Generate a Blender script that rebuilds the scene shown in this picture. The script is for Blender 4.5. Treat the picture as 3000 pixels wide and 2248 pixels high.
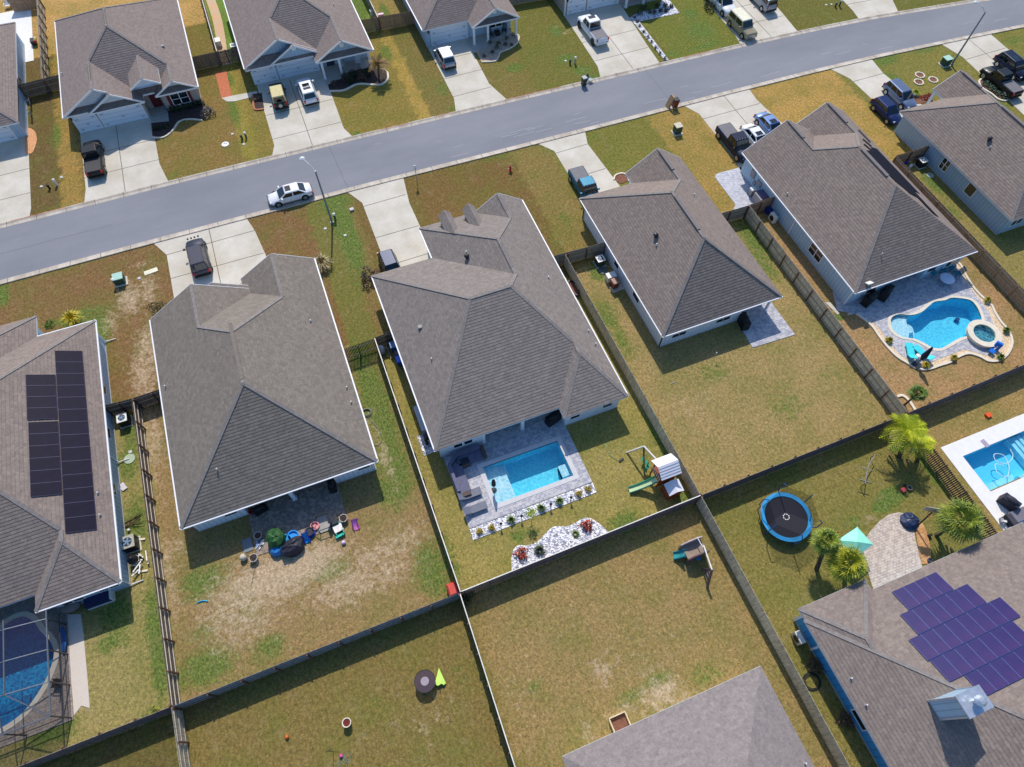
import bpy, math, random
import numpy as np
from mathutils import Vector, Matrix
from mathutils.geometry import tessellate_polygon
random.seed(7); rng = np.random.default_rng(5)
PI = math.pi
for o in list(bpy.data.objects): bpy.data.objects.remove(o)
S = bpy.context.scene; COL = S.collection
# ---------------------------------------------------------------- camera
CAMZ = 54.0; FPX = 1924.0
def _rot(yaw, pit, rol):
    return (Matrix.Rotation(yaw, 3, 'Z') @ Matrix.Rotation(pit, 3, 'X') @ Matrix.Rotation(rol, 3, 'Z'))
CM = _rot(math.radians(-22.05), math.radians(29.5), math.radians(.82))
cd = bpy.data.cameras.new('camera'); cam = bpy.data.objects.new('camera', cd); COL.objects.link(cam)
cam.matrix_world = Matrix.Translation((0, 0, CAMZ)) @ CM.to_4x4()
cd.sensor_width = 36; cd.lens = FPX/3000*36; cd.clip_start = 1; cd.clip_end = 2000
S.camera = cam
# ---------------------------------------------------------------- light
EL = math.radians(47); AZ = math.radians(75.5)
sd = Vector((math.cos(EL)*math.cos(AZ), math.cos(EL)*math.sin(AZ), math.sin(EL)))
W = bpy.data.worlds.new('World'); S.world = W; W.use_nodes = True
nt = W.node_tree; nt.nodes.clear()
sky = nt.nodes.new('ShaderNodeTexSky'); sky.sky_type = 'NISHITA'; sky.sun_disc = False
sky.sun_elevation = EL; sky.sun_rotation = PI/2 - AZ
bg = nt.nodes.new('ShaderNodeBackground'); bg.inputs[1].default_value = .15
wo = nt.nodes.new('ShaderNodeOutputWorld')
hs = nt.nodes.new('ShaderNodeHueSaturation'); hs.inputs['Saturation'].default_value = 1.3
nt.links.new(sky.outputs[0], hs.inputs['Color']); nt.links.new(hs.outputs[0], bg.inputs[0]); nt.links.new(bg.outputs[0], wo.inputs[0])
ld = bpy.data.lights.new('sun', 'SUN'); ld.energy = 3.75; ld.angle = math.radians(.5); ld.color = (1, .935, .83)
sun = bpy.data.objects.new('sun', ld); COL.objects.link(sun)
sun.rotation_euler = (-sd).to_track_quat('-Z', 'Y').to_euler(); sun.location = (0, 0, 80)
S.view_settings.view_transform = 'Standard'; S.view_settings.look = 'None'
S.view_settings.exposure = 0; S.view_settings.gamma = 1
S.render.engine = 'CYCLES'; S.render.resolution_x = 1024; S.render.resolution_y = 767
S.cycles.max_bounces = 6; S.cycles.transparent_max_bounces = 12; S.cycles.use_denoising = True
# ---------------------------------------------------------------- measured points
TX = [0, 700, 1400, 2200]; TY = [0, 550, 1100, 1648]
def ray(u, v): return CM @ Vector(((u-1500)/FPX, -(v-1124)/FPX, -1))
def G(u, v, z=0.):
    d = ray(u, v); t = (z-CAMZ)/d.z
    return Vector((d.x*t, d.y*t, z))
def T(rc, x, y, z=0.):
    r, c = divmod(rc, 10)
    return G(TX[c-1]+x*800/2211, TY[r-1]+y*800/2211, z)
def TL(rc, *p, z=0.): return [tuple(T(rc, x, y, z)[:2]) for x, y in p]
# ---------------------------------------------------------------- materials
def lin(c):
    c /= 255.
    return c/12.92 if c <= .04045 else ((c+.055)/1.055)**2.4
def C(r, g, b, k=1.): return (min(1, lin(r)*k), min(1, lin(g)*k), min(1, lin(b)*k))
MATS = {}
class NT:
    def __init__(s, name):
        s.m = bpy.data.materials.new(name); s.m.use_nodes = True; s.t = s.m.node_tree
        s.b = s.t.nodes['Principled BSDF']; s.o = s.t.nodes['Material Output']
        s.tc = s.t.nodes.new('ShaderNodeTexCoord')
    def n(s, typ, **kw):
        q = s.t.nodes.new(typ)
        for k, v in kw.items(): setattr(q, k, v)
        return q
    def l(s, a, b): s.t.links.new(a, b)
    def noise(s, scale, detail=3, rough=.55, vec=None, sc3=None):
        q = s.n('ShaderNodeTexNoise'); q.inputs['Scale'].default_value = scale
        q.inputs['Detail'].default_value = detail; q.inputs['Roughness'].default_value = rough
        v = vec or s.tc.outputs['Object']
        if sc3:
            mp = s.n('ShaderNodeMapping'); mp.inputs['Scale'].default_value = sc3; s.l(v, mp.inputs[0]); v = mp.outputs[0]
        s.l(v, q.inputs['Vector']); return q.outputs['Fac']
    def math(s, op, a, b=0., c=0., clamp=False):
        q = s.n('ShaderNodeMath', operation=op); q.use_clamp = clamp
        for i, v in enumerate((a, b, c)):
            if isinstance(v, (int, float)): q.inputs[i].default_value = v
            else: s.l(v, q.inputs[i])
        return q.outputs[0]
    def ramp(s, f, a, b, lo=0., hi=1.):
        q = s.n('ShaderNodeMapRange'); q.clamp = True
        s.l(f, q.inputs[0])
        for i, v in zip((1, 2, 3, 4), (a, b, lo, hi)): q.inputs[i].default_value = v
        return q.outputs[0]
    def mix(s, f, a, b, mode='MIX'):
        q = s.n('ShaderNodeMix', data_type='RGBA', blend_type=mode)
        for i, v in ((0, f), (6, a), (7, b)):
            if isinstance(v, (int, float)): q.inputs[i].default_value = v
            elif isinstance(v, tuple): q.inputs[i].default_value = (*v[:3], 1)
            else: s.l(v, q.inputs[i])
        return q.outputs[2]
    def bump(s, h, strength, dist=.02):
        q = s.n('ShaderNodeBump'); q.inputs['Strength'].default_value = strength; q.inputs['Distance'].default_value = dist
        s.l(h, q.inputs['Height']); s.l(q.outputs[0], s.b.inputs['Normal'])
    def col(s, c): s.l(c, s.b.inputs['Base Color'])
def M(name, col, rough=.7, metal=0, var=.12, sc=3., bump=0., bsc=30, spec=.5, coat=0, alpha=1, c2=None, sc3=None):
    if name in MATS: return MATS[name]
    q = NT(name); q.b.inputs['Roughness'].default_value = rough; q.b.inputs['Metallic'].default_value = metal
    q.b.inputs['Specular IOR Level'].default_value = spec; q.b.inputs['Coat Weight'].default_value = coat
    f = q.noise(sc, 4, .6, sc3=sc3)
    a = tuple(x*(1-var) for x in col); b = tuple(min(1, x*(1+var)) for x in (c2 or col))
    q.col(q.mix(q.ramp(f, .32, .68), a, b))
    if bump: q.bump(q.noise(bsc, 4, .6), bump)
    if alpha < 1: q.b.inputs['Alpha'].default_value = alpha
    MATS[name] = q.m; return q.m
# ---------------------------------------------------------------- meshes
WL = {}
class MB:
    def __init__(s): s.v = []; s.f = []; s.uv = {}
    def add(s, vs, fs):
        n = len(s.v); s.v += [tuple(v) for v in vs]; s.f += [tuple(n+i for i in f) for f in fs]; return s
    def poly(s, vs, uv=None):
        n = len(s.v); s.v += [tuple(v) for v in vs]
        if uv: s.uv[len(s.f)] = uv
        s.f.append(tuple(range(n, n+len(vs)))); return s
    def box(s, x0, x1, y0, y1, z0, z1):
        x0, x1 = sorted((x0, x1)); y0, y1 = sorted((y0, y1)); z0, z1 = sorted((z0, z1))
        return s.add([(x0,y0,z0),(x1,y0,z0),(x1,y1,z0),(x0,y1,z0),(x0,y0,z1),(x1,y0,z1),(x1,y1,z1),(x0,y1,z1)],
                     [(3,2,1,0),(4,5,6,7),(0,1,5,4),(1,2,6,5),(2,3,7,6),(3,0,4,7)])
    def obox(s, c, size, rz=0, ry=0, rx=0, taper=1.):
        m = Matrix.Translation(c) @ Matrix.Rotation(rz, 4, 'Z') @ Matrix.Rotation(ry, 4, 'Y') @ Matrix.Rotation(rx, 4, 'X')
        a, b, h = size[0]/2, size[1]/2, size[2]/2; vs = []
        for z, k in ((-h, 1), (h, taper)):
            for x, y in ((-a,-b),(a,-b),(a,b),(-a,b)): vs.append(m @ Vector((x*k, y*k, z)))
        return s.add(vs, [(3,2,1,0),(4,5,6,7),(0,1,5,4),(1,2,6,5),(2,3,7,6),(3,0,4,7)])
    def bar(s, a, b, w, h=None):
        a, b = Vector(a), Vector(b); d = (b-a)
        if d.length < 1e-5: return s
        d.normalize(); up = Vector((0, 0, 1)) if abs(d.z) < .95 else Vector((1, 0, 0))
        x = d.cross(up).normalized(); y = x.cross(d).normalized(); h = h or w; vs = []
        for p in (a, b):
            for i, j in ((-1,-1),(1,-1),(1,1),(-1,1)): vs.append(p + x*(w/2*i) + y*(h/2*j))
        return s.add(vs, [(0,1,2,3),(7,6,5,4),(0,4,5,1),(1,5,6,2),(2,6,7,3),(3,7,4,0)])
    def cyl(s, a, b, r0, r1=None, n=12, caps=True):
        a, b = Vector(a), Vector(b); d = (b-a).normalized(); up = Vector((0, 0, 1)) if abs(d.z) < .95 else Vector((1, 0, 0))
        x = d.cross(up).normalized(); y = x.cross(d).normalized(); r1 = r0 if r1 is None else r1; vs = []
        for p, r in ((a, r0), (b, r1)):
            for i in range(n):
                t = 2*PI*i/n; vs.append(p + x*(r*math.cos(t)) + y*(r*math.sin(t)))
        fs = [(i, (i+1) % n, n+(i+1) % n, n+i) for i in range(n)]
        if caps: fs += [tuple(range(n))[::-1], tuple(range(n, 2*n))]
        return s.add(vs, fs)
    def tube(s, pts, r, n=8):
        for a, b in zip(pts[:-1], pts[1:]): s.cyl(a, b, r, r, n)
        return s
    def lathe(s, c, prof, n=20, sx=1, sy=1, caps=True):
        vs = []
        for r, z in prof:
            for i in range(n):
                t = 2*PI*i/n; vs.append((c[0]+r*sx*math.cos(t), c[1]+r*sy*math.sin(t), c[2]+z))
        k = len(prof)
        fs = [(j*n+i, j*n+(i+1) % n, (j+1)*n+(i+1) % n, (j+1)*n+i) for j in range(k-1) for i in range(n)]
        if caps: fs += [tuple(range(n))[::-1], tuple(range((k-1)*n, k*n))]
        return s.add(vs, fs)
    def ball(s, c, r, n=12, sx=1, sy=1, sz=1):
        return s.lathe(c, [(max(.001, r*math.sin(PI*i/8)), -r*sz*math.cos(PI*i/8)) for i in range(9)], n, sx, sy)
    def prism(s, pts, z0, z1):
        """closed outline lifted from z0 to z1"""
        tri = tessellate_polygon([[Vector((x, y, 0)) for x, y in pts]]); n = len(pts)
        area = sum(pts[i][0]*pts[(i+1) % n][1]-pts[(i+1) % n][0]*pts[i][1] for i in range(n))
        if area < 0: pts = pts[::-1]; tri = tessellate_polygon([[Vector((x, y, 0)) for x, y in pts]])
        vs = [(x, y, z1) for x, y in pts] + [(x, y, z0) for x, y in pts]; fs = []
        for t in tri:
            a, b, c = (Vector(vs[i]) for i in t)
            fs.append(tuple(t) if (b-a).cross(c-a).z > 0 else tuple(t)[::-1])
        fs += [(n+i, n+(i+1) % n, (i+1) % n, i) for i in range(n)]
        return s.add(vs, fs)
    def sheet(s, outer, holes, z, z0=None):
        """flat sheet with holes, skirts down to z0"""
        loops = [outer]+holes; allp = [p for l in loops for p in l]
        tri = tessellate_polygon([[Vector((x, y, 0)) for x, y in l] for l in loops])
        vs = [(x, y, z) for x, y in allp]; fs = []
        for t in tri:
            a, b, c = (Vector(vs[i]) for i in t)
            fs.append(tuple(t) if (b-a).cross(c-a).z > 0 else tuple(t)[::-1])
        s.add(vs, fs)
        if z0 is not None:
            for l in loops:
                n = len(l); s.add([(x, y, z) for x, y in l]+[(x, y, z0) for x, y in l], [(i, (i+1) % n, n+(i+1) % n, n+i) for i in range(n)])
        return s
    def build(s, name, mat, parent=None, loc=None, smooth=False, label=None, wl=None):
        off = Vector(wl) if wl is not None else (WL[parent.name] if parent is not None else (Vector(loc) if loc is not None else Vector((0,0,0))))
        me = bpy.data.meshes.new(name)
        me.from_pydata([(v[0]-off.x, v[1]-off.y, v[2]-off.z) for v in s.v], [], s.f); me.update()
        if s.uv:
            uvl = me.uv_layers.new(name='UVMap')
            for p in me.polygons:
                if p.index in s.uv:
                    for li, uv in zip(p.loop_indices, s.uv[p.index]): uvl.data[li].uv = uv
        if smooth:
            for p in me.polygons: p.use_smooth = True
        me.materials.append(mat)
        o = bpy.data.objects.new(name, me); COL.objects.link(o)
        if parent is not None: o.parent = parent
        elif loc is not None: o.location = loc
        WL[o.name] = off
        if label: o['label'] = label
        return o
def tag(o, label=None, cat=None, group=None, kind=None):
    for k, v in (('label', label), ('category', cat), ('group', group), ('kind', kind)):
        if v: o[k] = v
    return o
def thing(name, label, cat, loc=(0, 0, 0), group=None):
    o = bpy.data.objects.new(name, None); COL.objects.link(o); o.location = loc; o.empty_display_size = .3
    WL[o.name] = Vector(loc); return tag(o, label, cat, group)
def single(mb, name, mat, label, cat, loc=(0, 0, 0), group=None, smooth=False):
    return tag(mb.build(name, mat, None, loc, smooth), label, cat, group)
def dup(o, loc, rz=0, label=None, group=None, scale=None):
    r = o.copy(); COL.objects.link(r); r.location = loc; r.rotation_euler = (0, 0, rz)
    if scale: r.scale = (scale, scale, scale)
    if label: r['label'] = label
    if group: r['group'] = group
    for ch in list(o.children):
        c = ch.copy(); COL.objects.link(c); c.parent = r
        for g in list(ch.children):
            d = g.copy(); COL.objects.link(d); d.parent = c
    return r
def put(o, loc, rz=0, scale=None):
    o.location = loc; o.rotation_euler = (0, 0, rz)
    if scale: o.scale = (scale, scale, scale)
    return o
# ================================================================ SETTING
def inpoly(X, Y, poly):
    ins = np.zeros(X.shape, bool); n = len(poly)
    for i in range(n):
        x1, y1 = poly[i]; x2, y2 = poly[(i+1) % n]
        if y1 == y2: continue
        c = ((Y < y1) != (Y < y2)) & (X < (x2-x1)*(Y-y1)/(y2-y1)+x1); ins ^= c
    return ins
def smooth_loop(pts, k=4):
    n = len(pts); out = []
    for i in range(n):
        p0, p1, p2, p3 = (np.array(pts[(i+j) % n]) for j in (-1, 0, 1, 2))
        for q in range(k):
            t = q/k
            out.append(tuple(.5*((2*p1)+(-p0+p2)*t+(2*p0-5*p1+4*p2-p3)*t*t+(-p0+3*p1-3*p2+p3)*t**3)))
    return out
def smooth_line(pts, k=4):
    P = [pts[0]]+list(pts)+[pts[-1]]; out = []
    for i in range(1, len(P)-2):
        p0, p1, p2, p3 = (np.array(P[i+j]) for j in (-1, 0, 1, 2))
        for q in range(k):
            t = q/k; out.append(tuple(.5*((2*p1)+(-p0+p2)*t+(2*p0-5*p1+4*p2-p3)*t*t+(-p0+3*p1-3*p2+p3)*t**3)))
    return out+[tuple(pts[-1])]
LO = np.array([(-90, 57.9), (-35, 58.0), (-18, 58.1), (5, 58.05), (20, 57.8), (35, 57.6), (52, 57.5), (65, 57.25), (75, 56.9), (85, 56.25), (98, 55.3), (130, 52.3)])
UP = np.array([(-90, 66.8), (-30, 66.9), (-15, 67.), (5, 66.85), (20, 66.65), (35, 66.35), (50, 66.15), (60, 65.95), (70, 65.55), (80, 64.9), (95, 63.2), (130, 58.5)])
ylo = lambda x: float(np.interp(x, LO[:, 0], LO[:, 1])); yup = lambda x: float(np.interp(x, UP[:, 0], UP[:, 1]))
# pools (world outlines)
POOL3 = [(5.98, 17.75), (13.1, 17.75), (13.1, 21.3), (5.98, 21.3)]
P5 = TL(24, (1110,1075),(1125,1150),(1165,1205),(1230,1240),(1310,1250),(1390,1285),(1455,1320),(1530,1325),(1600,1290),(1680,1245),(1755,1225),(1800,1190),(1850,1130),(1880,1080),(1860,1010),(1830,950),(1780,905),(1700,890),(1610,885),(1560,905),(1470,915),(1420,955),(1360,1005),(1290,1025),(1200,1015),(1140,1035), z=-.02)
POOL5 = smooth_loop(TL(24, (1125,1085),(1135,1145),(1180,1195),(1240,1222),(1320,1232),(1400,1268),(1460,1302),(1530,1308),(1590,1278),(1670,1230),(1740,1208),(1752,1180),(1800,1120),(1858,1080),(1842,1015),(1812,960),(1770,920),(1700,905),(1615,900),(1565,920),(1480,932),(1430,970),(1370,1018),(1290,1040),(1200,1032),(1145,1050), z=-.1), 3)
POOLR = [(46.3, 3.3), (50.0, 3.3), (50.0, 1.1), (60.2, 1.1), (60.2, 6.85), (46.3, 6.85)]
POOL1 = smooth_loop([(-33.9, 14.9), (-32.2, 15.3), (-31.0, 16.3), (-30.1, 17.6), (-29.7, 18.9), (-30.0, 20.0), (-30.6, 20.9), (-31.1, 21.9), (-31.9, 22.6), (-33.0, 22.5), (-33.9, 21.8), (-35.0, 21.3), (-37.0, 21.0), (-38.0, 19), (-37.0, 16.5), (-35.5, 15.2)], 3)
POOLZ = [(-45, 97.6), (-30.9, 97.6), (-30.9, 101.4), (-31.3, 101.8), (-45, 101.8)]
POOLS = [POOL3, POOL5, POOLR, POOL1, POOLZ]
def grow(poly, d):
    c = np.mean(np.array(poly), 0); return [tuple(np.array(p)+(np.array(p)-c)/np.linalg.norm(np.array(p)-c)*d) for p in poly]
# ---- ground material: tint and wear come from the lawn itself
q = NT('lawn')
at = q.n('ShaderNodeAttribute', attribute_name='tint'); mk = q.n('ShaderNodeAttribute', attribute_name='wear')
sx = q.n('ShaderNodeSeparateColor'); q.l(mk.outputs['Color'], sx.inputs[0])
n1 = q.noise(.28, 5, .6); n2 = q.noise(1.7, 4, .65, sc3=(1, 1.3, 1)); n3 = q.noise(4.2, 4, .75, sc3=(1.5, 1, 1)); n4 = q.noise(1.7, 6, .8); n5 = q.noise(5.5, 3, .8, sc3=(.7, 2.0, 1))
c = q.mix(q.ramp(n3, .3, .7), q.mix(1., at.outputs['Color'], (.66, .66, .62), 'MULTIPLY'), q.mix(1., at.outputs['Color'], (1.38, 1.38, 1.32), 'MULTIPLY'))
c = q.mix(1., c, q.mix(q.ramp(n5, .3, .7), (.68, .70, .70), (1.42, 1.38, 1.4)), 'MULTIPLY')
c = q.mix(q.ramp(n1, .42, .64, 0, .42), c, C(104, 116, 26, .9))
c = q.mix(q.ramp(n2, .5, .72, 0, .45), c, q.mix(1., at.outputs['Color'], (1.5, 1.22, 1.15), 'MULTIPLY'))
gf = q.ramp(q.math('ADD', q.math('MULTIPLY', sx.outputs[1], 1.0), q.math('MULTIPLY', q.math('SUBTRACT', n4, .5), 1.5)), .30, .62)
gcol = q.mix(q.ramp(n3, .35, .68), C(62, 88, 22, .85), C(126, 146, 44, 1.0))
c = q.mix(q.math('MULTIPLY', gf, q.ramp(n5, .2, .55, .55, .95)), c, gcol)
sf = q.ramp(q.math('ADD', q.math('MULTIPLY', sx.outputs[0], .9), q.math('MULTIPLY', q.math('SUBTRACT', n4, .5), 2.6)), .34, .86)
scol = q.mix(q.ramp(n5, .3, .7), C(150, 124, 92), C(218, 186, 152))
c = q.mix(q.math('MULTIPLY', sf, q.ramp(n3, .25, .6, .45, 1.)), c, scol)
n6 = q.noise(3.4, 6, .85, sc3=(1.2, .8, 1)); c = q.mix(1., c, q.mix(q.ramp(n6, .36, .64), (.66, .66, .68), (1.42, 1.40, 1.38)), 'MULTIPLY')
c = q.mix(q.ramp(q.noise(.9, 6, .75), .54, .72, 0, .5), c, C(158, 136, 92))
hs = q.n('ShaderNodeHueSaturation'); hs.inputs['Saturation'].default_value = .85; hs.inputs['Value'].default_value = 1.0; hs.inputs['Hue'].default_value = .508; q.l(c, hs.inputs['Color']); c = hs.outputs[0]
q.col(c); q.b.inputs['Roughness'].default_value = .95; q.b.inputs['Specular IOR Level'].default_value = .1
q.bump(n3, .9, .07); LAWN = q.m
# ---- lawn lots: (x0,x1,y0,y1,colour)
LOTS = [(-200, -21.2, -60, 11.6, (100,84,34)), (-21.2, .6, -60, 11.6, (122,100,40)), (.6, 21.9, -60, 11.6, (142,114,58)), (21.9, 42.8, -60, 11.6, (124,110,42)), (42.8, 200, -60, 11.6, (150,118,56)),
 (-200, -21.2, 11.6, 38.2, (144,128,66)), (-21.2, .6, 11.6, 38.2, (140,110,62)), (.6, 21.9, 11.6, 39, (146,128,54)), (21.9, 43, 11.6, 39.6, (148,122,66)), (43, 62.8, 11.6, 39, (156,116,68)), (62.8, 200, 11.6, 39.4, (132,116,52)),
 (-200, -15.5, 38.2, 58.5, (122,86,42)), (-15.5, -1.8, 38, 58.5, (120,84,40)), (-1.8, 1, 36, 58.5, (112,104,40)), (1, 3.4, 36.5, 58.5, (122,96,44)), (3.4, 22.5, 38, 58.5, (114,84,32)), (22.5, 27, 39, 58.5, (128,104,42)), (27, 40.5, 39, 58.5, (116,108,30)), (40.5, 46.5, 38.8, 58.5, (152,118,34)), (46.5, 67.4, 39, 58.5, (166,124,34)), (67.4, 200, 39, 58.5, (122,112,36)),
 (-200, -26.8, 66, 200, (104,80,36)), (-26.8, -24.6, 66, 200, (152,112,26)), (-24.6, -6.6, 66, 86, (128,98,34)), (-24.6, -6.3, 86, 96, (118,100,34)), (-35, -6.3, 96, 200, (178,132,52)), (-6.6, -4.9, 66, 86, (140,120,20)), (-4.9, 14.4, 66, 86, (130,108,26)), (14.4, 16.0, 66, 86, (160,124,22)), (-6.3, -3, 86, 200, (104,134,16)), (16.0, 30, 66, 86, (118,100,38)), (30, 49, 66, 90, (108,102,30)), (49, 62, 66, 90, (110,112,24)), (62, 200, 58, 90, (104,98,30)), (12, 15, 86, 200, (120,146,22)), (15, 20, 86, 200, (142,116,48))]
def blob(rc, x, y, rx, ry, a, z=0): p = T(rc, x, y); return (p.x, p.y, rx, ry, a)
GREEN = [blob(12,800,130,2.2,.9,1), blob(22,860,330,1.0,6.5,1.1), blob(22,780,120,1.6,1.4,1), blob(22,930,700,.9,3,.5), blob(22,1020,1480,1.4,4,.75), blob(32,1120,250,1.3,6,.95), blob(32,1250,700,1.5,4.5,.8), blob(32,1240,930,1.5,2,.75), blob(42,1560,60,1.5,2.5,.8), blob(42,720,60,2.0,1.2,.7), blob(42,250,680,1.4,1,.7), blob(42,60,340,1,2,.6), blob(41,1650,160,2.2,1.6,.75),blob(41,1650,560,1.3,1,.6), blob(41,1660,850,2.4,1.6,.8), blob(41,1260,520,.7,3.5,.95), blob(41,1290,860,.6,2.5,.9), blob(41,950,420,1.4,1.6,.8), blob(41,900,650,1.6,.9,.7), blob(41,420,1360,1.8,1,.8), blob(41,1220,1230,.8,.5,.7),
 blob(31,1060,420,.9,1.6,.8), blob(31,1030,720,1.0,2,.7), blob(31,1110,1180,1.2,2.5,.7), blob(31,1060,560,.8,1.2,.7), blob(32,1900,1000+200,0.1,.1,0), blob(32,1700,1500,1,3,.6), blob(33,1480,500,.7,3,.95), blob(33,1560,760,.5,2.5,.7), blob(33,1650,980,1,1,.7), blob(33,1180,1190,1.6,1,.8), blob(33,780,560,2,1.2,.4), blob(33,430,1280,1,.6,.6), blob(33,330,1300,.8,.8,.7), blob(23,960,690,.7,1.3,.9), blob(23,1050,1050,1.1,2.5,.7), blob(23,1160,1230,1,3,.6), blob(23,640,470,1,2,.5), blob(23,1900,1500,2.5,1.6,.55), blob(24,20,420,.9,3,.9), blob(24,100,600,.9,3.5,.7), blob(24,640,1520,2,1.5,.45), blob(34,300,250,3,1.8,.5), blob(24,710,1050,.6,.4,1),
 blob(34,1140,980,1.3,.7,1.1), blob(34,1060,1060,.9,.6,1), blob(34,1440,760,.5,2.5,.8), blob(34,830,1200,1,.6,.6), blob(34,1520,1350,1,1,.5), blob(34,1180,600,.6,.8,.8), blob(43,1450,960,1.4,.6,.8), blob(43,1850,900,2,1,.55), blob(43,1230,1100,2,.7,.6), blob(43,460,1000,.6,.4,.7), blob(42,1700,1520,.6,.4,.5), blob(42,1120,1100,.4,.3,.5), blob(42,1780,900,.8,2.2,.4),
 blob(21,660,1040,3,1.1,.7), blob(21,800,1150,1.2,2.2,.95), blob(21,400,1105,.6,.5,.9), blob(21,20,860,.7,1.8,.9), blob(21,90,770,3,.4,.5),blob(11,460,1090,.7,3,.7), blob(11,1890,900,.6,3.5,.8), blob(11,1860,640,.5,1.5,.9), blob(11,1400,1420,1.2,.7,.6), blob(12,1180,640,.8,1.5,.6), blob(12,1190,420,1,2,.7), blob(12,1650,720,1.1,2,.6), blob(12,950,1080,.5,.3,1), blob(12,1750,870,1,.6,.6), blob(13,300,550,1.1,.9,.9), blob(13,630,250,.8,1.2,1), blob(13,720,470,1.3,.8,1), blob(13,850,570,1.3,.8,.9), blob(13,950,620,1.6,.5,.9), blob(13,1720,110,.9,.9,1.2), blob(13,1800,250,2.4,2.6,.75), blob(13,1560,440,1.6,.7,.7), blob(13,1850,370,2.5,.7,.8), blob(13,130,1280,4,.5,.6), blob(13,560,1210,1,1,.5), blob(13,900,1130,3,.8,.5), blob(13,1050,1330,1,1,.5), blob(23,700,250,.8,2,.5), blob(14,1080,490,2.4,1,.9), blob(14,1010,570,.9,2.6,.8), blob(14,1160,640,.9,1.6,.7), blob(14,1420,400,2.2,.7,.7), blob(14,1900,480,1,2,.4), blob(14,2120,330,3,1,.6), blob(14,1460,1480,.6,2.2,.9), blob(24,1630,190,.6,1.6,.6), blob(24,1850,560,1.2,1.6,.6), blob(14,2060,860,.5,.8,.8), blob(12,950,60,1.2,3,1.2), blob(12,1180,100,.6,2,1)]
SAND = [blob(21,1050,900,1.3,2.2,1.0), blob(21,1200,820,1.0,2.2,.9), blob(21,1130,620,.9,.5,.8), blob(21,900,1090,.8,1.6,.8), blob(21,1200,1330,1.3,3.5,.95), blob(21,1160,1520,1.3,3,1), blob(31,1230,500,1,4,.95), blob(31,1290,900,.6,3,.55), blob(31,1360,1560,.8,3,.8), blob(31,1420,1400,1,1,.7), blob(32,1180,650,.5,3,.9), blob(32,1110,480,.5,2,.7), blob(32,500,1540,3.4,1.7,1.35), blob(42,300,120,4.5,1.8,1.35), blob(42,400,60,3.5,1.5,1.2), blob(42,900,180,3.5,1.6,.95), blob(42,1200,80,2.5,1.5,.8), blob(41,2000,250,3.5,2.6,1.0), blob(41,1800,430,2.2,2,.8), blob(32,1300,1350,2.5,1.4,.8), blob(32,1120,1450,3,1.2,.85), blob(42,60,450,3,2,.85), blob(42,200,480,2.5,1.2,.6), blob(41,1900,620,2.2,1.4,.7), blob(41,1400,260,.6,2.5,.8), blob(43,1480,1050,1.7,1.1,1.05), blob(43,1000,880,.9,1.3,.75), blob(43,1130,780,.4,.5,.7), blob(43,1550,1150,2.5,.5,.8), blob(43,870,1360,.5,1.2,.7), blob(43,1200,1180,2,.7,.7), blob(43,1400,870,1.3,.5,.7), blob(43,300,1000,2,4,.38), blob(43,800,400,5,3,.3), blob(43,1400,650,6,3,.33), blob(42,1500,1250,3.5,2,.4), blob(34,960,150,1.6,.9,.5), blob(34,560,750,1.6,1,.3), blob(24,500,1250,1.6,1.5,.45), blob(33,1700,250,3,2,.42), blob(24,1200,1500,3,2,.35), blob(13,640,220,1.0,.3,.7), blob(13,720,260,.9,.3,.9), blob(23,750,150,1,2.5,.35), blob(34,960,1170,.9,.3,.8), blob(41,640,1180,.9,.6,.7)]
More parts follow.
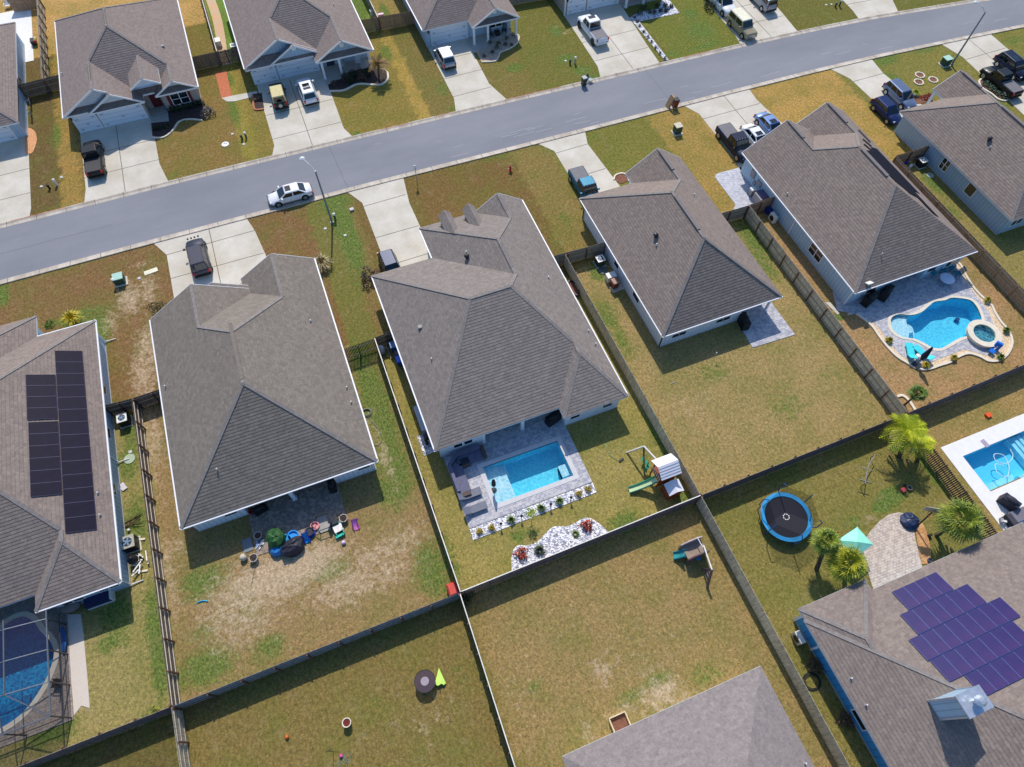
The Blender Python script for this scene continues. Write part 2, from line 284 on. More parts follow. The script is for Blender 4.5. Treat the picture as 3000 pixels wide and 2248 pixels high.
def ground():
    xs = np.arange(-62, 134, .42); ys = np.arange(-26, 134, .42); X, Y = np.meshgrid(xs, ys)
    jx = X+rng.normal(0, .10, X.shape); jy = Y+rng.normal(0, .10, X.shape)
    tint = np.empty(X.shape+(4,)); tint[...] = (*C(125, 105, 40), 1)
    for x0, x1, y0, y1, c in LOTS:
        k = (jx >= x0) & (jx < x1) & (jy >= y0) & (jy < y1); tint[k] = (*C(*c, 1.0), 1)
    wear = np.zeros(X.shape+(4,)); wear[..., 3] = 1
    for lst, ch in ((SAND, 0), (GREEN, 1)):
        for x, y, rx, ry, a in lst:
            wear[..., ch] = np.maximum(wear[..., ch], a*(.86, .95)[ch]*np.exp(-(((X-x)/rx/1.25)**2+((Y-y)/ry/1.25)**2)))
    # a greener fringe along kerbs
    ku = np.abs(Y-np.interp(X, UP[:, 0], UP[:, 1])); kl = np.abs(Y-np.interp(X, LO[:, 0], LO[:, 1]))
    wear[..., 1] = np.maximum(wear[..., 1], .38*np.exp(-(np.minimum(ku, kl)/.6)**2))
    ny, nx = X.shape; idx = np.arange(nx*ny).reshape(ny, nx)
    F = np.stack([idx[:-1, :-1], idx[:-1, 1:], idx[1:, 1:], idx[1:, :-1]], -1).reshape(-1, 4)
    cx = (X[:-1, :-1]+.21).ravel(); cy = (Y[:-1, :-1]+.21).ravel(); keep = np.ones(len(cx), bool)
    for p in POOLS:
        keep &= ~inpoly(cx, cy, grow(p, .35))
    F = F[keep]
    me = bpy.data.meshes.new('lawn'); me.vertices.add(nx*ny); me.vertices.foreach_set('co', np.stack([X.ravel(), Y.ravel(), np.zeros(nx*ny)], -1).ravel())
    me.loops.add(len(F)*4); me.loops.foreach_set('vertex_index', F.ravel()); me.polygons.add(len(F)); me.polygons.foreach_set('loop_start', np.arange(0, len(F)*4, 4)); me.update(calc_edges=True); me.validate()
    for nm, a in (('tint', tint), ('wear', wear)):
        l = me.attributes.new(nm, 'FLOAT_COLOR', 'POINT'); l.data.foreach_set('color', a.ravel())
    me.materials.append(LAWN); o = bpy.data.objects.new('lawn', me); COL.objects.link(o); tag(o, kind='structure')
    far = MB(); far.sheet([(-900, -900), (900, -900), (900, 900), (-900, 900)], [[(-61.5, -25.5), (133, -25.5), (133, 133), (-61.5, 133)]], -.03)
    tag(far.build('ground', M('far_ground', C(120, 105, 50), .95, var=.3, sc=.1)), kind='structure')
ground()
# ---- road and kerbs
q = NT('asphalt'); a1 = q.noise(.12, 4, .6, sc3=(.5, 1.5, 1)); a2 = q.noise(9, 5, .7); a3 = q.noise(1.1, 4, .7, sc3=(.25, 2.4, 1))
c = q.mix(q.ramp(a1, .35, .65), C(128, 130, 138), C(144, 145, 151)); c = q.mix(q.ramp(a2, .35, .7, 0, .5), c, C(116, 118, 130))
c = q.mix(q.ramp(a3, .62, .72, 0, .30), c, C(172, 172, 176))
q.col(c); q.b.inputs['Roughness'].default_value = .9; q.bump(a2, .3, .01); ASPH = q.m
q = NT('concrete'); a1 = q.noise(.35, 5, .65); a2 = q.noise(8, 5, .7); a3 = q.noise(.9, 5, .7)
c = q.mix(q.ramp(a1, .35, .68), C(196, 188, 172), C(218, 212, 200)); c = q.mix(q.ramp(a2, .4, .75, 0, .35), c, C(176, 166, 150))
c = q.mix(q.ramp(a3, .62, .78, 0, .38), c, C(196, 168, 140)); q.col(c); q.b.inputs['Roughness'].default_value = .85; q.bump(a2, .2, .01); CONC = q.m
JOINT = M('joint_groove', C(96, 88, 80), .9)
q = NT('kerb_concrete'); a1 = q.noise(.6, 5, .7, sc3=(1, .3, 1)); a2 = q.noise(6, 4, .7)
c = q.mix(q.ramp(a1, .4, .6), C(176, 164, 150), C(206, 196, 182)); c = q.mix(q.ramp(a2, .5, .75, 0, .4), c, C(140, 120, 104))
q.col(c); q.b.inputs['Roughness'].default_value = .9; KERB = q.m
ISTN = M('iron_stained_kerb', C(172, 104, 72), .9, var=.3, sc=1.5, c2=C(190, 140, 110))
rd = MB(); xs = list(range(-88, 129, 4))
for a, b in zip(xs[:-1], xs[1:]): rd.poly([(a, ylo(a)+.5, .004), (b, ylo(b)+.5, .004), (b, yup(b)-.5, .004), (a, yup(a)-.5, .004)])
rdo = tag(rd.build('road', ASPH), kind='structure')
R_ = random.Random(31); SEAL = M('crack_sealer', C(98, 98, 106), .8, var=.2); SCUF = M('road_scuff', C(172, 172, 178), .9, var=.1)
for x0_, y0_, x1_, y1_, w_, mt_ in [(3.0, 66.1, 3.4, 58.8, .05, SEAL), (-40, 62.4, -22, 62.5, .04, SEAL), (44.5, 66, 44.9, 58.4, .04, SEAL)]+[(x_, y_, x_+R_.uniform(.8, 3), y_+R_.uniform(-.1, .1), .05, SCUF) for x_, y_ in [(R_.uniform(15, 95), 0) for _ in range(26)]]:
    if y0_ == 0: y0_ = ylo(x0_)+R_.uniform(1, 3.4); y1_ = y0_+(y1_-0)-.012*(x1_-x0_)
    m_ = MB(); P_ = [(x0_+(x1_-x0_)*i/8+R_.uniform(-.06, .06), y0_+(y1_-y0_)*i/8+R_.uniform(-.04, .04)) for i in range(9)]
    for a_, b_ in zip(P_[:-1], P_[1:]):
        d_ = Vector((b_[0]-a_[0], b_[1]-a_[1], 0)).normalized().cross(Vector((0, 0, 1)))*w_/2; m_.poly([(a_[0]-d_.x, a_[1]-d_.y, .008), (a_[0]+d_.x, a_[1]+d_.y, .008), (b_[0]+d_.x, b_[1]+d_.y, .008), (b_[0]-d_.x, b_[1]-d_.y, .008)][::-1])
    m_.build('crack' if mt_ is SEAL else 'scuff_mark', mt_, rdo)
for nm, fn, sg in (('kerb', ylo, 1), ('kerb', yup, -1)):
    kb = MB(); jt = MB(); P = [(0, 0), (0, .10), (.14, .10), (.30, .035), (.68, .012), (.68, 0)]
    for a, b in zip(xs[:-1], xs[1:]):
        r0 = [(a, fn(a)+sg*d, z) for d, z in P]; r1 = [(b, fn(b)+sg*d, z) for d, z in P]
        for i in range(5):
            f = [r0[i], r1[i], r1[i+1], r0[i+1]]; kb.poly(f if sg < 0 else f[::-1])
    x = -60
    while x < 125:
        for (d0, z0), (d1, z1) in zip(P[1:-1], P[2:]):
            jt.poly([(x, fn(x)+sg*d0, z0+.004), (x+.05, fn(x)+sg*d0, z0+.004), (x+.05, fn(x)+sg*d1, z1+.004), (x, fn(x)+sg*d1, z1+.004)][::-sg])
        x += 3.05
    k = tag(kb.build('kerb', KERB), kind='structure'); jt.build('joint', JOINT, k)
    if sg < 0:
        st = MB()
        for x0, x1 in ((-32, -26.5), (9.5, 13), (16.4, 18.4), (25.4, 33), (50.5, 54.5)):
            n = 6
            for i in range(n):
                a = x0+(x1-x0)*i/n; b = x0+(x1-x0)*(i+1)/n
                st.poly([(a, fn(a)-.01, .104), (b, fn(b)-.01, .104), (b, fn(b)-.13, .104), (a, fn(a)-.13, .104)][::-1])
        st.build('rust_stain', ISTN, k)
# ---- driveways
def drive(label, pts, joints, z=.03):
    m = MB(); m.prism(pts, -.05, z); o = tag(m.build('driveway', CONC), kind='structure')
    if joints:
        j = MB()
        for a, b in joints:
            a, b = Vector(a).to_3d(), Vector(b).to_3d(); d = (b-a).normalized().cross(Vector((0, 0, 1)))*.035
            j.poly([(*(p)[:2], z+.004) for p in (a-d, b-d, b+d, a+d)][::1])
        j.build('joint', JOINT, o)
    return o
def J(*a): return [tuple(p[:2]) for p in a]
f = lambda x: ylo(x)+.02; g = lambda x: yup(x)-.02
drive('', [(-18.0, f(-18)), (-16.9, 56.0), (-16.9, 44), (-6.5, 46.5), (-7.6, 56.0), (-8.1, f(-8))], [J((-16.9, 56), (-7.6, 56.1)), J((-16.9, 52.6), (-7.3, 52.6)), J((-16.9, 49.3), (-7.2, 49.3)), J((-12.2, 58.1), (-12.2, 46))])
drive('', [(3.2, f(3)), (4.3, 55.9), (4.3, 40), (9.5, 40), (9.2, 54), (9.7, f(9.7))], [J((4.3, 55.3), (9.2, 55.4)), J((4.3, 50.4), (9.2, 50.4)), J((4.3, 46.2), (9.2, 46.3))])
drive('', [(26.3, f(26)), (27.6, 55.9), (27.6, 44), (32.6, 44), (31.8, 55.6), (32.4, f(32))], [J((27.6, 55.5), (31.8, 55.6)), J((27.6, 51), (32.0, 51.1))])
drive('', [(45.9, f(46)), (46.9, 55.6), (46.9, 43), (56.4, 43), (55.0, 55.3), (55.2, f(55))], [J((46.9, 54.6), (55, 54.6)), J((51.5, f(51)), (51.5, 44)), J((46.9, 49), (55.5, 49))])
drive('', [(67.3, f(67)), (68.5, 54.6), (68.9, 43.5), (74.2, 43.5), (73.2, 54), (73.6, f(73))], [J((68.5, 54), (73.2, 54)), J((68.7, 49.4), (73.4, 49.5))])
drive('', [(84.4, f(84)), (85.2, 53), (84.4, 39), (93.5, 39), (92, 50), (92.2, f(92))], [J((85.2, 52.5), (92, 52.6)), J((85, 48), (92.3, 48)), J((88.6, f(88)), (88.6, 42))])
drive('', [(-40, g(-40)), (-40, 84), (-30.0, 84), (-30.0, 68.2), (-30.2, g(-30))], [J((-40, 70.6), (-30, 70.7)), J((-40, 74.6), (-30, 74.8))])
drive('', [(-24.5, g(-24)), (-24.2, 69), (-24.2, 79), (-16.0, 79), (-16.0, 70.3), (-15.4, g(-15))], [J((-20.1, g(-20)), (-20.1, 79)), J((-24.2, 70.9), (-16, 71)), J((-24.2, 74.6), (-16, 74.7))])
drive('', [(-3.6, g(-3.5)), (-3.0, 68.6), (-2.9, 80.6), (5.6, 80.6), (5.4, 68.6), (6.0, g(6))], [J((1.2, g(1)), (1.2, 80)), J((-3, 69.7), (5.4, 69.8)), J((-3, 74.2), (5.4, 74.3))])
drive('', [(19.0, g(19)), (19.6, 69), (19.7, 80.2), (25.0, 80.2), (24.7, 70.2), (25.7, g(25))], [J((19.6, 69.4), (24.7, 69.5)), J((19.6, 73.1), (24.8, 73.2)), J((19.7, 76.9), (24.9, 76.9))])
drive('', [(38.5, g(38.5)), (39.1, 68.4), (39.5, 80.1), (48, 80.1), (47.2, 70), (47.0, g(47))], [J((43.2, g(43)), (43.2, 80)), J((39.2, 69.6), (47.1, 69.7)), J((39.3, 73.7), (47.3, 73.8))])
drive('', [(59.0, g(59)), (59.4, 68), (59.8, 82), (69, 82), (68.2, 70), (67.8, g(68))], [J((63.8, g(64)), (63.8, 80)), J((59.4, 69.5), (68, 69.4)), J((59.4, 73.3), (68, 73.4))])
drive('', [(77.4, g(77.4)), (77.8, 67), (78.8, 82), (88, 82), (84.6, 67), (83.6, g(83.6))], [J((77.9, 68.5), (84.6, 68))])
# front walks and patches of paving
def pave(name, pts, mat, z=.035):
    m = MB(); m.prism(pts, -.05, z); return tag(m.build(name, mat), kind='structure')
pave('path', [(-16.1, 76.7), (-13.7, 76.7), (-13.7, 80.6), (-16.1, 80.6)], M('grey_walk', C(176, 172, 164), .9))  # plain grey walk, a little darker than the driveway concrete
pave('path', [(5.4, 77.2), (9.2, 77.2), (11.5, 79.2), (11.5, 81.2), (5.4, 81.2)], M('porch_slab', C(182, 176, 168), .9), .04)
pave('path', [(24.9, 76.8), (27.9, 77.0), (31.3, 78.0), (31.3, 80.6), (24.9, 80.6)], M('porch_slab', C(182, 176, 168), .9), .04)
pave('path', [(48, 79.0), (56, 79.0), (56, 81.2), (48, 81.2)], M('porch_slab', C(182, 176, 168), .9), .04)
q = NT('paver_grey')
def paver(name, c1, c2, c3, w, h, mort, rot=0, wob=.5):
    q = NT(name); mp = q.n('ShaderNodeMapping'); q.l(q.tc.outputs['Object'], mp.inputs[0]); mp.inputs['Rotation'].default_value = (0, 0, rot)
    bt = q.n('ShaderNodeTexBrick'); q.l(mp.outputs[0], bt.inputs[0]); bt.inputs['Scale'].default_value = 1
    bt.inputs['Brick Width'].default_value = w; bt.inputs['Row Height'].default_value = h; bt.inputs['Mortar Size'].default_value = .014
    bt.inputs['Color1'].default_value = (*c1, 1); bt.inputs['Color2'].default_value = (*c2, 1); bt.inputs['Mortar'].default_value = (*mort, 1); bt.inputs['Bias'].default_value = 0
    vn = q.n('ShaderNodeTexVoronoi'); q.l(mp.outputs[0], vn.inputs['Vector']); vn.inputs['Scale'].default_value = 4.2
    sp = q.n('ShaderNodeSeparateColor'); q.l(vn.outputs['Color'], sp.inputs[0])
    c = q.mix(q.ramp(sp.outputs[0], .55, .75, 0, wob), bt.outputs['Color'], c3)
    c = q.mix(q.ramp(q.noise(12, 4, .7), .3, .75, 0, .25), c, mort)
    q.col(c); q.b.inputs['Roughness'].default_value = .8; return q.m
PAVG = paver('paver_grey_blend', C(202,201,208), C(160,161,178), C(220,216,210), .42, .26, C(140,138,140))
PAVT = paver('paver_tan_blend', C(160,142,128), C(132,118,112), C(190,174,156), .24, .16, C(100,90,84))
PAVP = paver('paver_pale_blend', C(214,198,188), C(188,170,158), C(228,214,196), .30, .2, C(150,134,120), .05)
PAVO = paver('paver_orange_edge', C(214,160,100), C(190,136,90), C(222,184,130), .3, .25, C(150,104,70))
PAVS = paver('stamped_grey', C(204,206,214), C(176,180,194), C(220,220,224), .3, .3, C(150,150,160), .4)
WHITE_DECK = M('white_deck_paver', C(240,238,236,.95), .8, var=.04, sc=2)
COPE = M('coping_stone', C(206,204,206), .7, var=.06); CREAM = M('cream_edging', C(226,216,196), .8, var=.08)
# ---- pools
def poolset(name, label, outline, depth, deck_z, shelf=None, tile=C(70, 170, 215), shelfz=-.4):
    t = thing(name, label, 'swimming pool', (outline[0][0], outline[0][1], 0))
    b = MB(); n = len(outline); wz = deck_z-.13
    area = sum(outline[i][0]*outline[(i+1) % n][1]-outline[(i+1) % n][0]*outline[i][1] for i in range(n))
    ol = outline if area > 0 else outline[::-1]
    b.sheet(ol, [], -depth)
    for i in range(n):
        p, q_ = ol[i], ol[(i+1) % n]; b.poly([(*p, deck_z-.004), (*q_, deck_z-.004), (*q_, -depth), (*p, -depth)])
    b.build('basin', M('pool_plaster_'+name, tile, .6, var=.03), t)
    if shelf:
        s = MB(); s.prism(shelf, -depth+.01, shelfz); s.build('sun_shelf', M('pool_shelf', C(200, 232, 248), .6, var=.03), t)
    return t, ol, wz
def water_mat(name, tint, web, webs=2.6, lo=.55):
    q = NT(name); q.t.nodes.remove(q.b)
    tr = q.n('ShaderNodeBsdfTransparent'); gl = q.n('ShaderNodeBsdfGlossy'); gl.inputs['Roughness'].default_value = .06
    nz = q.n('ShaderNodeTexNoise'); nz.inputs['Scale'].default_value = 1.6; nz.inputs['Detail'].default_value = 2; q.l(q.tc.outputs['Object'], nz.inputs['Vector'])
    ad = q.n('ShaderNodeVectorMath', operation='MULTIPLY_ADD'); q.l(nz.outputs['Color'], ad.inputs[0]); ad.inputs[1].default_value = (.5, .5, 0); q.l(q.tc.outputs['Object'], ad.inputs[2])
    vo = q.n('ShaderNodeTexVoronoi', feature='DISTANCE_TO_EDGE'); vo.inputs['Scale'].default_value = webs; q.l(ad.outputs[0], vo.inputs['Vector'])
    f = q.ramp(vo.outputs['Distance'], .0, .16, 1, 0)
    c = q.mix(q.math('MULTIPLY', f, web), tuple(x*lo for x in tint) if web else tint, tuple(min(1, x*1.35+.12) for x in tint))  # pale web in the tint stands in for caustic light
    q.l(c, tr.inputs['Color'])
    fr = q.n('ShaderNodeFresnel'); fr.inputs['IOR'].default_value = 1.33
    bp = q.n('ShaderNodeBump'); bp.inputs['Strength'].default_value = .35; bp.inputs['Distance'].default_value = .05; q.l(q.noise(2.2, 4, .6), bp.inputs['Height'])
    q.l(bp.outputs[0], gl.inputs['Normal']); q.l(bp.outputs[0], fr.inputs['Normal'])
    mx = q.n('ShaderNodeMixShader'); q.l(fr.outputs[0], mx.inputs[0]); q.l(tr.outputs[0], mx.inputs[1]); q.l(gl.outputs[0], mx.inputs[2]); q.l(mx.outputs[0], q.o.inputs['Surface'])
    return q.m
WAT3 = water_mat('pool_water_caustics', (.78, .98, 1.0), 1., 2.6, .86)
WATR = water_mat('pool_water_calm', (.66, .95, 1.), .0, 2)
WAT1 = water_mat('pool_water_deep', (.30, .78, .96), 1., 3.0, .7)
def water(t, ol, wz, mat):
    w = MB(); w.sheet(ol, [], wz); w.build('pool_water', mat, t)
def coping(t, ol, width, z, mat, name='coping'):
    o = grow(ol, width) if len(ol) > 6 else None
    if o is None:
        xs_ = [p[0] for p in ol]; ys_ = [p[1] for p in ol]; x0, x1, y0, y1 = min(xs_), max(xs_), min(ys_), max(ys_)
        o = [(x0-width, y0-width), (x1+width, y0-width), (x1+width, y1+width), (x0-width, y1+width)] if len(ol) == 4 else grow(ol, width)
    m = MB(); m.sheet(o, [[p for p in ol]], z, z-.09); m.build(name, mat, t)
# pool behind the centre house
DK3 = [(3.1, 14.1), (14.45, 14.1), (14.45, 23.2), (13.5, 24.6), (13.5, 27), (6.9, 27), (6.9, 24.2), (3.1, 24.2)]
d3 = MB(); d3.sheet([(3.05, 16.5), (14.4, 16.55), (14.4, 22.5), (13.8, 26.9), (6.9, 26.9), (6.9, 23.9), (3.05, 23.9)], [POOL3], .05, -.1)
tag(d3.build('pool_deck', PAVG), kind='structure')
t3, ol, wz = poolset('rectangular_pool', 'rectangular turquoise pool with a sun shelf in the grey paver deck behind the centre house', POOL3, 1.35, .07, [(6.0, 17.77), (7.75, 17.77), (7.75, 20.1), (6.0, 20.1)], C(92, 218, 246), -.35)
st = MB()
for i in range(3): st.box(6.0, 7.2+.42*i, 20.12, 21.28, -1.3-.01*i, -.5-.25*i)
for i in range(2): st.box(12.3+.0, 13.08, 17.8+.3*i, 19.2, -1.3, -.75+.25*i)
st.build('step', M('pool_shelf', C(200, 232, 248)), t3)
water(t3, ol, wz, WAT3); coping(t3, POOL3, .42, .074, COPE)
# freeform pool
OUT5 = TL(24, (680,960),(650,1000),(780,1035),(850,1022),(935,1085),(990,1140),(1030,1200),(1100,1290),(1180,1370),(1260,1420),(1350,1470),(1440,1470),(1530,1440),(1610,1415),(1680,1370),(1760,1345),(1850,1370),(1920,1405),(2010,1400),(2080,1340),(2110,1250),(2080,1160),(2020,1090),(1970,1010),(1940,950),(1860,880),(1790,800),(1740,720),(1700,640),(1665,600))
DK5 = TL(24, (640,985),(860,1030),(985,1090),(1030,1130),(1140,1280),(1200,1350),(1300,1410),(1430,1428),(1530,1385),(1620,1350),(1720,1310),(1800,1330),(1900,1360),(1990,1330),(2040,1260),(2020,1180),(1960,1100),(1920,1000),(1850,910),(1770,810),(1700,700),(1640,610))+[(60.6, 26.5), (46.2, 26.5), (45.3, 24.4)]
def shrink(poly, d): return grow(poly, -d)
m5 = MB(); m5.sheet(DK5, [POOL5], .05, -.1); tag(m5.build('pool_deck', PAVG), kind='structure')
rb = MB(); rb.prism([p for p in OUT5[2:]]+[(58, 22), (52, 21.5), (47, 22.5)], -.05, .03)
# rock bed ring is laid under the deck; cut round the pool
rb = MB(); rb.sheet([p for p in OUT5[2:]]+[(60.3, 24.6), (47, 24.6)], [grow(POOL5, .3)], .028)
ROCK = M('river_rock_tan', C(206,172,132), .9, var=.3, sc=9, bump=.8, bsc=12, c2=C(228,206,176))
q = NT('white_rock'); vo = q.n('ShaderNodeTexVoronoi'); vo.inputs['Scale'].default_value = 7.5; q.l(q.tc.outputs['Object'], vo.inputs['Vector']); sp = q.n('ShaderNodeSeparateColor'); q.l(vo.outputs['Color'], sp.inputs[0])
c = q.mix(q.ramp(sp.outputs[0], .1, .6), C(178,182,204), C(250,248,248)); c = q.mix(q.ramp(sp.outputs[1], .70, .78, 0, .75), c, C(90,94,116)); q.col(c); q.bump(vo.outputs['Distance'], .8, .1); WROCK = q.m
tag(rb.build('rock_bed', ROCK), 'bed of tan river rocks between the curved edging and the paver deck of the freeform pool', 'rock bed')['kind'] = 'stuff'
def edging(label, pts, closed=False, w=.22, h=.14, mat=None, cat='edging'):
    P = smooth_line(pts, 4); m = MB(); n = len(P); L = []; 
    for i in range(n):
        a = np.array(P[max(0, i-1)]); b = np.array(P[min(n-1, i+1)]); d = b-a; d = d/(np.linalg.norm(d)+1e-9); nn = np.array((-d[1], d[0]))*w/2
        L.append((np.array(P[i])+nn, np.array(P[i])-nn))
    for i in range(n-1):
        (a, b), (c_, d_) = L[i], L[i+1]
        m.add([(*a, 0), (*b, 0), (*b, h), (*a, h), (*c_, 0), (*d_, 0), (*d_, h), (*c_, h)], [(3, 2, 6, 7), (1, 5, 6, 2), (0, 3, 7, 4), (0, 1, 2, 3), (4, 7, 6, 5)])
    p = P[0]; return single(m, 'garden_edging', mat or CREAM, label, cat, (p[0], p[1], 0))
edging('cream curving concrete edging round the rock bed of the freeform pool', OUT5[3:])
t5, ol, wz = poolset('freeform_pool', 'freeform lagoon pool with pale tanning ledge beside the raised round spa', POOL5, 1.4, .07, None, C(92, 214, 246))
A_ = TL(24, (1125,1085),(1135,1145),(1180,1195),(1240,1222),(1285,1228),(1290,1180),(1275,1120),(1265,1060),(1290,1040),(1200,1032),(1145,1050), z=-.1)
s = MB(); s.prism(shrink(A_, .05), -1.39, -.25); s.build('tanning_ledge', M('pool_shelf', C(200, 232, 248)), t5)
s = MB()
for i in range(3):
    c0 = T(24, 1300, 1120+0); s.lathe((c0.x-.25, c0.y, -1.38), [(1.0-.0*i, 0), (.55+.22*i, 1.03-.3*i)], 20)
s.build('step', M('pool_shelf', C(200, 232, 248)), t5)
water(t5, ol, wz, WAT3); coping(t5, POOL5, .32, .085, CREAM)
sp_c = T(24, 1890, 1180, .45)
spa = thing('raised_spa', 'round raised spa with a wide cream rim overlapping the freeform pool', 'spa', (sp_c.x, sp_c.y, 0))
m = MB(); m.lathe((sp_c.x, sp_c.y, 0), [(1.5, 0), (1.5, .42), (1.62, .43), (1.62, .5), (1.05, .5), (1.05, .3), (1.04, -.1)], 40, caps=False); m.build('spa_wall', CREAM, spa, smooth=False)
m = MB(); m.lathe((sp_c.x, sp_c.y, -.1), [(1.04, 0), (1.04, .02)], 32); m.lathe((sp_c.x-.0, sp_c.y-.35, -.1), [(.7, 0), (.7, .12)], 20); m.build('spa_seat', M('spa_plaster', C(110, 195, 215), .5), spa)
m = MB(); m.lathe((sp_c.x, sp_c.y, .36), [(1.045, 0), (1.045, .01)], 32); m.build('spa_water', WATR, spa)
# far right pool with white deck
mR = MB(); mR.sheet([(44.9, -6.5), (70, -6.5), (70, 8.25), (45.0, 8.25)], [POOLR], .05, -.1); tag(mR.build('pool_deck', WHITE_DECK), kind='structure')
tR, ol, wz = poolset('square_corner_pool', 'pale blue angular pool in the white deck at the right edge', POOLR, 1.3, .06, None, C(120, 212, 242))
s = MB(); s.box(49.9, 60.1, 1.12, 3.6, -1.29, -.3); s.box(51.8, 53.4, 3.6, 6.8, -1.29, -.6); s.box(46.32, 50.0, 3.31, 4.0, -1.29, -.9); s.build('sun_shelf', M('pool_shelf2', C(200, 228, 246)), tR)
s = MB()
for i in range(3): s.box(52.2+.5*i, 52.5+.5*i, 4.2, 6.7, -.6, -.45)
s.build('step', M('pool_shelf2', C(200, 228, 246)), tR)
water(tR, ol, wz, WATR)
# pool in the screen enclosure and the one at the top left
m1 = MB(); m1.sheet([(-44, 13.6), (-28.62, 13.6), (-28.62, 26), (-44, 26)], [POOL1], .05, -.1); tag(m1.build('pool_deck', paver('lanai_paver', C(176,160,150), C(150,138,132), C(190,176,160), .3, .2, C(116,104,98))), kind='structure')
t1, ol, wz = poolset('kidney_pool', 'deep blue kidney shaped pool inside the screen enclosure', POOL1, 1.5, .07, None, C(50, 160, 216))
water(t1, ol, wz, WAT1); coping(t1, POOL1, .4, .08, CREAM)
mz = MB(); mz.sheet([(-50, 95.5), (-28.9, 95.5), (-28.9, 108.0), (-50, 108.0)], [POOLZ], .05, -.1); tag(mz.build('pool_deck', WHITE_DECK), kind='structure')
tz, ol, wz = poolset('corner_pool', 'blue pool corner in the white deck at the top left', POOLZ, 1.4, .06, None, C(30, 140, 210))
water(tz, ol, wz, WAT1)
# patios
pave('patio', [(-13.95, 20.7), (-6.3, 20.7), (-6.3, 26.5), (-13.95, 26.5)], PAVT, .05)
pave('patio', [(34.85, 23.6), (39.6, 23.4), (39.55, 28.2), (35.2, 28.2)], PAVG, .05)
PC = TL(34, (930,1550),(900,1450),(920,1340),(960,1270),(1040,1180),(1120,1125),(1200,1110),(1260,1125),(1310,1200),(1330,1330),(1380,1530))
pave('patio', PC+[(35.5, -2), (31.0, -2)], PAVP, .05)
pave('patio', TL(34, (1310,1170),(1390,1200),(1430,1300),(1455,1420),(1450,1530),(1380,1530),(1350,1380),(1330,1250)), PAVO, .055)
pave('path', TL(13, (2085,1658),(1920,1440),(1925,1415),(1960,1400),(2060,1375),(2125,1355))+[(46.9, 47.0), (46.3, 44), (46.3, 38.9), (41.3, 38.9)], PAVS, .04)
pave('path', TL(24, (600,930),(640,930),(720,1020),(700,1030)), CONC, .04)
pave('path', [(-7.45, 79.4), (-6.2, 79.4), (-6.0, 84.6), (-7.4, 84.6)], M('red_walk', C(196,112,76), .9, var=.15, sc=4))
pave('path', [(-7.45, 79.4), (-6.9, 78.5), (-5.9, 78.2), (-3.1, 78.3), (-3.1, 79.2), (-6.2, 79.4)], CONC, .036)
wk = smooth_line([(-5.7, 85.8), (-5.9, 88), (-5.6, 92), (-5.4, 97), (-5.6, 103)], 3)
m = MB(); m.prism([(p[0]-.55, p[1]) for p in wk]+[(p[0]+.65, p[1]) for p in wk[::-1]], -.05, .03); tag(m.build('path', M('stained_walk', C(216,190,160), .9, var=.15, sc=.8, c2=C(200,160,120))), kind='structure')
# rock and mulch beds
def bed(label, pts, mat, z=.05, name='planting_bed'):
    m = MB(); m.prism(pts, -.02, z); return single(m, name, mat, label, 'bed', (pts[0][0], pts[0][1], 0))
MULCH = M('dark_mulch', C(66,52,50), .95, var=.5, sc=10, bump=1., bsc=18); BRMULCH = M('brown_mulch', C(126,84,66), .95, var=.45, sc=9, bump=1., bsc=16)
bed('long bed of white rocks along the front of the rectangular pool deck', [(3.0, 15.5), (14.35, 15.6), (14.4, 16.6), (3.05, 16.55)], WROCK)
wb = smooth_line(TL(33, (275,1580),(272,1480),(290,1410),(330,1378),(400,1378),(480,1350),(540,1290),(590,1240),(640,1222),(720,1225),(790,1195),(850,1158),(910,1158),(960,1185),(1010,1225),(1050,1262)), 3)
bed('curved island bed of white rocks against the rear fence behind the pool', wb+[(13.9, 11.75), (5.1, 11.75)], WROCK)
bed('small square bed of white rocks at the corner of the centre house', TL(32, (1440,495),(1520,470),(1590,615),(1500,655)), WROCK)
bed('long strip bed of white shells beside the screened pool enclosure', TL(41, (530,420),(655,420),(680,600),(690,720),(715,1000),(728,1180),(660,1160),(600,1240),(590,1100),(560,750),(540,600)), M('white_shell', C(226,218,210), .9, var=.12, sc=6, bump=.5, c2=C(200,186,172)), .03)
# ================================================================ HOUSES
def shingle(name, c1, c2, dark, course=.24, line=.5):
    q = NT(name); uv = q.n('ShaderNodeUVMap'); uv.uv_map = 'UVMap'
    bt = q.n('ShaderNodeTexBrick'); q.l(uv.outputs[0], bt.inputs[0]); bt.inputs['Scale'].default_value = 1
    bt.inputs['Brick Width'].default_value = .36; bt.inputs['Row Height'].default_value = course; bt.inputs['Mortar Size'].default_value = .0
    bt.inputs['Color1'].default_value = (*c1, 1); bt.inputs['Color2'].default_value = (*c2, 1); bt.inputs['Mortar'].default_value = (*dark, 1); bt.inputs['Bias'].default_value = 0
    sp = q.n('ShaderNodeSeparateXYZ'); q.l(uv.outputs[0], sp.inputs[0])
    fr = q.math('FRACT', q.math('DIVIDE', sp.outputs[1], course))
    n1 = q.noise(.5, 5, .6); n2 = q.noise(5.5, 4, .75)
    c = q.mix(q.ramp(n1, .35, .68, 0, .4), bt.outputs['Color'], c2)
    c = q.mix(1., c, q.mix(q.ramp(n2, .3, .7), (.78, .78, .8), (1.2, 1.2, 1.2)), 'MULTIPLY')
    c = q.mix(q.ramp(fr, .12, .2, line*.25, 0.), c, dark)  # shadow of the shingle step put into colour at each lower edge
    q.col(c); q.b.inputs['Roughness'].default_value = .95; q.b.inputs['Specular IOR Level'].default_value = .15
    q.bump(n2, .15, .02)
    return q.m
SH_A = shingle('shingle_brown_grey', C(140,131,122), C(124,116,108), C(92,84,80), .27)
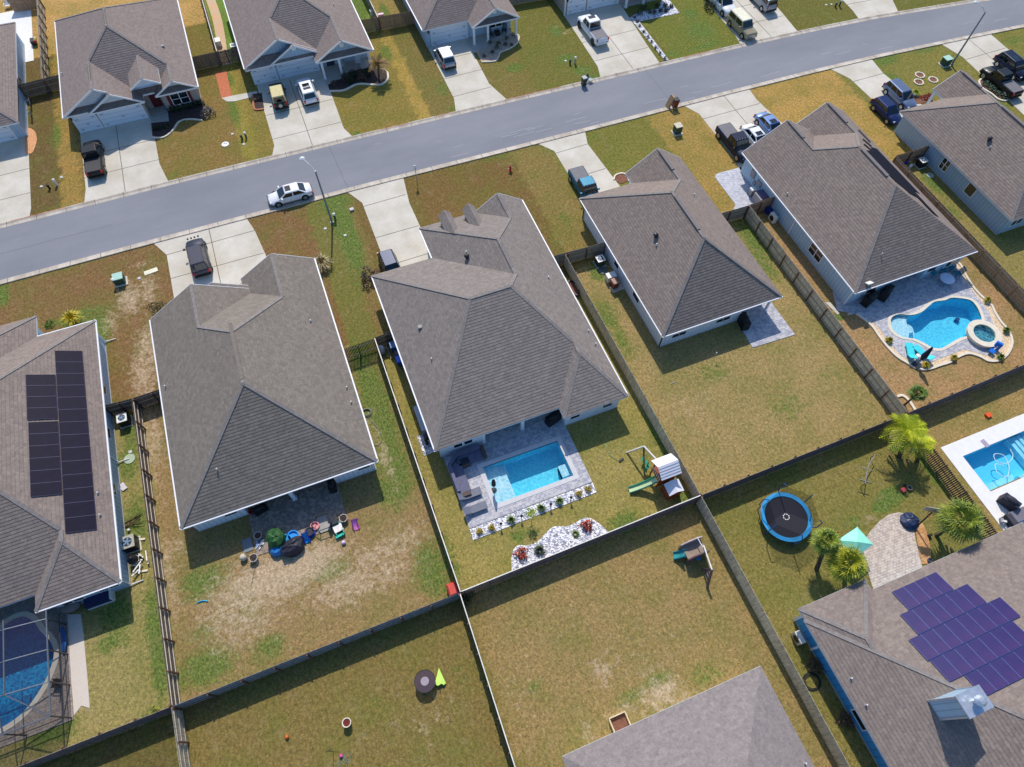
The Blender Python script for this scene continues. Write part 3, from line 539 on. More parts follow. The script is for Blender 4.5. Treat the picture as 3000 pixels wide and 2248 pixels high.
SH_B = shingle('shingle_cool_grey', C(146,137,131), C(130,122,117), C(92,86,86), .27, .6)
SH_C = shingle('shingle_mauve_grey', C(148,135,126), C(131,119,113), C(98,88,86), .27)
SH_D = shingle('shingle_north_row', C(148,135,128), C(134,122,118), C(104,94,94), .27, .3)
SH_E = shingle('shingle_light_grey', C(150,141,138), C(136,128,126), C(116,108,108), .27, .25)
def siding(name, col, pitch=.42, horiz=False):
    q = NT(name); sp = q.n('ShaderNodeSeparateXYZ'); q.l(q.tc.outputs['Object'], sp.inputs[0])
    s = sp.outputs[2] if horiz else q.math('ADD', sp.outputs[0], sp.outputs[1])
    fr = q.math('FRACT', q.math('DIVIDE', s, pitch)); f = q.ramp(q.math('ABSOLUTE', q.math('SUBTRACT', fr, .5)), .40, .44)
    n = q.noise(1.2, 4, .6); c = q.mix(q.ramp(n, .3, .7), tuple(x*.93 for x in col), col)
    q.col(q.mix(q.math('MULTIPLY', f, .38), c, tuple(x*.35 for x in col))); q.b.inputs['Roughness'].default_value = .6; q.bump(f, .6, .03); return q.m
SW = siding('siding_white', C(228,236,246)); SWH = siding('siding_white_lap', C(228,236,246), .2, True)
SB = siding('siding_blue_grey', C(176,206,228), .41); SBL = siding('siding_bright_blue', C(66,164,226), .5); ST = siding('siding_teal', C(56,160,184), .5); SLB = siding('siding_pale_blue', C(172,200,224), .42)
SG = siding('siding_grey', C(164,192,216), .41); STAN = siding('siding_taupe', C(176,166,162), .3)
TRIM = M('white_trim', C(236,238,242), .5, var=.03); GLASS = M('window_glass', C(22,34,44), .08, var=.1, sc=.8, spec=.9); DARK = M('dark_metal', C(34,34,38), .5); BLACK = M('black_plastic', C(20,20,23), .6)
SOFF = M('soffit_fascia', C(214,218,226), .6, var=.04)
def comp(x0, x1, y0, y1, w, e, n, s, ze=2.7): return dict(r=(x0, x1, y0, y1), p=dict(W=w, E=e, N=n, S=s), ze=ze)
def clip(poly, fn):
    out = []
    for i in range(len(poly)):
        a, b = poly[i], poly[(i+1) % len(poly)]; fa, fb = fn(*a), fn(*b)
        if fa <= 1e-9: out.append(a)
        if (fa < -1e-9 and fb > 1e-9) or (fa > 1e-9 and fb < -1e-9):
            t = fa/(fa-fb); out.append((a[0]+(b[0]-a[0])*t, a[1]+(b[1]-a[1])*t))
    return out
def hgt(c, x, y):
    x0, x1, y0, y1 = c['r']; P = c['p']
    if not (x0 <= x <= x1 and y0 <= y <= y1): return -9
    l = [v for v in (P['W']*(x-x0) if isinstance(P['W'], float) else None, P['E']*(x1-x) if isinstance(P['E'], float) else None, P['S']*(y-y0) if isinstance(P['S'], float) else None, P['N']*(y1-y) if isinstance(P['N'], float) else None) if v is not None]
    return c['ze']+min(l)
COURSE = [.27, .022]
def roofparts(cs, sag=0.):
    top = MB(); fas = MB(); gab = MB(); cap = MB()
    for ci, c in enumerate(cs):
        x0, x1, y0, y1 = c['r']; ze = c['ze']-.004*ci; P = c['p']
        H = {}
        if isinstance(P['W'], float): H['W'] = lambda x, y, p=P['W']: p*(x-x0)
        if isinstance(P['E'], float): H['E'] = lambda x, y, p=P['E']: p*(x1-x)
        if isinstance(P['S'], float): H['S'] = lambda x, y, p=P['S']: p*(y-y0)
        if isinstance(P['N'], float): H['N'] = lambda x, y, p=P['N']: p*(y1-y)
        hz = lambda x, y: ze+min(h(x, y) for h in H.values())
        rect = [(x0, y0), (x1, y0), (x1, y1), (x0, y1)]; edges = {}
        for k, h in H.items():
            poly = rect
            for k2, h2 in H.items():
                if k2 != k: poly = clip(poly, lambda x, y, h=h, h2=h2: h(x, y)-h2(x, y))
                if len(poly) < 3: break
            if len(poly) < 3: continue
            pk = P[k]; L = math.sqrt(1+pk*pk)
            uv = [((y if k in 'WE' else x), h(x, y)/pk*L) for x, y in poly]
            hs_ = [h(x, y)/pk*L for x, y in poly]; v_ = 0.; CO = COURSE[0]; vmax = max(hs_); hf = lambda x, y: h(x, y)/pk*L
            while v_ < vmax-.01:
                st_ = clip(clip(poly, lambda x, y: v_-hf(x, y)), lambda x, y: hf(x, y)-v_-CO) if v_ > 0 else clip(poly, lambda x, y: hf(x, y)-CO)
                if len(st_) > 2:
                    R_ = COURSE[1]; zz = lambda x, y: ze+h(x, y)+R_*(1-min(1, max(0, (hf(x, y)-v_)/CO)))
                    top.poly([(x, y, zz(x, y)) for x, y in st_], [((y if k in 'WE' else x), hf(x, y)) for x, y in st_])
                    lo_ = [p_ for p_ in st_ if abs(hf(*p_)-v_) < 1e-4]
                    if len(lo_) == 2:
                        (ax_, ay_), (bx_, by_) = lo_; za_ = ze+h(ax_, ay_)
                        f4 = [Vector((ax_, ay_, za_-.004)), Vector((bx_, by_, za_-.004)), Vector((bx_, by_, za_+R_)), Vector((ax_, ay_, za_+R_))]
                        top.poly(f4, [((y if k in 'WE' else x), v_+.03) for x, y, z in f4])
                v_ += CO
            m = len(poly)
            for i in range(m):
                a, b = poly[i], poly[(i+1) % m]
                key = tuple(sorted([(round(a[0], 2), round(a[1], 2)), (round(b[0], 2), round(b[1], 2))])); edges.setdefault(key, []).append((k, a, b))
        for key, l in edges.items():
            if len(l) == 2:
                a, b = l[0][1], l[0][2]; za, zb = hz(*a), hz(*b); 
                if math.dist(a, b) > .5:
                    ns_ = max(1, int(math.dist(a, b)/.4)); run = None
                    for s_ in range(ns_+1):
                        tm = (min(s_, ns_-1)+.5)/ns_; px_, py_ = a[0]+(b[0]-a[0])*tm, a[1]+(b[1]-a[1])*tm; hid = s_ == ns_ or any(hgt(o_, px_, py_) > za+(zb-za)*tm-.03 for o_ in cs if o_ is not c)
                        if not hid and run is None: run = s_
                        if hid and run is not None:
                            L_ = lambda t: (a[0]+(b[0]-a[0])*t, a[1]+(b[1]-a[1])*t, za+(zb-za)*t-.012)
                            cap.bar(L_(run/ns_), L_(s_/ns_), .30, .05); run = None
        # fascia along eaves, rake boards and gable walls at open ends
        for side, (a, b) in dict(S=((x0, y0), (x1, y0)), N=((x0, y1), (x1, y1)), W=((x0, y0), (x0, y1)), E=((x1, y0), (x1, y1))).items():
            pv = P[side]; nrm = dict(S=(0, -1), N=(0, 1), W=(-1, 0), E=(1, 0))[side]
            if isinstance(pv, float):
                fas.box(min(a[0], b[0])-.015*abs(nrm[0]), max(a[0], b[0])+.015*abs(nrm[0]), min(a[1], b[1])-.015*abs(nrm[1]), max(a[1], b[1])+.015*abs(nrm[1]), ze-.2, ze-.015)
            elif pv == 'g':
                along = (b[0]-a[0], b[1]-a[1]); ts = np.linspace(0, 1, 41); prof = [(a[0]+along[0]*t, a[1]+along[1]*t) for t in ts]; zs = [hz(*p) for p in prof]; pk = int(np.argmax(zs))
                A3, K3, B3 = (*prof[0], zs[0]), (*prof[pk], zs[pk]), (*prof[-1], zs[-1])
                off = Vector((nrm[0], nrm[1], 0))*.02
                for p, q_ in ((A3, K3), (K3, B3)): fas.bar(Vector(p)+off-Vector((0, 0, .09)), Vector(q_)+off-Vector((0, 0, .09)), .05, .2)
                bk = -.75 if c.get('skirt') else -.35
                ba = Vector((nrm[0]*bk, nrm[1]*bk, 0)); i_ = .3
                ax = Vector((along[0], along[1], 0)).normalized(); lo = ze-.25
                v = [Vector((A3[0], A3[1], lo))+ba+ax*i_, Vector((B3[0], B3[1], lo))+ba-ax*i_, Vector((B3[0], B3[1], zs[-1]-.08))+ba-ax*i_, Vector(K3)+ba-Vector((0, 0, .08)), Vector((A3[0], A3[1], zs[0]-.08))+ba+ax*i_]
                vb = [p+Vector((-nrm[0]*.1, -nrm[1]*.1, 0)) for p in v]; gab.add(v+vb, [(0, 1, 2, 3, 4), (9, 8, 7, 6, 5)]+[(i, (i+1) % 5, 5+(i+1) % 5, 5+i) for i in range(5)])
                if c.get('skirt'):
                    rise = .36; n_ = Vector((nrm[0], nrm[1], 0)); L_ = math.dist(a, b)
                    p0, p1 = Vector((*a, ze-.02)), Vector((*b, ze-.02)); q0, q1 = p0+ba+ax*.75+Vector((0, 0, rise)), p1+ba-ax*.75+Vector((0, 0, rise))
                    f = [p0, p1, q1, q0]
                    if (f[1]-f[0]).cross(f[2]-f[0]).z < 0: f = f[::-1]; 
                    uvs = [((p.x if side in 'NS' else p.y), (0 if abs(p.z-(ze-.02)) < 1e-4 else .83)) for p in f]; top.poly(f, uvs)
                    fas.box(min(a[0], b[0]), max(a[0], b[0]), a[1]-.015, a[1]+.02, ze-.22, ze-.03) if side in 'NS' else None
        fas.add([(x0+.02, y0+.02, ze-.19), (x1-.02, y0+.02, ze-.19), (x1-.02, y1-.02, ze-.19), (x0+.02, y1-.02, ze-.19)], [(3, 2, 1, 0)])
    return top, fas, gab, cap
def house(name, label, cs, walls, wallm, roofm, gabm=None, trim=SOFF):
    x0, x1, y0, y1 = cs[0]['r']; t = thing(name, label, 'house', ((x0+x1)/2, (y0+y1)/2, 0), 'houses along the street')
    top, fas, gab, cap = roofparts(cs); r = top.build('roof', roofm, t); cap.uv = {}; cap.build('ridge_cap', M('ridge_shingle', C(134,127,124), .95, var=.2, sc=4), r)
    fas.build('fascia', trim, t)
    if gab.v: gab.build('gable', gabm or wallm, t)
    w = MB()
    for i, a in enumerate(walls): e = .004*i; w.box(a[0]+e, a[1]-e, a[2]+e, a[3]-e, 0, (a[4] if len(a) > 4 else 2.62)-e)
    w.build('wall', wallm, t)
    s = MB()
    for i, a in enumerate(walls): e = .03-.003*i; s.box(a[0]-e, a[1]+e, a[2]-e, a[3]+e, 0, .12-.003*i)
    s.build('foundation', M('slab_edge', C(190,186,180), .9), t); return t
def win(t, side, at, a, b, z0, z1, nx=1, ny=2, mat=None, name='window', frm=TRIM):
    """window let into a wall: side N/S has y=at and spans x a..b; W/E has x=at and spans y"""
    sg = {'S': -1, 'W': -1, 'N': 1, 'E': 1}[side]; g_ = MB(); f_ = MB(); ns = side in 'NS'
    def bx(m, u0, u1, w0, w1, d0, d1):
        lo, hi = sorted((at+sg*d0, at+sg*d1))
        m.box(u0, u1, lo, hi, w0, w1) if ns else m.box(lo, hi, u0, u1, w0, w1)
    bx(g_, a, b, z0, z1, -.04, .012); w = .07
    for u0, u1, w0, w1 in ((a-w, b+w, z0-w, z0), (a-w, b+w, z1, z1+w), (a-w, a, z0, z1), (b, b+w, z0, z1)): bx(f_, u0, u1, w0, w1, -.03, .045)
    for i in range(1, nx): u = a+(b-a)*i/nx; bx(f_, u-.045, u+.045, z0, z1, 0, .04)
    for i in range(1, ny): u = z0+(z1-z0)*i/ny; bx(f_, a, b, u-.025, u+.025, 0, .03)
    g = g_.build(name, mat or GLASS, t); f_.build('frame', frm, g); return g
def vent(t, rc, x, y, z, kind='pipe'):
    p = T(rc, x, y, z); m = MB()
    if kind == 'pipe': m.cyl((p.x, p.y, z-.15), (p.x, p.y, z+.28), .06, .06, 8); mt = M('vent_pipe', C(210,210,212), .5)
    elif kind == 'turbine': m.lathe((p.x, p.y, z-.1), [(.13, 0), (.13, .25), (.24, .32), (.26, .45), (.16, .58), (.02, .62)], 12); mt = M('vent_dark', C(60,60,66), .4, metal=.5)
    else: m.obox((p.x, p.y, z+.08), (.34, .34, .22)); mt = M('vent_box', C(150,148,146), .6)
    m.build('roof_vent', mt, t)
def zsolve(c, rc, x, y):
    lo, hi = 2., 12.
    x0, x1, y0, y1 = c['r']; P = c['p']; 
    def hh(px, py):
        l = []
        if isinstance(P['W'], float): l.append(P['W']*(px-x0))
        if isinstance(P['E'], float): l.append(P['E']*(x1-px))
        if isinstance(P['S'], float): l.append(P['S']*(py-y0))
        if isinstance(P['N'], float): l.append(P['N']*(y1-py))
        return c['ze']+min(l)
    for _ in range(40):
        m = (lo+hi)/2; p = T(rc, x, y, m)
        if m < hh(p.x, p.y): lo = m
        else: hi = m
    return m
def vents(t, c, lst):
    for rc, x, y, k in lst: vent(t, rc, x, y, zsolve(c, rc, x, y), k)
def gutter(t, pts, mat=TRIM, w=.13):
    for a, b in pts:
        m = MB(); m.bar((a[0], a[1], 2.62), (b[0], b[1], 2.62), w, .12); m.build('gutter', mat, t)
def ridgevent(t, pts):
    for a, b in pts:
        m = MB(); m.bar(a, b, .34, .14); m.build('ridge_vent', M('ridge_vent_shingle', C(124,117,116), .95), t)
def garage(t, y, a, b, z1=2.1, sgn=-1, mat=TRIM):
    m = MB(); m.box(a, b, y-.03, y+.03, .04, z1); g = m.build('garage_door', M('garage_white', C(226,234,246), .5, var=.03), t)
    f_ = MB(); f_.box(a-.14, a, y-.05, y+.05, 0, z1+.12); f_.box(b, b+.14, y-.05, y+.05, 0, z1+.12); f_.box(a, b, y-.05, y+.05, z1, z1+.12); f_.build('frame', TRIM, g)
    h = MB()
    for u in (a+.12, b-.52):
        for z in (.35, 1.75): h.box(u, u+.4, y-.05, y-.028, z, z+.05)
    u = (a+b)/2
    h.box(u-.09, u-.05, y-.055, y-.028, .85, 1.1); h.box(u+.05, u+.09, y-.055, y-.028, .85, 1.1)
    for z in (.55, 1.07, 1.58): h.box(a, b, y-.034, y-.029, z, z+.015)
    h.build('hinge', M('iron_black', C(40,42,50), .5), g); return g
def lantern(t, x, y, z=1.9):
    m = MB(); m.box(x-.07, x+.07, y-.16, y, z, z+.3); m.box(x-.1, x+.1, y-.2, y, z+.3, z+.34); m.build('wall_lantern', BLACK, t)
def column(t, x, y, z1=2.5, w=.22, mat=TRIM):
    m = MB(); m.box(x-w/2, x+w/2, y-w/2, y+w/2, 0, z1); m.box(x-w/2-.04, x+w/2+.04, y-w/2-.04, y+w/2+.04, 0, .18); m.box(x-w/2-.04, x+w/2+.04, y-w/2-.04, y+w/2+.04, z1-.12, z1); m.build('porch_column', mat, t)
# --- H1 left edge, solar
p = .6; cs = [comp(-43.0, -23.36, 22.8, 47.45, p, p, .55, .5), comp(-29.4, -23.36, 21.5, 26.4, .6, .6, 'o', .46), comp(-41, -28.5, 38, 50.0, .6, .6, .6, 'o')]
h1 = house('house', 'mauve grey roofed house at the left edge with black solar panels', cs, [(-42.5, -23.8, 26.2, 47.0), (-28.95, -23.8, 21.95, 30), (-40.5, -29, 45, 49.6)], SLB, SH_C)
for a, b in ((40.0, 40.9), (35.3, 36.3), (29.7, 30.7)): win(h1, 'E', -23.8, a, b, .95, 1.75, 1, 1)
win(h1, 'S', 21.95, -25.6, -24.2, 1.0, 1.7, 2, 1); win(h1, 'S', 21.95, -28.4, -26.8, .9, 1.8, 2, 1)
gutter(h1, [((-23.3, 21.45), (-23.3, 47.5)), ((-28.6, 47.52), (-23.3, 47.52)), ((-29.45, 21.44), (-23.3, 21.44))])
for y_ in (46.85, 33.3, 22.0):
    m = MB(); m.tube([(-23.72, y_, 2.5), (-23.72, y_, .15), (-22.8, y_+.05, .08)], .05, 6); m.build('downspout', TRIM, h1)
vents(h1, cs[0], [(31,800,955,'pipe'), (31,818,1133,'pipe')])
# --- H2
p = .61; cs = [comp(-18.48, -2.4, 24.05, 45.66, p, p, p, .6), comp(-18.48, -8.5, 40.6, 45.7, p, p, 'g', 'o'), comp(-15.4, -8.5, 45.6, 46.1, p, p, 'g', 'o'), comp(-9.68, -2.4, 42, 47.5, p, p, 'g', 'o')]
h2 = house('house', 'brown grey hip roofed house with a brick patio full of toys behind it', cs, [(-18.05, -2.8, 27.6, 45.2), (-18.05, -13.9, 24.5, 27.7), (-6.35, -2.8, 24.5, 27.7), (-14.8, -9, 44, 45.6), (-9.2, -2.8, 44, 47.1)], SW, SH_A)
gutter(h2, [((-18.54, 24.0), (-18.54, 45.7)), ((-2.34, 24.0), (-2.34, 47.5)), ((-18.5, 23.99), (-2.34, 23.99))])
win(h2, 'S', 24.5, -15.5, -14.5, 1.1, 1.75, 1, 1); win(h2, 'S', 24.5, -4.2, -3.2, 1.1, 1.75, 1, 1)
win(h2, 'S', 27.6, -13.3, -10.3, .1, 2.1, 2, 1, name='sliding_door')
column(h2, -10.0, 24.45, 2.5, .3); win(h2, 'S', 27.6, -9.4, -7.8, .9, 2.1, 2, 1)
vents(h2, cs[0], [(31,1343,95,'pipe'), (32,876,103,'pipe'), (32,912,222,'pipe'), (31,1762,765,'pipe'), (22,583,1085,'pipe')])
m = MB(); m.bar((-10.44, 38.5, 7.62), (-10.44, 32.6, 7.62), .3, .06); m.build('ridge_vent', SH_A, h2)
# --- H3 centre with pool
cs = [comp(2.45, 20.05, 23.13, 43.3, .645, .70, .49, .43), comp(8.7, 20.05, 35.4, 47.6, .645, .70, .51, 'o'), comp(14.6, 20.05, 43.8, 47.5, .7, .70, 'g', 'o'), comp(13.87, 20.05, 22.0, 27.9, .60, .70, 'o', .43)]
h3 = house('house', 'large grey multi hip roofed house in the centre with two small dormers', cs, [(2.85, 19.65, 27.0, 42.9), (2.85, 6.85, 23.55, 27.1), (14.3, 19.65, 22.45, 27.1), (9.1, 19.65, 42, 47.2)], SWH, SH_B)
gutter(h3, [((2.39, 23.1), (2.39, 43.3)), ((8.64, 43.3), (8.64, 47.6)), ((20.11, 22), (20.11, 47.5))])
win(h3, 'S', 23.55, 4.15, 4.9, 1.0, 1.75, 1, 1); win(h3, 'S', 23.55, 5.1, 5.85, 1.0, 1.75, 1, 1); win(h3, 'S', 22.45, 14.8, 15.7, 1.0, 1.5, 1, 1); win(h3, 'S', 22.45, 18.0, 18.9, 1.0, 1.5, 1, 1)
win(h3, 'S', 27.0, 8, 12, .1, 2.1, 3, 1, name='sliding_door'); column(h3, 10.6, 23.6, 2.5, .3); column(h3, 6.9, 23.6, 2.5, .25)
vents(h3, cs[0], [(22,1467,1133,'box'), (22,1560,1393,'pipe'), (23,572,733,'pipe'), (23,895,1165,'pipe'), (23,952,1272,'pipe')]); vents(h3, cs[1], [(22,1840,528,'pipe'), (22,1845,570,'turbine')])
ridgevent(h3, [((14.62, 39.5, 6.47), (14.62, 36.4, 6.47)), ((17.33, 47.0, 4.56), (17.33, 45.0, 4.56))])
for (cx, cy) in ((11.4, 46.5), (14.0, 46.5)):
    m = MB(); d = MB(); hw = .68; zt = 4.6; ze_ = 3.95; y1 = cy+.8; yb = 43.85; ye = 45.05
    for sx_, uvs in ((-1, 0), (1, 0)):
        f = [(cx+sx_*hw, y1, ze_), (cx, y1, zt), (cx, yb, zt), (cx+sx_*hw, ye, ze_)]; f = f if sx_ > 0 else f[::-1]
        f = [Vector(v) for v in f]
        if (f[1]-f[0]).cross(f[2]-f[0]).z < 0: f = f[::-1]
        m.poly(f, [(v.y, (zt-v.z)*1.4) for v in f])
    r = m.build('dormer', SH_B, h3); d.box(cx-.5, cx+.5, ye, y1-.12, 3.0, ze_-.02); d.add([(cx-.5, y1-.13, ze_), (cx+.5, y1-.13, ze_), (cx, y1-.13, zt-.08)], [(0, 1, 2)]); d.build('dormer_wall', SWH, r)
# --- H4
p = .7; cs = [comp(25.94, 39.0, 26.55, 45.5, p, p, p, .745), comp(32.2, 39.0, 42.05, 47.1, p, p, 'g', 'o')]
h4 = house('house', 'white sided hip roofed house with a small grey paver patio at its rear corner', cs, [(26.35, 38.6, 28.2, 45.1), (26.35, 35.2, 26.95, 28.3), (32.6, 38.6, 44, 46.7)], SW, SH_C)
gutter(h4, [((25.9, 26.5), (25.9, 45.5)), ((25.9, 26.5), (39.05, 26.5))]); column(h4, 38.4, 27.0, 2.5, .2)
win(h4, 'W', 26.35, 36.4, 37.3, .95, 1.6, 1, 1); win(h4, 'W', 26.35, 31.8, 33.0, .95, 1.6, 1, 1)
for a in (27.5, 28.3, 32.4, 33.2): win(h4, 'S', 26.95, a, a+.72, .95, 1.5, 1, 1)
vents(h4, cs[0], [(23,1437,400,'turbine'), (23,1443,470,'pipe'), (23,1750,65,'pipe')]); ridgevent(h4, [((32.47, 38.3, 7.3), (32.47, 33.7, 7.3)), ((35.6, 46.6, 5.12), (35.6, 43.6, 5.12))])
for y_ in (44.9, 26.9):
    m = MB(); m.bar((26.28, y_, 2.5), (26.28, y_, .1), .09); m.build('downspout', DARK, h4)
# --- H5
p = .645; cs = [comp(45.95, 60.8, 24.3, 45.1, p, p, p, .645), comp(45.95, 55.25, 40.4, 45.4, p, p, 'g', 'o'), comp(53.9, 60.8, 41.6, 47.1, p, p, 'g', 'o')]
h5 = house('house', 'blue grey sided house with heating mats on its roof beside the freeform pool', cs, [(46.35, 60.4, 26.5, 44.7), (46.35, 51.2, 24.7, 26.6), (55.6, 60.4, 24.7, 26.6), (46.35, 55, 43, 45.0), (54.3, 60.4, 43, 46.7)], SB, SH_C)
gutter(h5, [((45.9, 24.3), (45.9, 45.4)), ((45.9, 24.25), (60.85, 24.25))]); win(h5, 'W', 46.35, 29.8, 31.7, .85, 2.15, 2, 2)
win(h5, 'S', 24.7, 48.3, 49.5, .9, 1.7, 1, 1); win(h5, 'S', 26.5, 51.6, 55.2, .1, 2.2, 3, 1, name='sliding_door'); win(h5, 'S', 24.7, 55.9, 57.0, .9, 1.9, 1, 1); win(h5, 'S', 24.7, 58.3, 59.9, .7, 1.9, 2, 1)
vents(h5, cs[0], [(24,290,55,'pipe'), (24,1055,545,'pipe')]); ridgevent(h5, [((50.6, 45.1, 5.73), (50.6, 42.3, 5.73)), ((57.35, 46.8, 4.95), (57.35, 43.4, 4.95)), ((53.4, 37.2, 7.52), (53.4, 33, 7.52))])
for y_ in (34.9, 24.75):
    m = MB(); m.bar((46.3, y_, 2.5), (46.3, y_, .1), .11); m.build('downspout', TRIM, h5)
m = MB(); pts = [(54.05, 37.2), (56.3, 38.1), (57.7, 39.3), (59.3, 39.6), (59.3, 32.3), (58.1, 32.4), (58.0, 28.4), (57.1, 28.6), (56.9, 31.0), (55.5, 31.1), (55.2, 31.8), (54.4, 32.5), (54.25, 33.5)]
sl = lambda x: 2.7+.645*(60.8-x)+.07
tri = tessellate_polygon([[Vector((a, b, 0)) for a, b in pts]]); v = [(a, b, sl(a)) for a, b in pts]; n = len(v)
m.add(v+[(a, b, c_-.06) for a, b, c_ in v], [tuple(t_) for t_ in tri]+[(i, (i+1) % n, n+(i+1) % n, n+i) for i in range(n)])
single(m, 'pool_heating_mat', M('black_rubber_mat', C(26,28,42), .9, var=.25, sc=2, sc3=(8, .3, 1), spec=.1), 'ragged black solar heating mat lying on the east slope of the blue grey house roof', 'solar mat', (57, 35, 0))
m = MB()
for (a, b) in (((58.9, 42.7), (58.95, 40.6)), ((57.1, 40.3), (57.7, 39.3)), ((55.6, 38.8), (56.4, 37.9))): m.bar((*a, sl(a[0])), (*b, sl(b[0])), .2, .1)
single(m, 'heating_pipe', BLACK, 'loose black header pipes on the blue grey house roof above the heating mat', 'pipe', (57, 43, 0))
# --- H6
p = .65; cs = [comp(67.1, 79.0, 26.3, 44.8, p, p, p, p), comp(73.4, 79.0, 42, 46.7, p, p, 'g', 'o')]
h6 = house('house', 'slate blue sided house at the right edge with a covered entry porch toward the street', cs, [(67.5, 78.6, 26.7, 44.4)], SG, SH_C)
column(h6, 73.6, 46.4, 2.5, .25); column(h6, 78.8, 46.4, 2.5, .25)
win(h6, 'W', 67.5, 35.9, 36.9, .9, 2.2, 2, 2); win(h6, 'W', 67.5, 31.6, 32.7, .95, 2.2, 1, 1); win(h6, 'S', 26.7, 68.6, 70.0, .9, 1.7, 2, 1)
vents(h6, cs[0], [(14,1922,1140,'turbine'), (14,1930,1200,'pipe')]); ridgevent(h6, [((73.05, 38, 6.6), (73.05, 32.4, 6.6)), ((76.2, 46.2, 4.55), (76.2, 43.2, 4.55))])
# --- H7 teal at right edge
p = .6; cs = [comp(88.6, 104, 26, 46.6, p, p, p, p)]
h7 = house('house', 'teal sided house corner cut off by the right edge of the street view', cs, [(89.0, 103.6, 26.4, 46.2)], ST, SH_C)
# --- north side
def ribbon(t, pts):
    for a, b in pts: m = MB(); m.bar(a, b, .04, .03); m.build('ridge_flashing', DARK, t)
p = .571; cs = [comp(-24.65, -9.4, 79.4, 98.5, p, p, p, p), comp(-24.65, -15.7, 78.5, 83.9, p, p, 'o', 'g'), comp(-21.87, -15.65, 78.1, 78.6, .6, .571, 'o', 'g'), comp(-16.5, -13.1, 78.8, 83.6, p, p, 'o', 'g', 4.05), comp(-14.35, -9.4, 78.6, 81.9, p, p, 'o', 'g')]
for c_ in (cs[1], cs[2], cs[4]): c_['skirt'] = True
hA = house('house', 'north side house with dark red front door, red shutters and stacked front gables', cs, [(-24.2, -9.8, 80.6, 98.1), (-24.2, -16.0, 78.95, 82), (-13.9, -9.8, 79.3, 82)], STAN, SH_D, SWH, TRIM)
garage(hA, 78.93, -24.0, -21.6, 2.15); garage(hA, 78.93, -21.2, -16.4, 2.15)
win(hA, 'S', 79.3, -12.9, -11.0, .6, 2.0, 2, 2); m = MB(); m.box(-13.35, -13.0, 79.24, 79.29, .6, 2.05); m.box(-10.9, -10.6, 79.24, 79.29, .6, 2.05); m.build('shutter', M('red_shutter', C(110,24,36), .6), hA)
m = MB(); m.box(-15.4, -14.3, 80.5, 80.58, .05, 2.4); m.build('front_door', M('maroon_door', C(92,16,28), .5), hA)
for x in (-24.1, -21.4, -16.15): lantern(hA, x, 78.9)
gutter(hA, [((-24.72, 78.4), (-24.72, 98.5)), ((-9.33, 78.6), (-9.33, 98.5))]); vents(hA, cs[0], [(11,1320,380,'box'), (11,508,605,'pipe')])
ribbon(hA, [((-20.1, 83.3, 5.36), (-20.1, 80.2, 5.36)), ((-20.35, 83.3, 5.25), (-20.35, 80.2, 5.25)), ((-17.15, 90.5, 7.1), (-17.15, 87.4, 7.1)), ((-16.95, 90.5, 7.1), (-16.95, 87.4, 7.1))])
cs = [comp(-3.55, 12.15, 79.6, 97.5, p, p, p, p), comp(-3.55, 6.1, 80.0, 84.5, p, p, 'o', 'g'), comp(-.5, 6.1, 79.6, 80.1, p, p, 'o', 'g'), comp(4.85, 12.15, 78.1, 83.3, p, p, 'o', 'g')]
cs[1]['skirt'] = cs[3]['skirt'] = True
hB = house('house', 'north side house with pale blue gables and rocking chairs on its front porch', cs, [(-3.1, 11.7, 80.9, 97.1), (-3.1, 5.4, 80.5, 82)], SLB, SH_D, SLB, TRIM)
garage(hB, 80.47, -2.9, -.2, 2.15); garage(hB, 80.47, .3, 5.1, 2.15)
for x in (5.5, 7.7, 11.5): column(hB, x, 78.5, 2.45, .26)
win(hB, 'S', 80.9, 8.4, 10.8, .7, 1.9, 3, 1); m = MB(); m.box(6.3, 7.3, 80.82, 80.9, .05, 2.1); m.build('front_door', M('navy_door', C(50,60,80), .5), hB)
for x in (-3.0, .05): lantern(hB, x, 80.45)
for x in (2.8, 8.5):
    m = MB(); z_ = 3.95 if x < 5 else 3.75; yf = 79.95 if x < 5 else 78.83; m.cyl((x, yf-.06, z_), (x, yf, z_), .3, .3, 16); m.build('gable_vent', TRIM, hB)
gutter(hB, [((-3.62, 80), (-3.62, 97.5)), ((12.22, 78.1), (12.22, 97.5))]); vents(hB, cs[0], [(12,768,45,'pipe')])
cs = [comp(19.2, 31.95, 79.7, 97.5, p, p, p, p), comp(25.35, 31.95, 78.0, 83.0, p, p, 'o', 'g')]
cs[1]['skirt'] = True
hC = house('house', 'north side house with one front gable, white porch posts and dark teal rocking chairs', cs, [(19.65, 31.5, 80.15, 97.1)], SLB, SH_D, SLB, TRIM)
garage(hC, 80.12, 20.4, 25.2, 2.1); lantern(hC, 19.95, 80.1); lantern(hC, 25.8, 80.1)
for x in (25.65, 27.6, 31.6): column(hC, x, 78.4, 2.45, .26)
win(hC, 'S', 80.15, 28.5, 30.2, .7, 1.85, 2, 1); m = MB(); m.box(28.2, 28.42, 80.09, 80.14, .7, 1.9); m.box(30.28, 30.5, 80.09, 80.14, .7, 1.9); m.build('shutter', M('teal_shutter', C(30,66,84), .6), hC)
m = MB(); m.cyl((28.7, 78.68, 3.7), (28.7, 78.76, 3.7), .28, .28, 16); m.build('gable_vent', TRIM, hC)
gutter(hC, [((19.13, 79.7), (19.13, 97.5))])
cs = [comp(39.2, 54.5, 79.8, 97.5, p, p, p, p), comp(47.5, 54.5, 78.6, 83.3, p, p, 'o', 'g')]
hD = house('house', 'house at the top edge behind the lifted white pickup', cs, [(39.6, 54.1, 80.2, 97.1)], STAN, SH_D, SLB, TRIM)
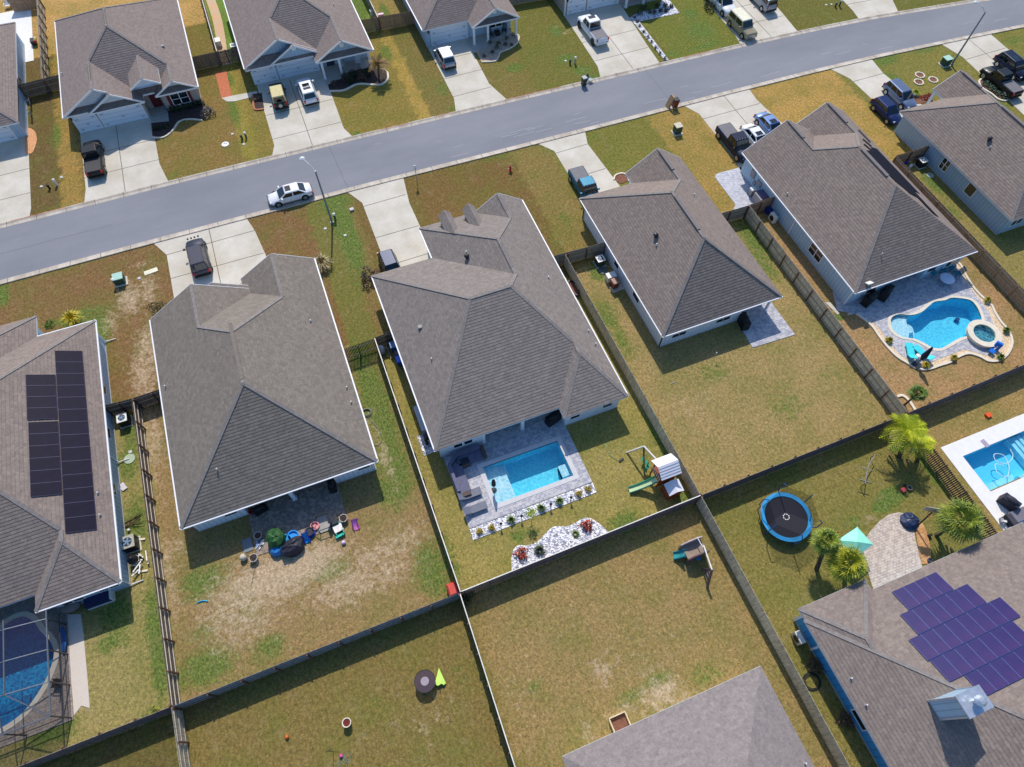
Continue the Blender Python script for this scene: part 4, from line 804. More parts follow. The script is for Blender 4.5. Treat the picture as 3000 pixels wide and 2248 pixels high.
garage(hD, 80.17, 40.0, 42.5, 2.15); garage(hD, 80.17, 43.0, 47.6, 2.15); column(hD, 48.3, 78.9, 2.45, .26); column(hD, 51.0, 78.9, 2.45, .26); lantern(hD, 39.8, 80.15); lantern(hD, 42.75, 80.15)
m = MB(); m.box(39.45, 39.6, 80.1, 80.3, 0, 2.5); m.build('corner_board', TRIM, hD)
cs = [comp(-42, -29.5, 79.8, 99.95, .55, .55, .55, .55), comp(-36.6, -29.5, 79.5, 88, .55, .55, 'o', .55)]
hZ = house('house', 'mauve grey roofed house cut off by the left edge in the top corner', cs, [(-41.5, -29.95, 80.6, 99.5)], SLB, SH_D, SLB, TRIM)
garage(hZ, 80.55, -36.2, -31.2, 2.15); lantern(hZ, -30.7, 80.5); win(hZ, 'E', -29.95, 88.6, 90.2, .9, 1.7, 2, 1)
cs = [comp(57.5, 72.5, 82.6, 99, p, p, p, p)]
hE = house('house', 'north side house beyond the top edge behind the beige four by four', cs, [(58, 72, 83, 98.5)], SLB, SH_D, SLB, TRIM)
# --- bottom right with blue solar array
cs = [comp(23.9, 44.5, -24, .1, .50, .6, .39, .5), comp(24.0, 30.0, -5, .95, .5, .42, .39, 'o')]
hBR = house('house', 'bright blue sided house with a large solar array and a boxed chimney', cs, [(24.42, 43.5, -23, -.4), (24.42, 29, -3, .5)], SBL, SH_C)
win(hBR, 'W', 24.42, -7.85, -6.5, .8, 1.7, 1, 1); win(hBR, 'W', 24.42, -18, -16.5, .8, 1.8, 2, 1); m = MB(); m.box(24.3, 24.41, .3, .52, 0, 2.5); m.box(24.3, 24.41, -2.0, -1.85, 0, 2.5); m.build('corner_board', TRIM, hBR)
vents(hBR, cs[0], [(44,805,940,'pipe'), (44,928,1155,'pipe')])
# chimney chase
cb = T(44, 1640, 1235, 5.6); cx, cy = cb.x+.35, cb.y+.55
m = MB(); m.box(cx-.85, cx+.85, cy-.6, cy+.6, 3.5, 7.9); ch = m.build('chimney', SLB, hBR)
m = MB()
for sx_ in (-1, 1):
    for sy_ in (-1, 1): m.box(cx+sx_*.85-.06, cx+sx_*.85+.06, cy+sy_*.6-.06, cy+sy_*.6+.06, 3.5, 7.9)
m.box(cx-.95, cx+.95, cy-.7, cy+.7, 7.9, 8.02); m.build('trim', M('aluminium_cap', C(200,208,220), .35, metal=.6), ch)
m = MB(); m.cyl((cx, cy, 8.0), (cx, cy, 8.5), .17, .17, 14); m.lathe((cx, cy, 8.5), [(.34, 0), (.36, .16), (.2, .32), (.01, .34)], 16); m.build('flue_cap', M('aluminium_cap', C(200,208,220), .35, metal=.6), ch)
for i in range(2):
    m = MB(); m.obox((40.35-.0+i*.55, -8.2-.1*i, 5.95-.0), (.5, .8, .14), 0, 0, -.37); m.build('skylight', DARK, hBR)
cs = [comp(3.5, 19.15, -24, -1.45, .4, .4, .40, .5)]
hBC = house('house', 'light grey roof corner of the house cut off by the bottom edge', cs, [(3.9, 18.7, -23, -1.9)], SW, SH_E)
vents(hBC, cs[0], [(44,435,1628,'pipe')])
# ---- solar panels
def panels(name_group, label, c, grid, dirs, size, lift=.09):
    """grid: list of centre points on the plane; c: (ze, slope fn)"""
    pass
PVB = M('solar_glass_black', C(16,12,40), .5, var=.3, sc=1.5, spec=.12); PVU = M('solar_glass_blue', C(28,26,112), .4, var=.35, sc=.6, spec=.3, c2=C(48,28,84)); ALU = M('aluminium_frame', C(70,84,140), .5, metal=.3)
def pv(zf, x, y, w, l, mat, label, group, ax='y'):
    """one module: w across x, l across y, laid on plane z=zf(x,y)"""
    t = thing('solar_panel', label, 'solar panel', (x, y, zf(x, y)), group)
    V = lambda a, b, d: (a, b, zf(a, b)+d)
    a0, a1, b0, b1 = x-w/2, x+w/2, y-l/2, y+l/2
    m = MB(); m.add([V(a0,b0,.06),V(a1,b0,.06),V(a1,b1,.06),V(a0,b1,.06),V(a0,b0,.1),V(a1,b0,.1),V(a1,b1,.1),V(a0,b1,.1)], [(3,2,1,0),(4,5,6,7),(0,1,5,4),(1,2,6,5),(2,3,7,6),(3,0,4,7)]); m.build('glass', mat, t)
    f = MB(); e = .018
    for p_, q_ in (((a0,b0),(a1,b0)),((a1,b0),(a1,b1)),((a1,b1),(a0,b1)),((a0,b1),(a0,b0))): f.bar(V(*p_,.095), V(*q_,.095), .03, .04)
    f.build('frame', ALU if mat is PVU else M('frame_dark', C(34,30,70), .6), t)
z1 = lambda x, y: 2.7+.6*(-23.36-x)
# corners on the slope, left columns
def slopept(rc, x, y, fn):
    lo, hi = 2., 12.
    for _ in range(40):
        m_ = (lo+hi)/2; p_ = T(rc, x, y, m_)
        if m_ < fn(p_.x, p_.y): lo = m_
        else: hi = m_
    return p_
ORD = 'first second third fourth fifth sixth seventh eighth ninth tenth eleventh twelfth thirteenth fourteenth'.split()
def rows(x0, x1, y0, y1, n, fn, mat, label, group):
    d = (y1-y0)/n
    for i in range(n): pv(fn, (x0+x1)/2, y0+d*(i+.5), x1-x0-.02, d-.03, mat, ORD[n-1-i]+' from the top of the '+label, group)
a = slopept(21, 450, 1325, z1); b = slopept(31, 790, 1250, z1); c_ = slopept(21, 215, 1520, z1); d = slopept(31, 470, 355, z1); e_ = slopept(31, 235, 385, z1); f_ = slopept(31, 510, 965, z1)
GP = 'solar panels on the left edge house'
rows(a.x, b.x+.0, b.y, a.y, 14, z1, PVB, 'long black solar column on the left edge house', GP)
rows(c_.x, a.x-.06, d.y, c_.y, 4, z1, PVB, 'upper short black solar block on the left edge house', GP)
rows(e_.x, a.x-.06, f_.y, e_.y, 6, z1, PVB, 'lower black solar block on the left edge house', GP)
z2 = lambda x, y: 2.7+.39*(.1-y)
GQ = 'blue solar panels on the lower right house'
def colpv(rcs, n, label, wrow):
    (p0, p1) = [slopept(44, *q_, z2) for q_ in rcs]
    for i in range(n):
        pv(z2, p0.x+(p1.x-p0.x)*(i+.5)/n, (p0.y+p1.y)/2, (p1.x-p0.x)/n-.03, wrow, PVU, label, GQ)
R = [slopept(44, 1140, 245, z2), slopept(44, 1480, 75, z2), slopept(44, 1295, 385, z2), slopept(44, 1210, 440, z2), slopept(44, 1725, 170, z2), slopept(44, 1370, 590, z2), slopept(44, 1280, 650, z2), slopept(44, 1985, 265, z2), slopept(44, 1445, 800, z2), slopept(44, 2070, 450, z2), slopept(44, 1610, 970, z2), slopept(44, 1710, 910, z2), slopept(44, 1890, 1085, z2)]
0 and print('PV', [tuple(round(v, 2) for v in p_) for p_ in R])
# upper-right array: rows of modules on the north slope
GQ = 'blue solar panels on the lower right house'
ROWS = [(31.1, 35.2, -.58, -2.12, 4, 'top'), (30.25, 36.4, -2.15, -3.74, 6, 'second'), (29.35, 37.55, -3.77, -5.34, 8, 'third'), (29.5, 36.75, -5.37, -6.9, 7, 'fourth'), (30.7, 38.0, -6.93, -8.4, 7, 'lowest')]
for a0, a1, b1, b0, n, nm in ROWS:
    for i in range(n):
        w_ = (a1-a0)/n; pv(z2, a0+w_*(i+.5), (b0+b1)/2, w_-.02, b1-b0-.03, PVU, '%s module from the left in the %s row of the blue solar array' % (ORD[i], nm), GQ)
# ================================================================ FENCES
WG2 = M('shade_lifted_fence', C(206,194,170), .9, var=.35, sc=2.5, bump=.3, sc3=(3, 3, .4)); WG = M('weathered_fence', C(150,140,126), .9, var=.35, sc=2.5, bump=.3, sc3=(3, 3, .4)); WD = M('dark_fence', C(112,100,92), .9, var=.35, sc=2.5, sc3=(3, 3, .4)); WP = M('pale_fence', C(176,166,150), .9, var=.25, sc=2.5, sc3=(3, 3, .4))  # WG2: fence wood with a paler colour to offset shade on side faces
WB = M('brown_fence', C(160,130,104), .9, var=.3, sc=2.5, sc3=(3, 3, .4)); WL_ = M('rail_wood', C(168,158,142), .9, var=.2); WRB = M('post_brown', C(110,78,60), .9, var=.3); CAPW = M('white_fence_cap', C(232,230,222), .6)
def fence(label, p0, p1, mat, side=1, h=1.83, gap=.012, post=WRB, rail=WL_, cap=None, group='backyard fences', bw=.14, nr=3, step=2.44, lean=.0):
    p0, p1 = Vector((*p0, 0)), Vector((*p1, 0)); L = (p1-p0).length; u = (p1-p0)/L; nn = Vector((-u.y, u.x, 0))*side
    t = thing('fence', label, 'fence', tuple(p0), group); m = MB(); s = 0; r = random.Random(int(L*100))
    while s < L-.02:
        w_ = min(bw, L-s); hh = h+r.uniform(-.02, .015); a = p0+u*s; b = p0+u*(s+w_-gap); o_ = nn*r.uniform(-.004, .004)
        q0, q1, q2, q3 = a+o_, b+o_, b+o_-nn*.02, a+o_-nn*.02
        m.add([(*v[:2], z) for z in (.02, hh) for v in (q0, q1, q2, q3)], [(3,2,1,0),(4,5,6,7),(0,1,5,4),(1,2,6,5),(2,3,7,6),(3,0,4,7)] if side > 0 else [(0,1,2,3),(7,6,5,4),(4,5,1,0),(5,6,2,1),(6,7,3,2),(7,4,0,3)]); s += bw
    m.build('board_panel', mat, t)
    for z in ([.3, 1.5] if nr == 2 else [.25, .95, 1.6])[:nr]:
        k = MB(); k.bar(p0+nn*.035+Vector((0,0,z)), p1+nn*.035+Vector((0,0,z)), .045, .09); k.build('rail', rail, t)
    n = max(1, round(L/step)); 
    for i in range(n+1):
        p = p0+u*(L*i/n); k = MB(); k.obox(p+nn*.11+Vector((0, 0, h/2-.02)), (.1, .1, h-.06), math.atan2(u.y, u.x)); k.build('post', post, t)
    if cap:
        k = MB(); k.bar(p0+Vector((0,0,h+.03)), p1+Vector((0,0,h+.03)), .07, .03); k.build('top_cap', cap, t)
    return t
fence('brown wooden fence with pale rails left of the brick patio yard', (-21.3, 38.2), (-21.2, 11.55), WD, 1, post=WRB, rail=M('pale_rail', C(206,194,176), .8, var=.12)); WSH = M('shade_darkened_fence', C(96,88,94), .9, var=.35, sc=2.5, sc3=(3, 3, .4))  # WSH: fence wood with the shade of its south faces in the colour
fence('pale grey slatted fence running down from the lower left corner joint', (-21.15, 11.4), (-21.0, 2.0), WP, 1, gap=.02, rail=WP, post=WRB)
fence('short dark fence from the left edge house to the brown side fence', (-23.75, 38.35), (-21.3, 38.2), WD, -1, step=1.2)
fence('short dark fence with a braced gate beside the brick patio house', (-21.2, 38.2), (-18.1, 38.3), WD, -1, step=1.5)
fence('thin white topped fence between the brick patio yard and the pool yard', (.72, 36.6), (.62, 11.55), WG, 1, cap=CAPW)
fence('thin white topped fence running down from the red box corner to the bottom edge', (.55, 11.4), (.2, -4.5), WG, -1, cap=CAPW)
fence('dark green picket gate fence beside the brick patio house', (-2.8, 36.5), (.7, 36.6), M('green_black_fence', C(52,60,52), .8), -1, gap=.05, nr=2, step=1.7)
fence('short dark gate fence touching the centre house near the sand filter', (.8, 36.7), (2.85, 36.9), WD, -1, step=1.0)
fence('dark fence along the bottom left under the screened pool yard', (-60, 11.5), (-21.3, 11.5), WSH, 1)
fence('blue grey lattice topped fence behind the brick patio yard', (-21.1, 11.45), (.6, 11.5), M('blue_grey_fence', C(112,120,140), .9, var=.3, sc=3), -1, gap=.006)
fence('white topped fence behind the rectangular pool yard', (.7, 11.55), (21.85, 11.7), WSH, 1, cap=CAPW)
fence('grey fence behind the small patio yard near the trampoline', (21.95, 11.7), (43.1, 11.8), WSH, 1)
fence('grey fence behind the freeform pool yard', (43.15, 11.8), (66.0, 12.2), WSH, 1)
fence('grey wooden fence with rails between the centre pool yard and the playset yard neighbour', (21.75, 39.6), (21.9, 11.8), WG2, 1, post=WB)
fence('grey wooden fence running down between the lower yards beside the trampoline', (21.9, 11.6), (21.75, -11), WG2, 1, post=WRB)
fence('short grey fence between the centre house and its right neighbour gate', (20.0, 39.85), (26.35, 39.6), WG, -1)
fence('tall grey board fence between the small patio yard and the freeform pool yard', (43.1, 38.75), (43.1, 11.9), WG2, -1, bw=.15, rail=WL_)
fence('short grey fence linking the mauve roof house to the tall board fence', (38.6, 38.85), (43.05, 38.75), WG, -1)
fence('short wooden gate fence beside the blue grey house storage box', (43.15, 38.8), (46.35, 38.85), WB, -1, step=1.6)
fence('brown wooden fence between the freeform pool yard and the slate blue house', (62.9, 39.3), (62.7, 12.2), WB, -1, post=WB)
fence('short wooden fence from the slate blue house to the brown side fence', (62.9, 39.4), (67.5, 39.4), WB, -1)
fence('dark spaced picket fence between the trampoline yard and the white deck pool', (43.0, 11.6), (42.75, -9), M('dark_picket', C(78,72,66), .9, var=.3), 1, gap=.07, bw=.17, rail=WD)
fence('grey leaning board fence between the two top left yards', (-27.2, 107), (-27.2, 88.3), WP, 1)
fence('short dark fence behind the golden lawn at the top left house', (-29.9, 88.0), (-24.2, 88.35), WD, -1)
fence('thin pale fence beside the stained garden walk at the top', (-6.4, 104), (-6.3, 86.1), WG, -1, cap=CAPW)
fence('dark fence with gate between the first two north side houses', (-9.8, 86.1), (-3.1, 86.0), WD, 1)
fence('thin white railed fence between two north side back yards', (14.8, 97), (14.8, 85.9), WG, 1, cap=CAPW)
fence('weathered brown fence between the second and third north side houses', (11.7, 86.2), (19.65, 85.7), WB, 1)
fence('tall grey fence between the third and fourth north side houses', (31.5, 85.2), (39.6, 84.6), WG, 1)
fence('red brown fence glimpsed at the very top left corner', (-31.0, 107.6), (-27.2, 107.2), WB, 1)
# screen enclosure round the kidney pool
t = thing('screen_enclosure', 'dark framed screen enclosure over the kidney pool at the lower left', 'pool enclosure', (-28.0, 14, 0)); FR = M('enclosure_frame', C(104,112,122), .4, metal=.3); FD = M('enclosure_bronze', C(70,66,66), .5)
zt, zl = 3.4, 2.6; x1, x0, y0, y1 = -28.72, -44, 13.75, 21.4; xi = -31.2; yi = 16.1
bars = MB(); dk = MB()
ys_ = [y0, 16.1, 18.4, 20.7]
for y in ys_:
    dk.bar((x1, y, 0), (x1, y, zl), .08); bars.bar((x1, y, zl), (xi, max(y, yi) if y == y0 else y, zt), .07)
for x in (-31.8, -35.5): 
    dk.bar((x, y0, 0), (x, y0, zl), .08); bars.bar((x, y0, zl), (x, yi, zt), .08); bars.bar((x, yi, zt), (x, y1+1, zt), .05)
bars.bar((x1, y0, zl), (x0, y0, zl), .09); bars.bar((x1, y0, zl), (x1, y1, zl), .09); bars.bar((xi, yi, zt), (xi, y1, zt), .08); bars.bar((xi, yi, zt), (x0, yi, zt), .08)
for y in ys_[1:]: bars.bar((xi, y, zt), (x0, y-.1, zt), .06)
dk.bar((x1, y0, 1.0), (x0, y0, 1.0), .05); dk.bar((x1, y0, 1.0), (x1, y1, 1.0), .05)
bars.build('roof_frame', FR, t); dk.build('wall_frame', FD, t)
q = NT('insect_screen'); q.t.nodes.remove(q.b); a_ = q.n('ShaderNodeBsdfTransparent'); d_ = q.n('ShaderNodeBsdfDiffuse'); d_.inputs[0].default_value = (.05, .05, .055, 1); mx = q.n('ShaderNodeMixShader'); mx.inputs[0].default_value = .36
q.l(a_.outputs[0], mx.inputs[1]); q.l(d_.outputs[0], mx.inputs[2]); q.l(mx.outputs[0], q.o.inputs['Surface']); SCR = q.m
m = MB(); m.add([(x1,y0,0),(x1,y1+1.2,0),(x1,y1+1.2,zl),(x1,y0,zl)], [(0,1,2,3)]); m.add([(x0,y0,0),(x1,y0,0),(x1,y0,zl),(x0,y0,zl)], [(0,1,2,3)]); m.add([(x1,y0,zl),(x1,y1,zl),(xi,y1,zt),(xi,yi,zt)], [(0,1,2,3)]); m.add([(x0,y0,zl),(x1,y0,zl),(xi,yi,zt),(x0,yi,zt)], [(0,1,2,3)]); m.add([(x0,yi,zt),(xi,yi,zt),(xi,y1,zt),(x0,y1,zt)], [(0,1,2,3)])
m.build('screen_mesh', SCR, t)
# ================================================================ VEHICLES
TYRE = M('tyre_rubber', C(28,28,30), .85, var=.1); RIM = M('alloy_rim', C(170,172,178), .3, metal=.8, var=.05); CGL = M('car_glass', C(10,16,22), .05, var=.05, spec=.9); CHR = M('chrome', C(190,192,196), .2, metal=1, var=.03)
REDL = M('tail_light_red', C(190,20,20), .25); HEADL = M('head_light_clear', C(220,226,232), .1, spec=.9)
def paint(name, col, met=.0): return M('paint_'+name, col, .38, metal=met, var=.04, sc=1, coat=.12, spec=.35)
def section(m, st):
    """loft: stations (x, half width, z low, z mid, z top, top half width)"""
    rings = []
    for x, w, zl, zm, zt, wt in st:
        rings.append([(x, -w*.86, zl), (x, -w, zl+.12), (x, -w, zm), (x, -w*.97, zt-.10), (x, -wt, zt), (x, 0, zt+.035), (x, wt, zt), (x, w*.97, zt-.10), (x, w, zm), (x, w, zl+.12), (x, w*.86, zl)])
    k = 11; vs = [v for r in rings for v in r]; fs = []
    for i in range(len(st)-1):
        for j in range(k): a, b = i*k+j, i*k+(j+1) % k; fs.append((a, b, b+k, a+k))
    fs += [tuple(range(k))[::-1], tuple(range((len(st)-1)*k, len(st)*k))]
    m.add(vs, [f[::-1] for f in fs])
def car(name, label, kind, col, pos, ang, L=4.7, Wd=1.84, H=1.68, group='vehicles parked along the street', roofcol=None, **o):
    t = thing(name, label, {'pickup': 'pickup truck', 'sedan': 'car', 'suv': 'suv', 'boxy': 'suv', 'soft': 'off-road car'}[kind], (0, 0, 0), group)
    h = L/2; w = Wd/2; gc = .24; wr = o.get('wr', .35); b = MB()
    zb = {'pickup': 1.08, 'sedan': .92, 'suv': 1.0, 'boxy': 1.12, 'soft': 1.1}[kind]+o.get('lift', 0); zh = zb-{'pickup': .04, 'sedan': .12, 'suv': .06, 'boxy': .06, 'soft': .06}[kind]; gl = gc+o.get('lift', 0)
    if kind == 'pickup':
        st = [(-h, w*.90, gl+.2, .7, zb-.03, w*.88), (-h+.06, w*.97, gl+.1, .7, zb, w*.94), (-h+.5, w, gl, .75, zb, w*.95), (.1, w, gl, .75, zb, w*.93), (h-1.3, w, gl, .75, zb, w*.9), (h-.9, w*.99, gl, .75, zh, w*.88), (h-.25, w*.95, gl+.06, .72, zh-.06, w*.82), (h-.04, w*.85, gl+.12, .66, zh-.2, w*.74), (h, w*.78, gl+.2, .6, zh-.3, w*.68)]
    elif kind in ('boxy', 'soft'):
        st = [(-h, w*.92, gl+.2, .7, zb-.03, w*.88), (-h+.06, w*.98, gl+.1, .7, zb, w*.93), (-h+.6, w, gl, .75, zb, w*.94), (h-1.4, w, gl, .75, zb, w*.92), (h-1.3, w, gl, .75, zh, w*.9), (h-.2, w*.94, gl+.06, .72, zh-.04, w*.84), (h-.04, w*.9, gl+.12, .66, zh-.12, w*.78), (h, w*.86, gl+.2, .6, zh-.2, w*.74)]
    elif kind == 'sedan':
        st = [(-h, w*.72, gl+.22, .6, zb-.16, w*.6), (-h+.08, w*.84, gl+.1, .62, zb-.05, w*.72), (-h+.55, w*.97, gl, .62, zb+.03, w*.82), (-h+1.2, w, gl, .62, zb+.02, w*.9), (h-1.6, w, gl, .62, zb, w*.9), (h-1.1, w*.98, gl, .6, zh, w*.84), (h-.35, w*.9, gl+.06, .56, zh-.12, w*.72), (h-.08, w*.76, gl+.12, .5, zh-.24, w*.58), (h, w*.62, gl+.2, .46, zh-.3, w*.48)]
    else:
        st = [(-h, w*.78, gl+.22, .66, zb-.12, w*.7), (-h+.07, w*.88, gl+.1, .68, zb-.02, w*.8), (-h+.5, w*.98, gl, .7, zb, w*.9), (-h+1.2, w, gl, .7, zb, w*.92), (h-1.5, w, gl, .7, zb, w*.9), (h-1.0, w*.98, gl, .68, zh, w*.86), (h-.3, w*.91, gl+.06, .62, zh-.1, w*.76), (h-.07, w*.8, gl+.12, .56, zh-.22, w*.64), (h, w*.66, gl+.2, .5, zh-.3, w*.52)]
    section(b, st); body = b.build('body', col, t, smooth=True)
    # greenhouse: (bottom rear, bottom front, top rear, top front)
    G_ = {'pickup': (-.55, 1.55, -.40, .95), 'sedan': (-h+.55, h-1.15, -h+1.35, h-2.0), 'suv': (-h+.12, h-1.15, -h+.45, h-1.95), 'boxy': (-h+.08, h-1.3, -h+.2, h-1.75), 'soft': (-h+.12, h-1.45, -h+.2, h-1.75)}[kind]
    if 'gh' in o: G_ = o['gh']
    zt = H+o.get('lift', 0); wb, wt = w*.91, w*.74 if kind in ('sedan', 'suv') else w*.80
    P = lambda x, y, z: Vector((x, y, z))
    B = [P(G_[0], -wb, zb-.02), P(G_[1], -wb, zb-.02), P(G_[1], wb, zb-.02), P(G_[0], wb, zb-.02)]; U = [P(G_[2], -wt, zt-.05), P(G_[3], -wt, zt-.05), P(G_[3], wt, zt-.05), P(G_[2], wt, zt-.05)]
    c_ = MB(); c_.add(B+U, [(0,1,5,4),(1,2,6,5),(2,3,7,6),(3,0,4,7),(4,5,6,7)])
    e = .07; c_.add([p+P(0, 0, .0) for p in U]+[P(G_[2]+e, -wt+e*1.3, zt), P(G_[3]-e*1.5, -wt+e*1.3, zt), P(G_[3]-e*1.5, wt-e*1.3, zt), P(G_[2]+e, wt-e*1.3, zt)], [(0,1,5,4),(1,2,6,5),(2,3,7,6),(3,0,4,7),(4,5,6,7)])
    c_.build('cabin', roofcol if kind == 'soft' and roofcol else col, t, smooth=False)
    if roofcol:
        r_ = MB(); r_.add([P(G_[2]-.02, -wt-.02, zt-.07), P(G_[3]+.03, -wt-.02, zt-.07), P(G_[3]+.03, wt+.02, zt-.07), P(G_[2]-.02, wt+.02, zt-.07), P(G_[2]+.04, -wt+.06, zt+.03), P(G_[3]-.06, -wt+.06, zt+.03), P(G_[3]-.06, wt-.06, zt+.03), P(G_[2]+.04, wt-.06, zt+.03)], [(0,1,5,4),(1,2,6,5),(2,3,7,6),(3,0,4,7),(4,5,6,7)]); r_.build('roof', roofcol, t)
    def pane(nm, a, b, c2, d, k0=.08, k1=.92, v0=.12, v1=.90, off=.012):
        q = lambda s, v: (a*(1-s)+b*s)*(1-v)+(d*(1-s)+c2*s)*v
        n = (b-a).cross(d-a).normalized()*off; f = [q(k0, v0)+n, q(k1, v0)+n, q(k1, v1)+n, q(k0, v1)+n]; m_ = MB(); m_.add(f+[p-n*2 for p in f], [(0,1,2,3),(7,6,5,4),(0,4,5,1),(1,5,6,2),(2,6,7,3),(3,7,4,0)]); return m_.build(nm, CGL, t)
    pane('windshield', B[1], B[2], U[2], U[1], .05, .95, .06, .95)
    pane('rear_window', B[3], B[0], U[0], U[3], .08, .92, .15, .92)
    ks = [(.06, .47), (.53, .93)] if kind != 'suv' else [(.05, .27), (.31, .60), (.64, .94)]
    if o.get('single_cab'): ks = [(.1, .9)]
    for k0, k1 in ks: pane('side_window', B[0], B[1], U[1], U[0], k0, k1, .14, .88); pane('side_window', B[2], B[3], U[3], U[2], 1-k1, 1-k0, .14, .88)
    wx = o.get('wx', (-h+.95, h-.92))
    for x in wx:
        for s_ in (-1, 1):
            m_ = MB(); m_.cyl((x, s_*(w-.20), wr), (x, s_*(w+.03), wr), wr, wr, 18); wh = m_.build('wheel', TYRE, t)
            m_ = MB(); m_.cyl((x, s_*(w+.02), wr), (x, s_*(w+.045), wr), wr*.66, wr*.6, 12); m_.build('rim', o.get('rim', RIM), wh)
            a_ = MB(); a_.cyl((x, s_*(w-.02), wr), (x, s_*(w+.006), wr), wr+.09, wr+.09, 16); a_.build('wheel_arch', BLACK, t)
    for s_ in (-1, 1):
        m_ = MB(); m_.obox((h-.24, s_*w*.64, zh-.22), (.24, .28, .14), -s_*.25); m_.build('headlight', HEADL, t)
        m_ = MB(); m_.obox((-h+.05, s_*w*.80, zb-.16), (.12, .2, .34 if kind != 'sedan' else .18), s_*.1); m_.build('taillight', REDL, t)
        m_ = MB(); m_.obox((G_[1]-.35, s_*(w+.1), zb+.1), (.14, .24, .18)); m_.build('mirror', col if not o.get('blkmir') else BLACK, t)
    m_ = MB(); m_.obox((h+.0, 0, gl+.22), (.10, Wd*.8, .2)); m_.build('front_bumper', o.get('bump', BLACK), t)
    m_ = MB(); m_.obox((-h-.02, 0, gl+.2), (.14, Wd*.86, .18)); m_.build('rear_bumper', o.get('bump', BLACK), t)
    if kind in ('pickup', 'boxy'): m_ = MB(); m_.obox((h-.01, 0, zh-.36), (.06, Wd*.5, .24)); m_.build('grille', o.get('grille', CHR), t)
    if kind == 'pickup':
        m_ = MB(); m_.obox(((-h-.55)/2+.04, 0, zb+.035), (h-.72, Wd*.84, .05)); m_.build('bed_cover', o.get('cover', M('tonneau_grey', C(112,110,116), .7)), t)
    if o.get('sunroof'): m_ = MB(); m_.obox(((G_[2]+G_[3])/2+.35, 0, zt+.004), (.6, wt*1.2, .02)); m_.build('sunroof', CGL, t)
    if o.get('twinroof'): 
        m_ = MB(); m_.obox(((G_[2]+G_[3])/2-.3, 0, zt+.004), (.45, wt*1.25, .02)); m_.build('sunroof', CGL, t)
    if o.get('rails'):
        for s_ in (-1, 1): m_ = MB(); m_.bar((G_[2]+.1, s_*wt*.92, zt+.03), (G_[3]-.1, s_*wt*.92, zt+.03), .05, .05); m_.build('roof_rail', CHR if o['rails'] == 1 else BLACK, t)
    if o.get('ribs'):
        for i in range(5): m_ = MB(); m_.bar((G_[2]+.25, (i-2)*wt*.33, zt+.005), (G_[3]-.3, (i-2)*wt*.33, zt+.005), .06, .02); m_.build('roof_rib', col, t)
    if o.get('spare'):
        m_ = MB(); m_.cyl((-h-.05, .05, .95), (-h-.28, .05, .95), .38, .38, 18); sp_ = m_.build('spare_wheel', TYRE, t); m_ = MB(); m_.cyl((-h-.28, .05, .95), (-h-.3, .05, .95), .24, .22, 14); m_.build('hub', RIM, sp_)
    if o.get('roofbits'):
        for i in range(4): m_ = MB(); m_.ball((h+.02, (i-1.5)*.36, zh-.02), .1, 8); m_.build('front_lamp', BLACK, t)
    if o.get('visor'):
        for i in range(5): m_ = MB(); m_.ball((G_[3]-.05, (i-2)*wt*.42, zt+.02), .05, 6); m_.build('cab_lamp', M('amber_lamp', C(210,190,150), .3), t)
    put(t, pos, ang); return t
def at_end(p, ang, L, end):  # p = ground position of nose or tail centre
    d = Vector((math.cos(ang), math.sin(ang), 0)); return tuple(Vector((p[0], p[1], 0)) + d*(-L/2 if end == 'n' else L/2))
N_ = math.radians; NP = lambda u, v, z=.8: G(u, v, z)
def V(name, label, kind, col, p, end, ang, L, **k): car(name, label, kind, col, at_end(p, N_(ang), L, end), N_(ang), L, **k)
BLK = paint('black', C(16,17,21)); WHT = paint('white', C(232,234,238)); SIL = paint('silver', C(160,166,176), .5); NAVY = paint('navy', C(20,40,92), .3); GUN = paint('gunmetal', C(66,68,80), .5); TEAL = paint('teal', C(16,92,122), .4); ICE = paint('ice_blue', C(120,150,200), .4); BEI = paint('beige', C(170,156,128), .1); GRN_ = paint('dark_green', C(30,60,62), .2); DBL = paint('midnight', C(22,32,58), .4); SILB = paint('steel_blue', C(110,126,156), .5)
V('pickup_truck', 'black crew cab pickup with a covered bed parked before the red shuttered house', 'pickup', BLK, T(11, 765, 1405, .9), 't', 90, 5.8, Wd=1.98, H=1.88, cover=M('tonneau_black', C(40,40,46), .6), wr=.4)
V('off_road_car', 'dark green four by four with cream soft top and tail mounted spare wheel', 'soft', GRN_, T(12, 338, 850, .9), 't', 88, 4.3, Wd=1.8, H=1.85, roofcol=M('cream_canvas', C(214,200,150), .8), spare=1, wr=.4, gh=(-1.95, .55, -1.85, .35))
V('suv', 'white suv with twin sunroof parked beside the green soft top', 'suv', WHT, T(12, 585, 815, .9), 't', 91, 4.8, Wd=1.94, H=1.7, sunroof=1, twinroof=1)
V('suv', 'silver suv with white roof glare parked before the teal rocking chair porch', 'suv', SIL, T(12, 1710, 525, .9), 't', 90, 4.6, Wd=1.86, H=1.68, sunroof=1, rails=1, roofcol=WHT)  # white roof panel stands in for sky glare on the silver paint
V('pickup_truck', 'lifted white crew cab pickup with grey bed cover and black tyres', 'pickup', WHT, T(13, 1012, 330, 1.0), 't', 91, 6.0, Wd=2.0, H=1.95, sunroof=1, lift=.18, wr=.45, rim=BLACK, bump=WHT)
V('pickup_truck', 'white pickup facing the camera nose to tail with the beige off roader at the top', 'pickup', WHT, NP(2146, 40, .7), 'n', -88, 5.9, Wd=2.0, H=1.92, wr=.4)
V('suv', 'beige boxy four by four with cream roof parked nose out at the kerb', 'boxy', BEI, NP(2204, 106, .7), 'n', -88, 4.9, Wd=1.88, H=1.9, roofcol=M('cream_paint', C(232,226,200), .4), wr=.38, bump=CHR)
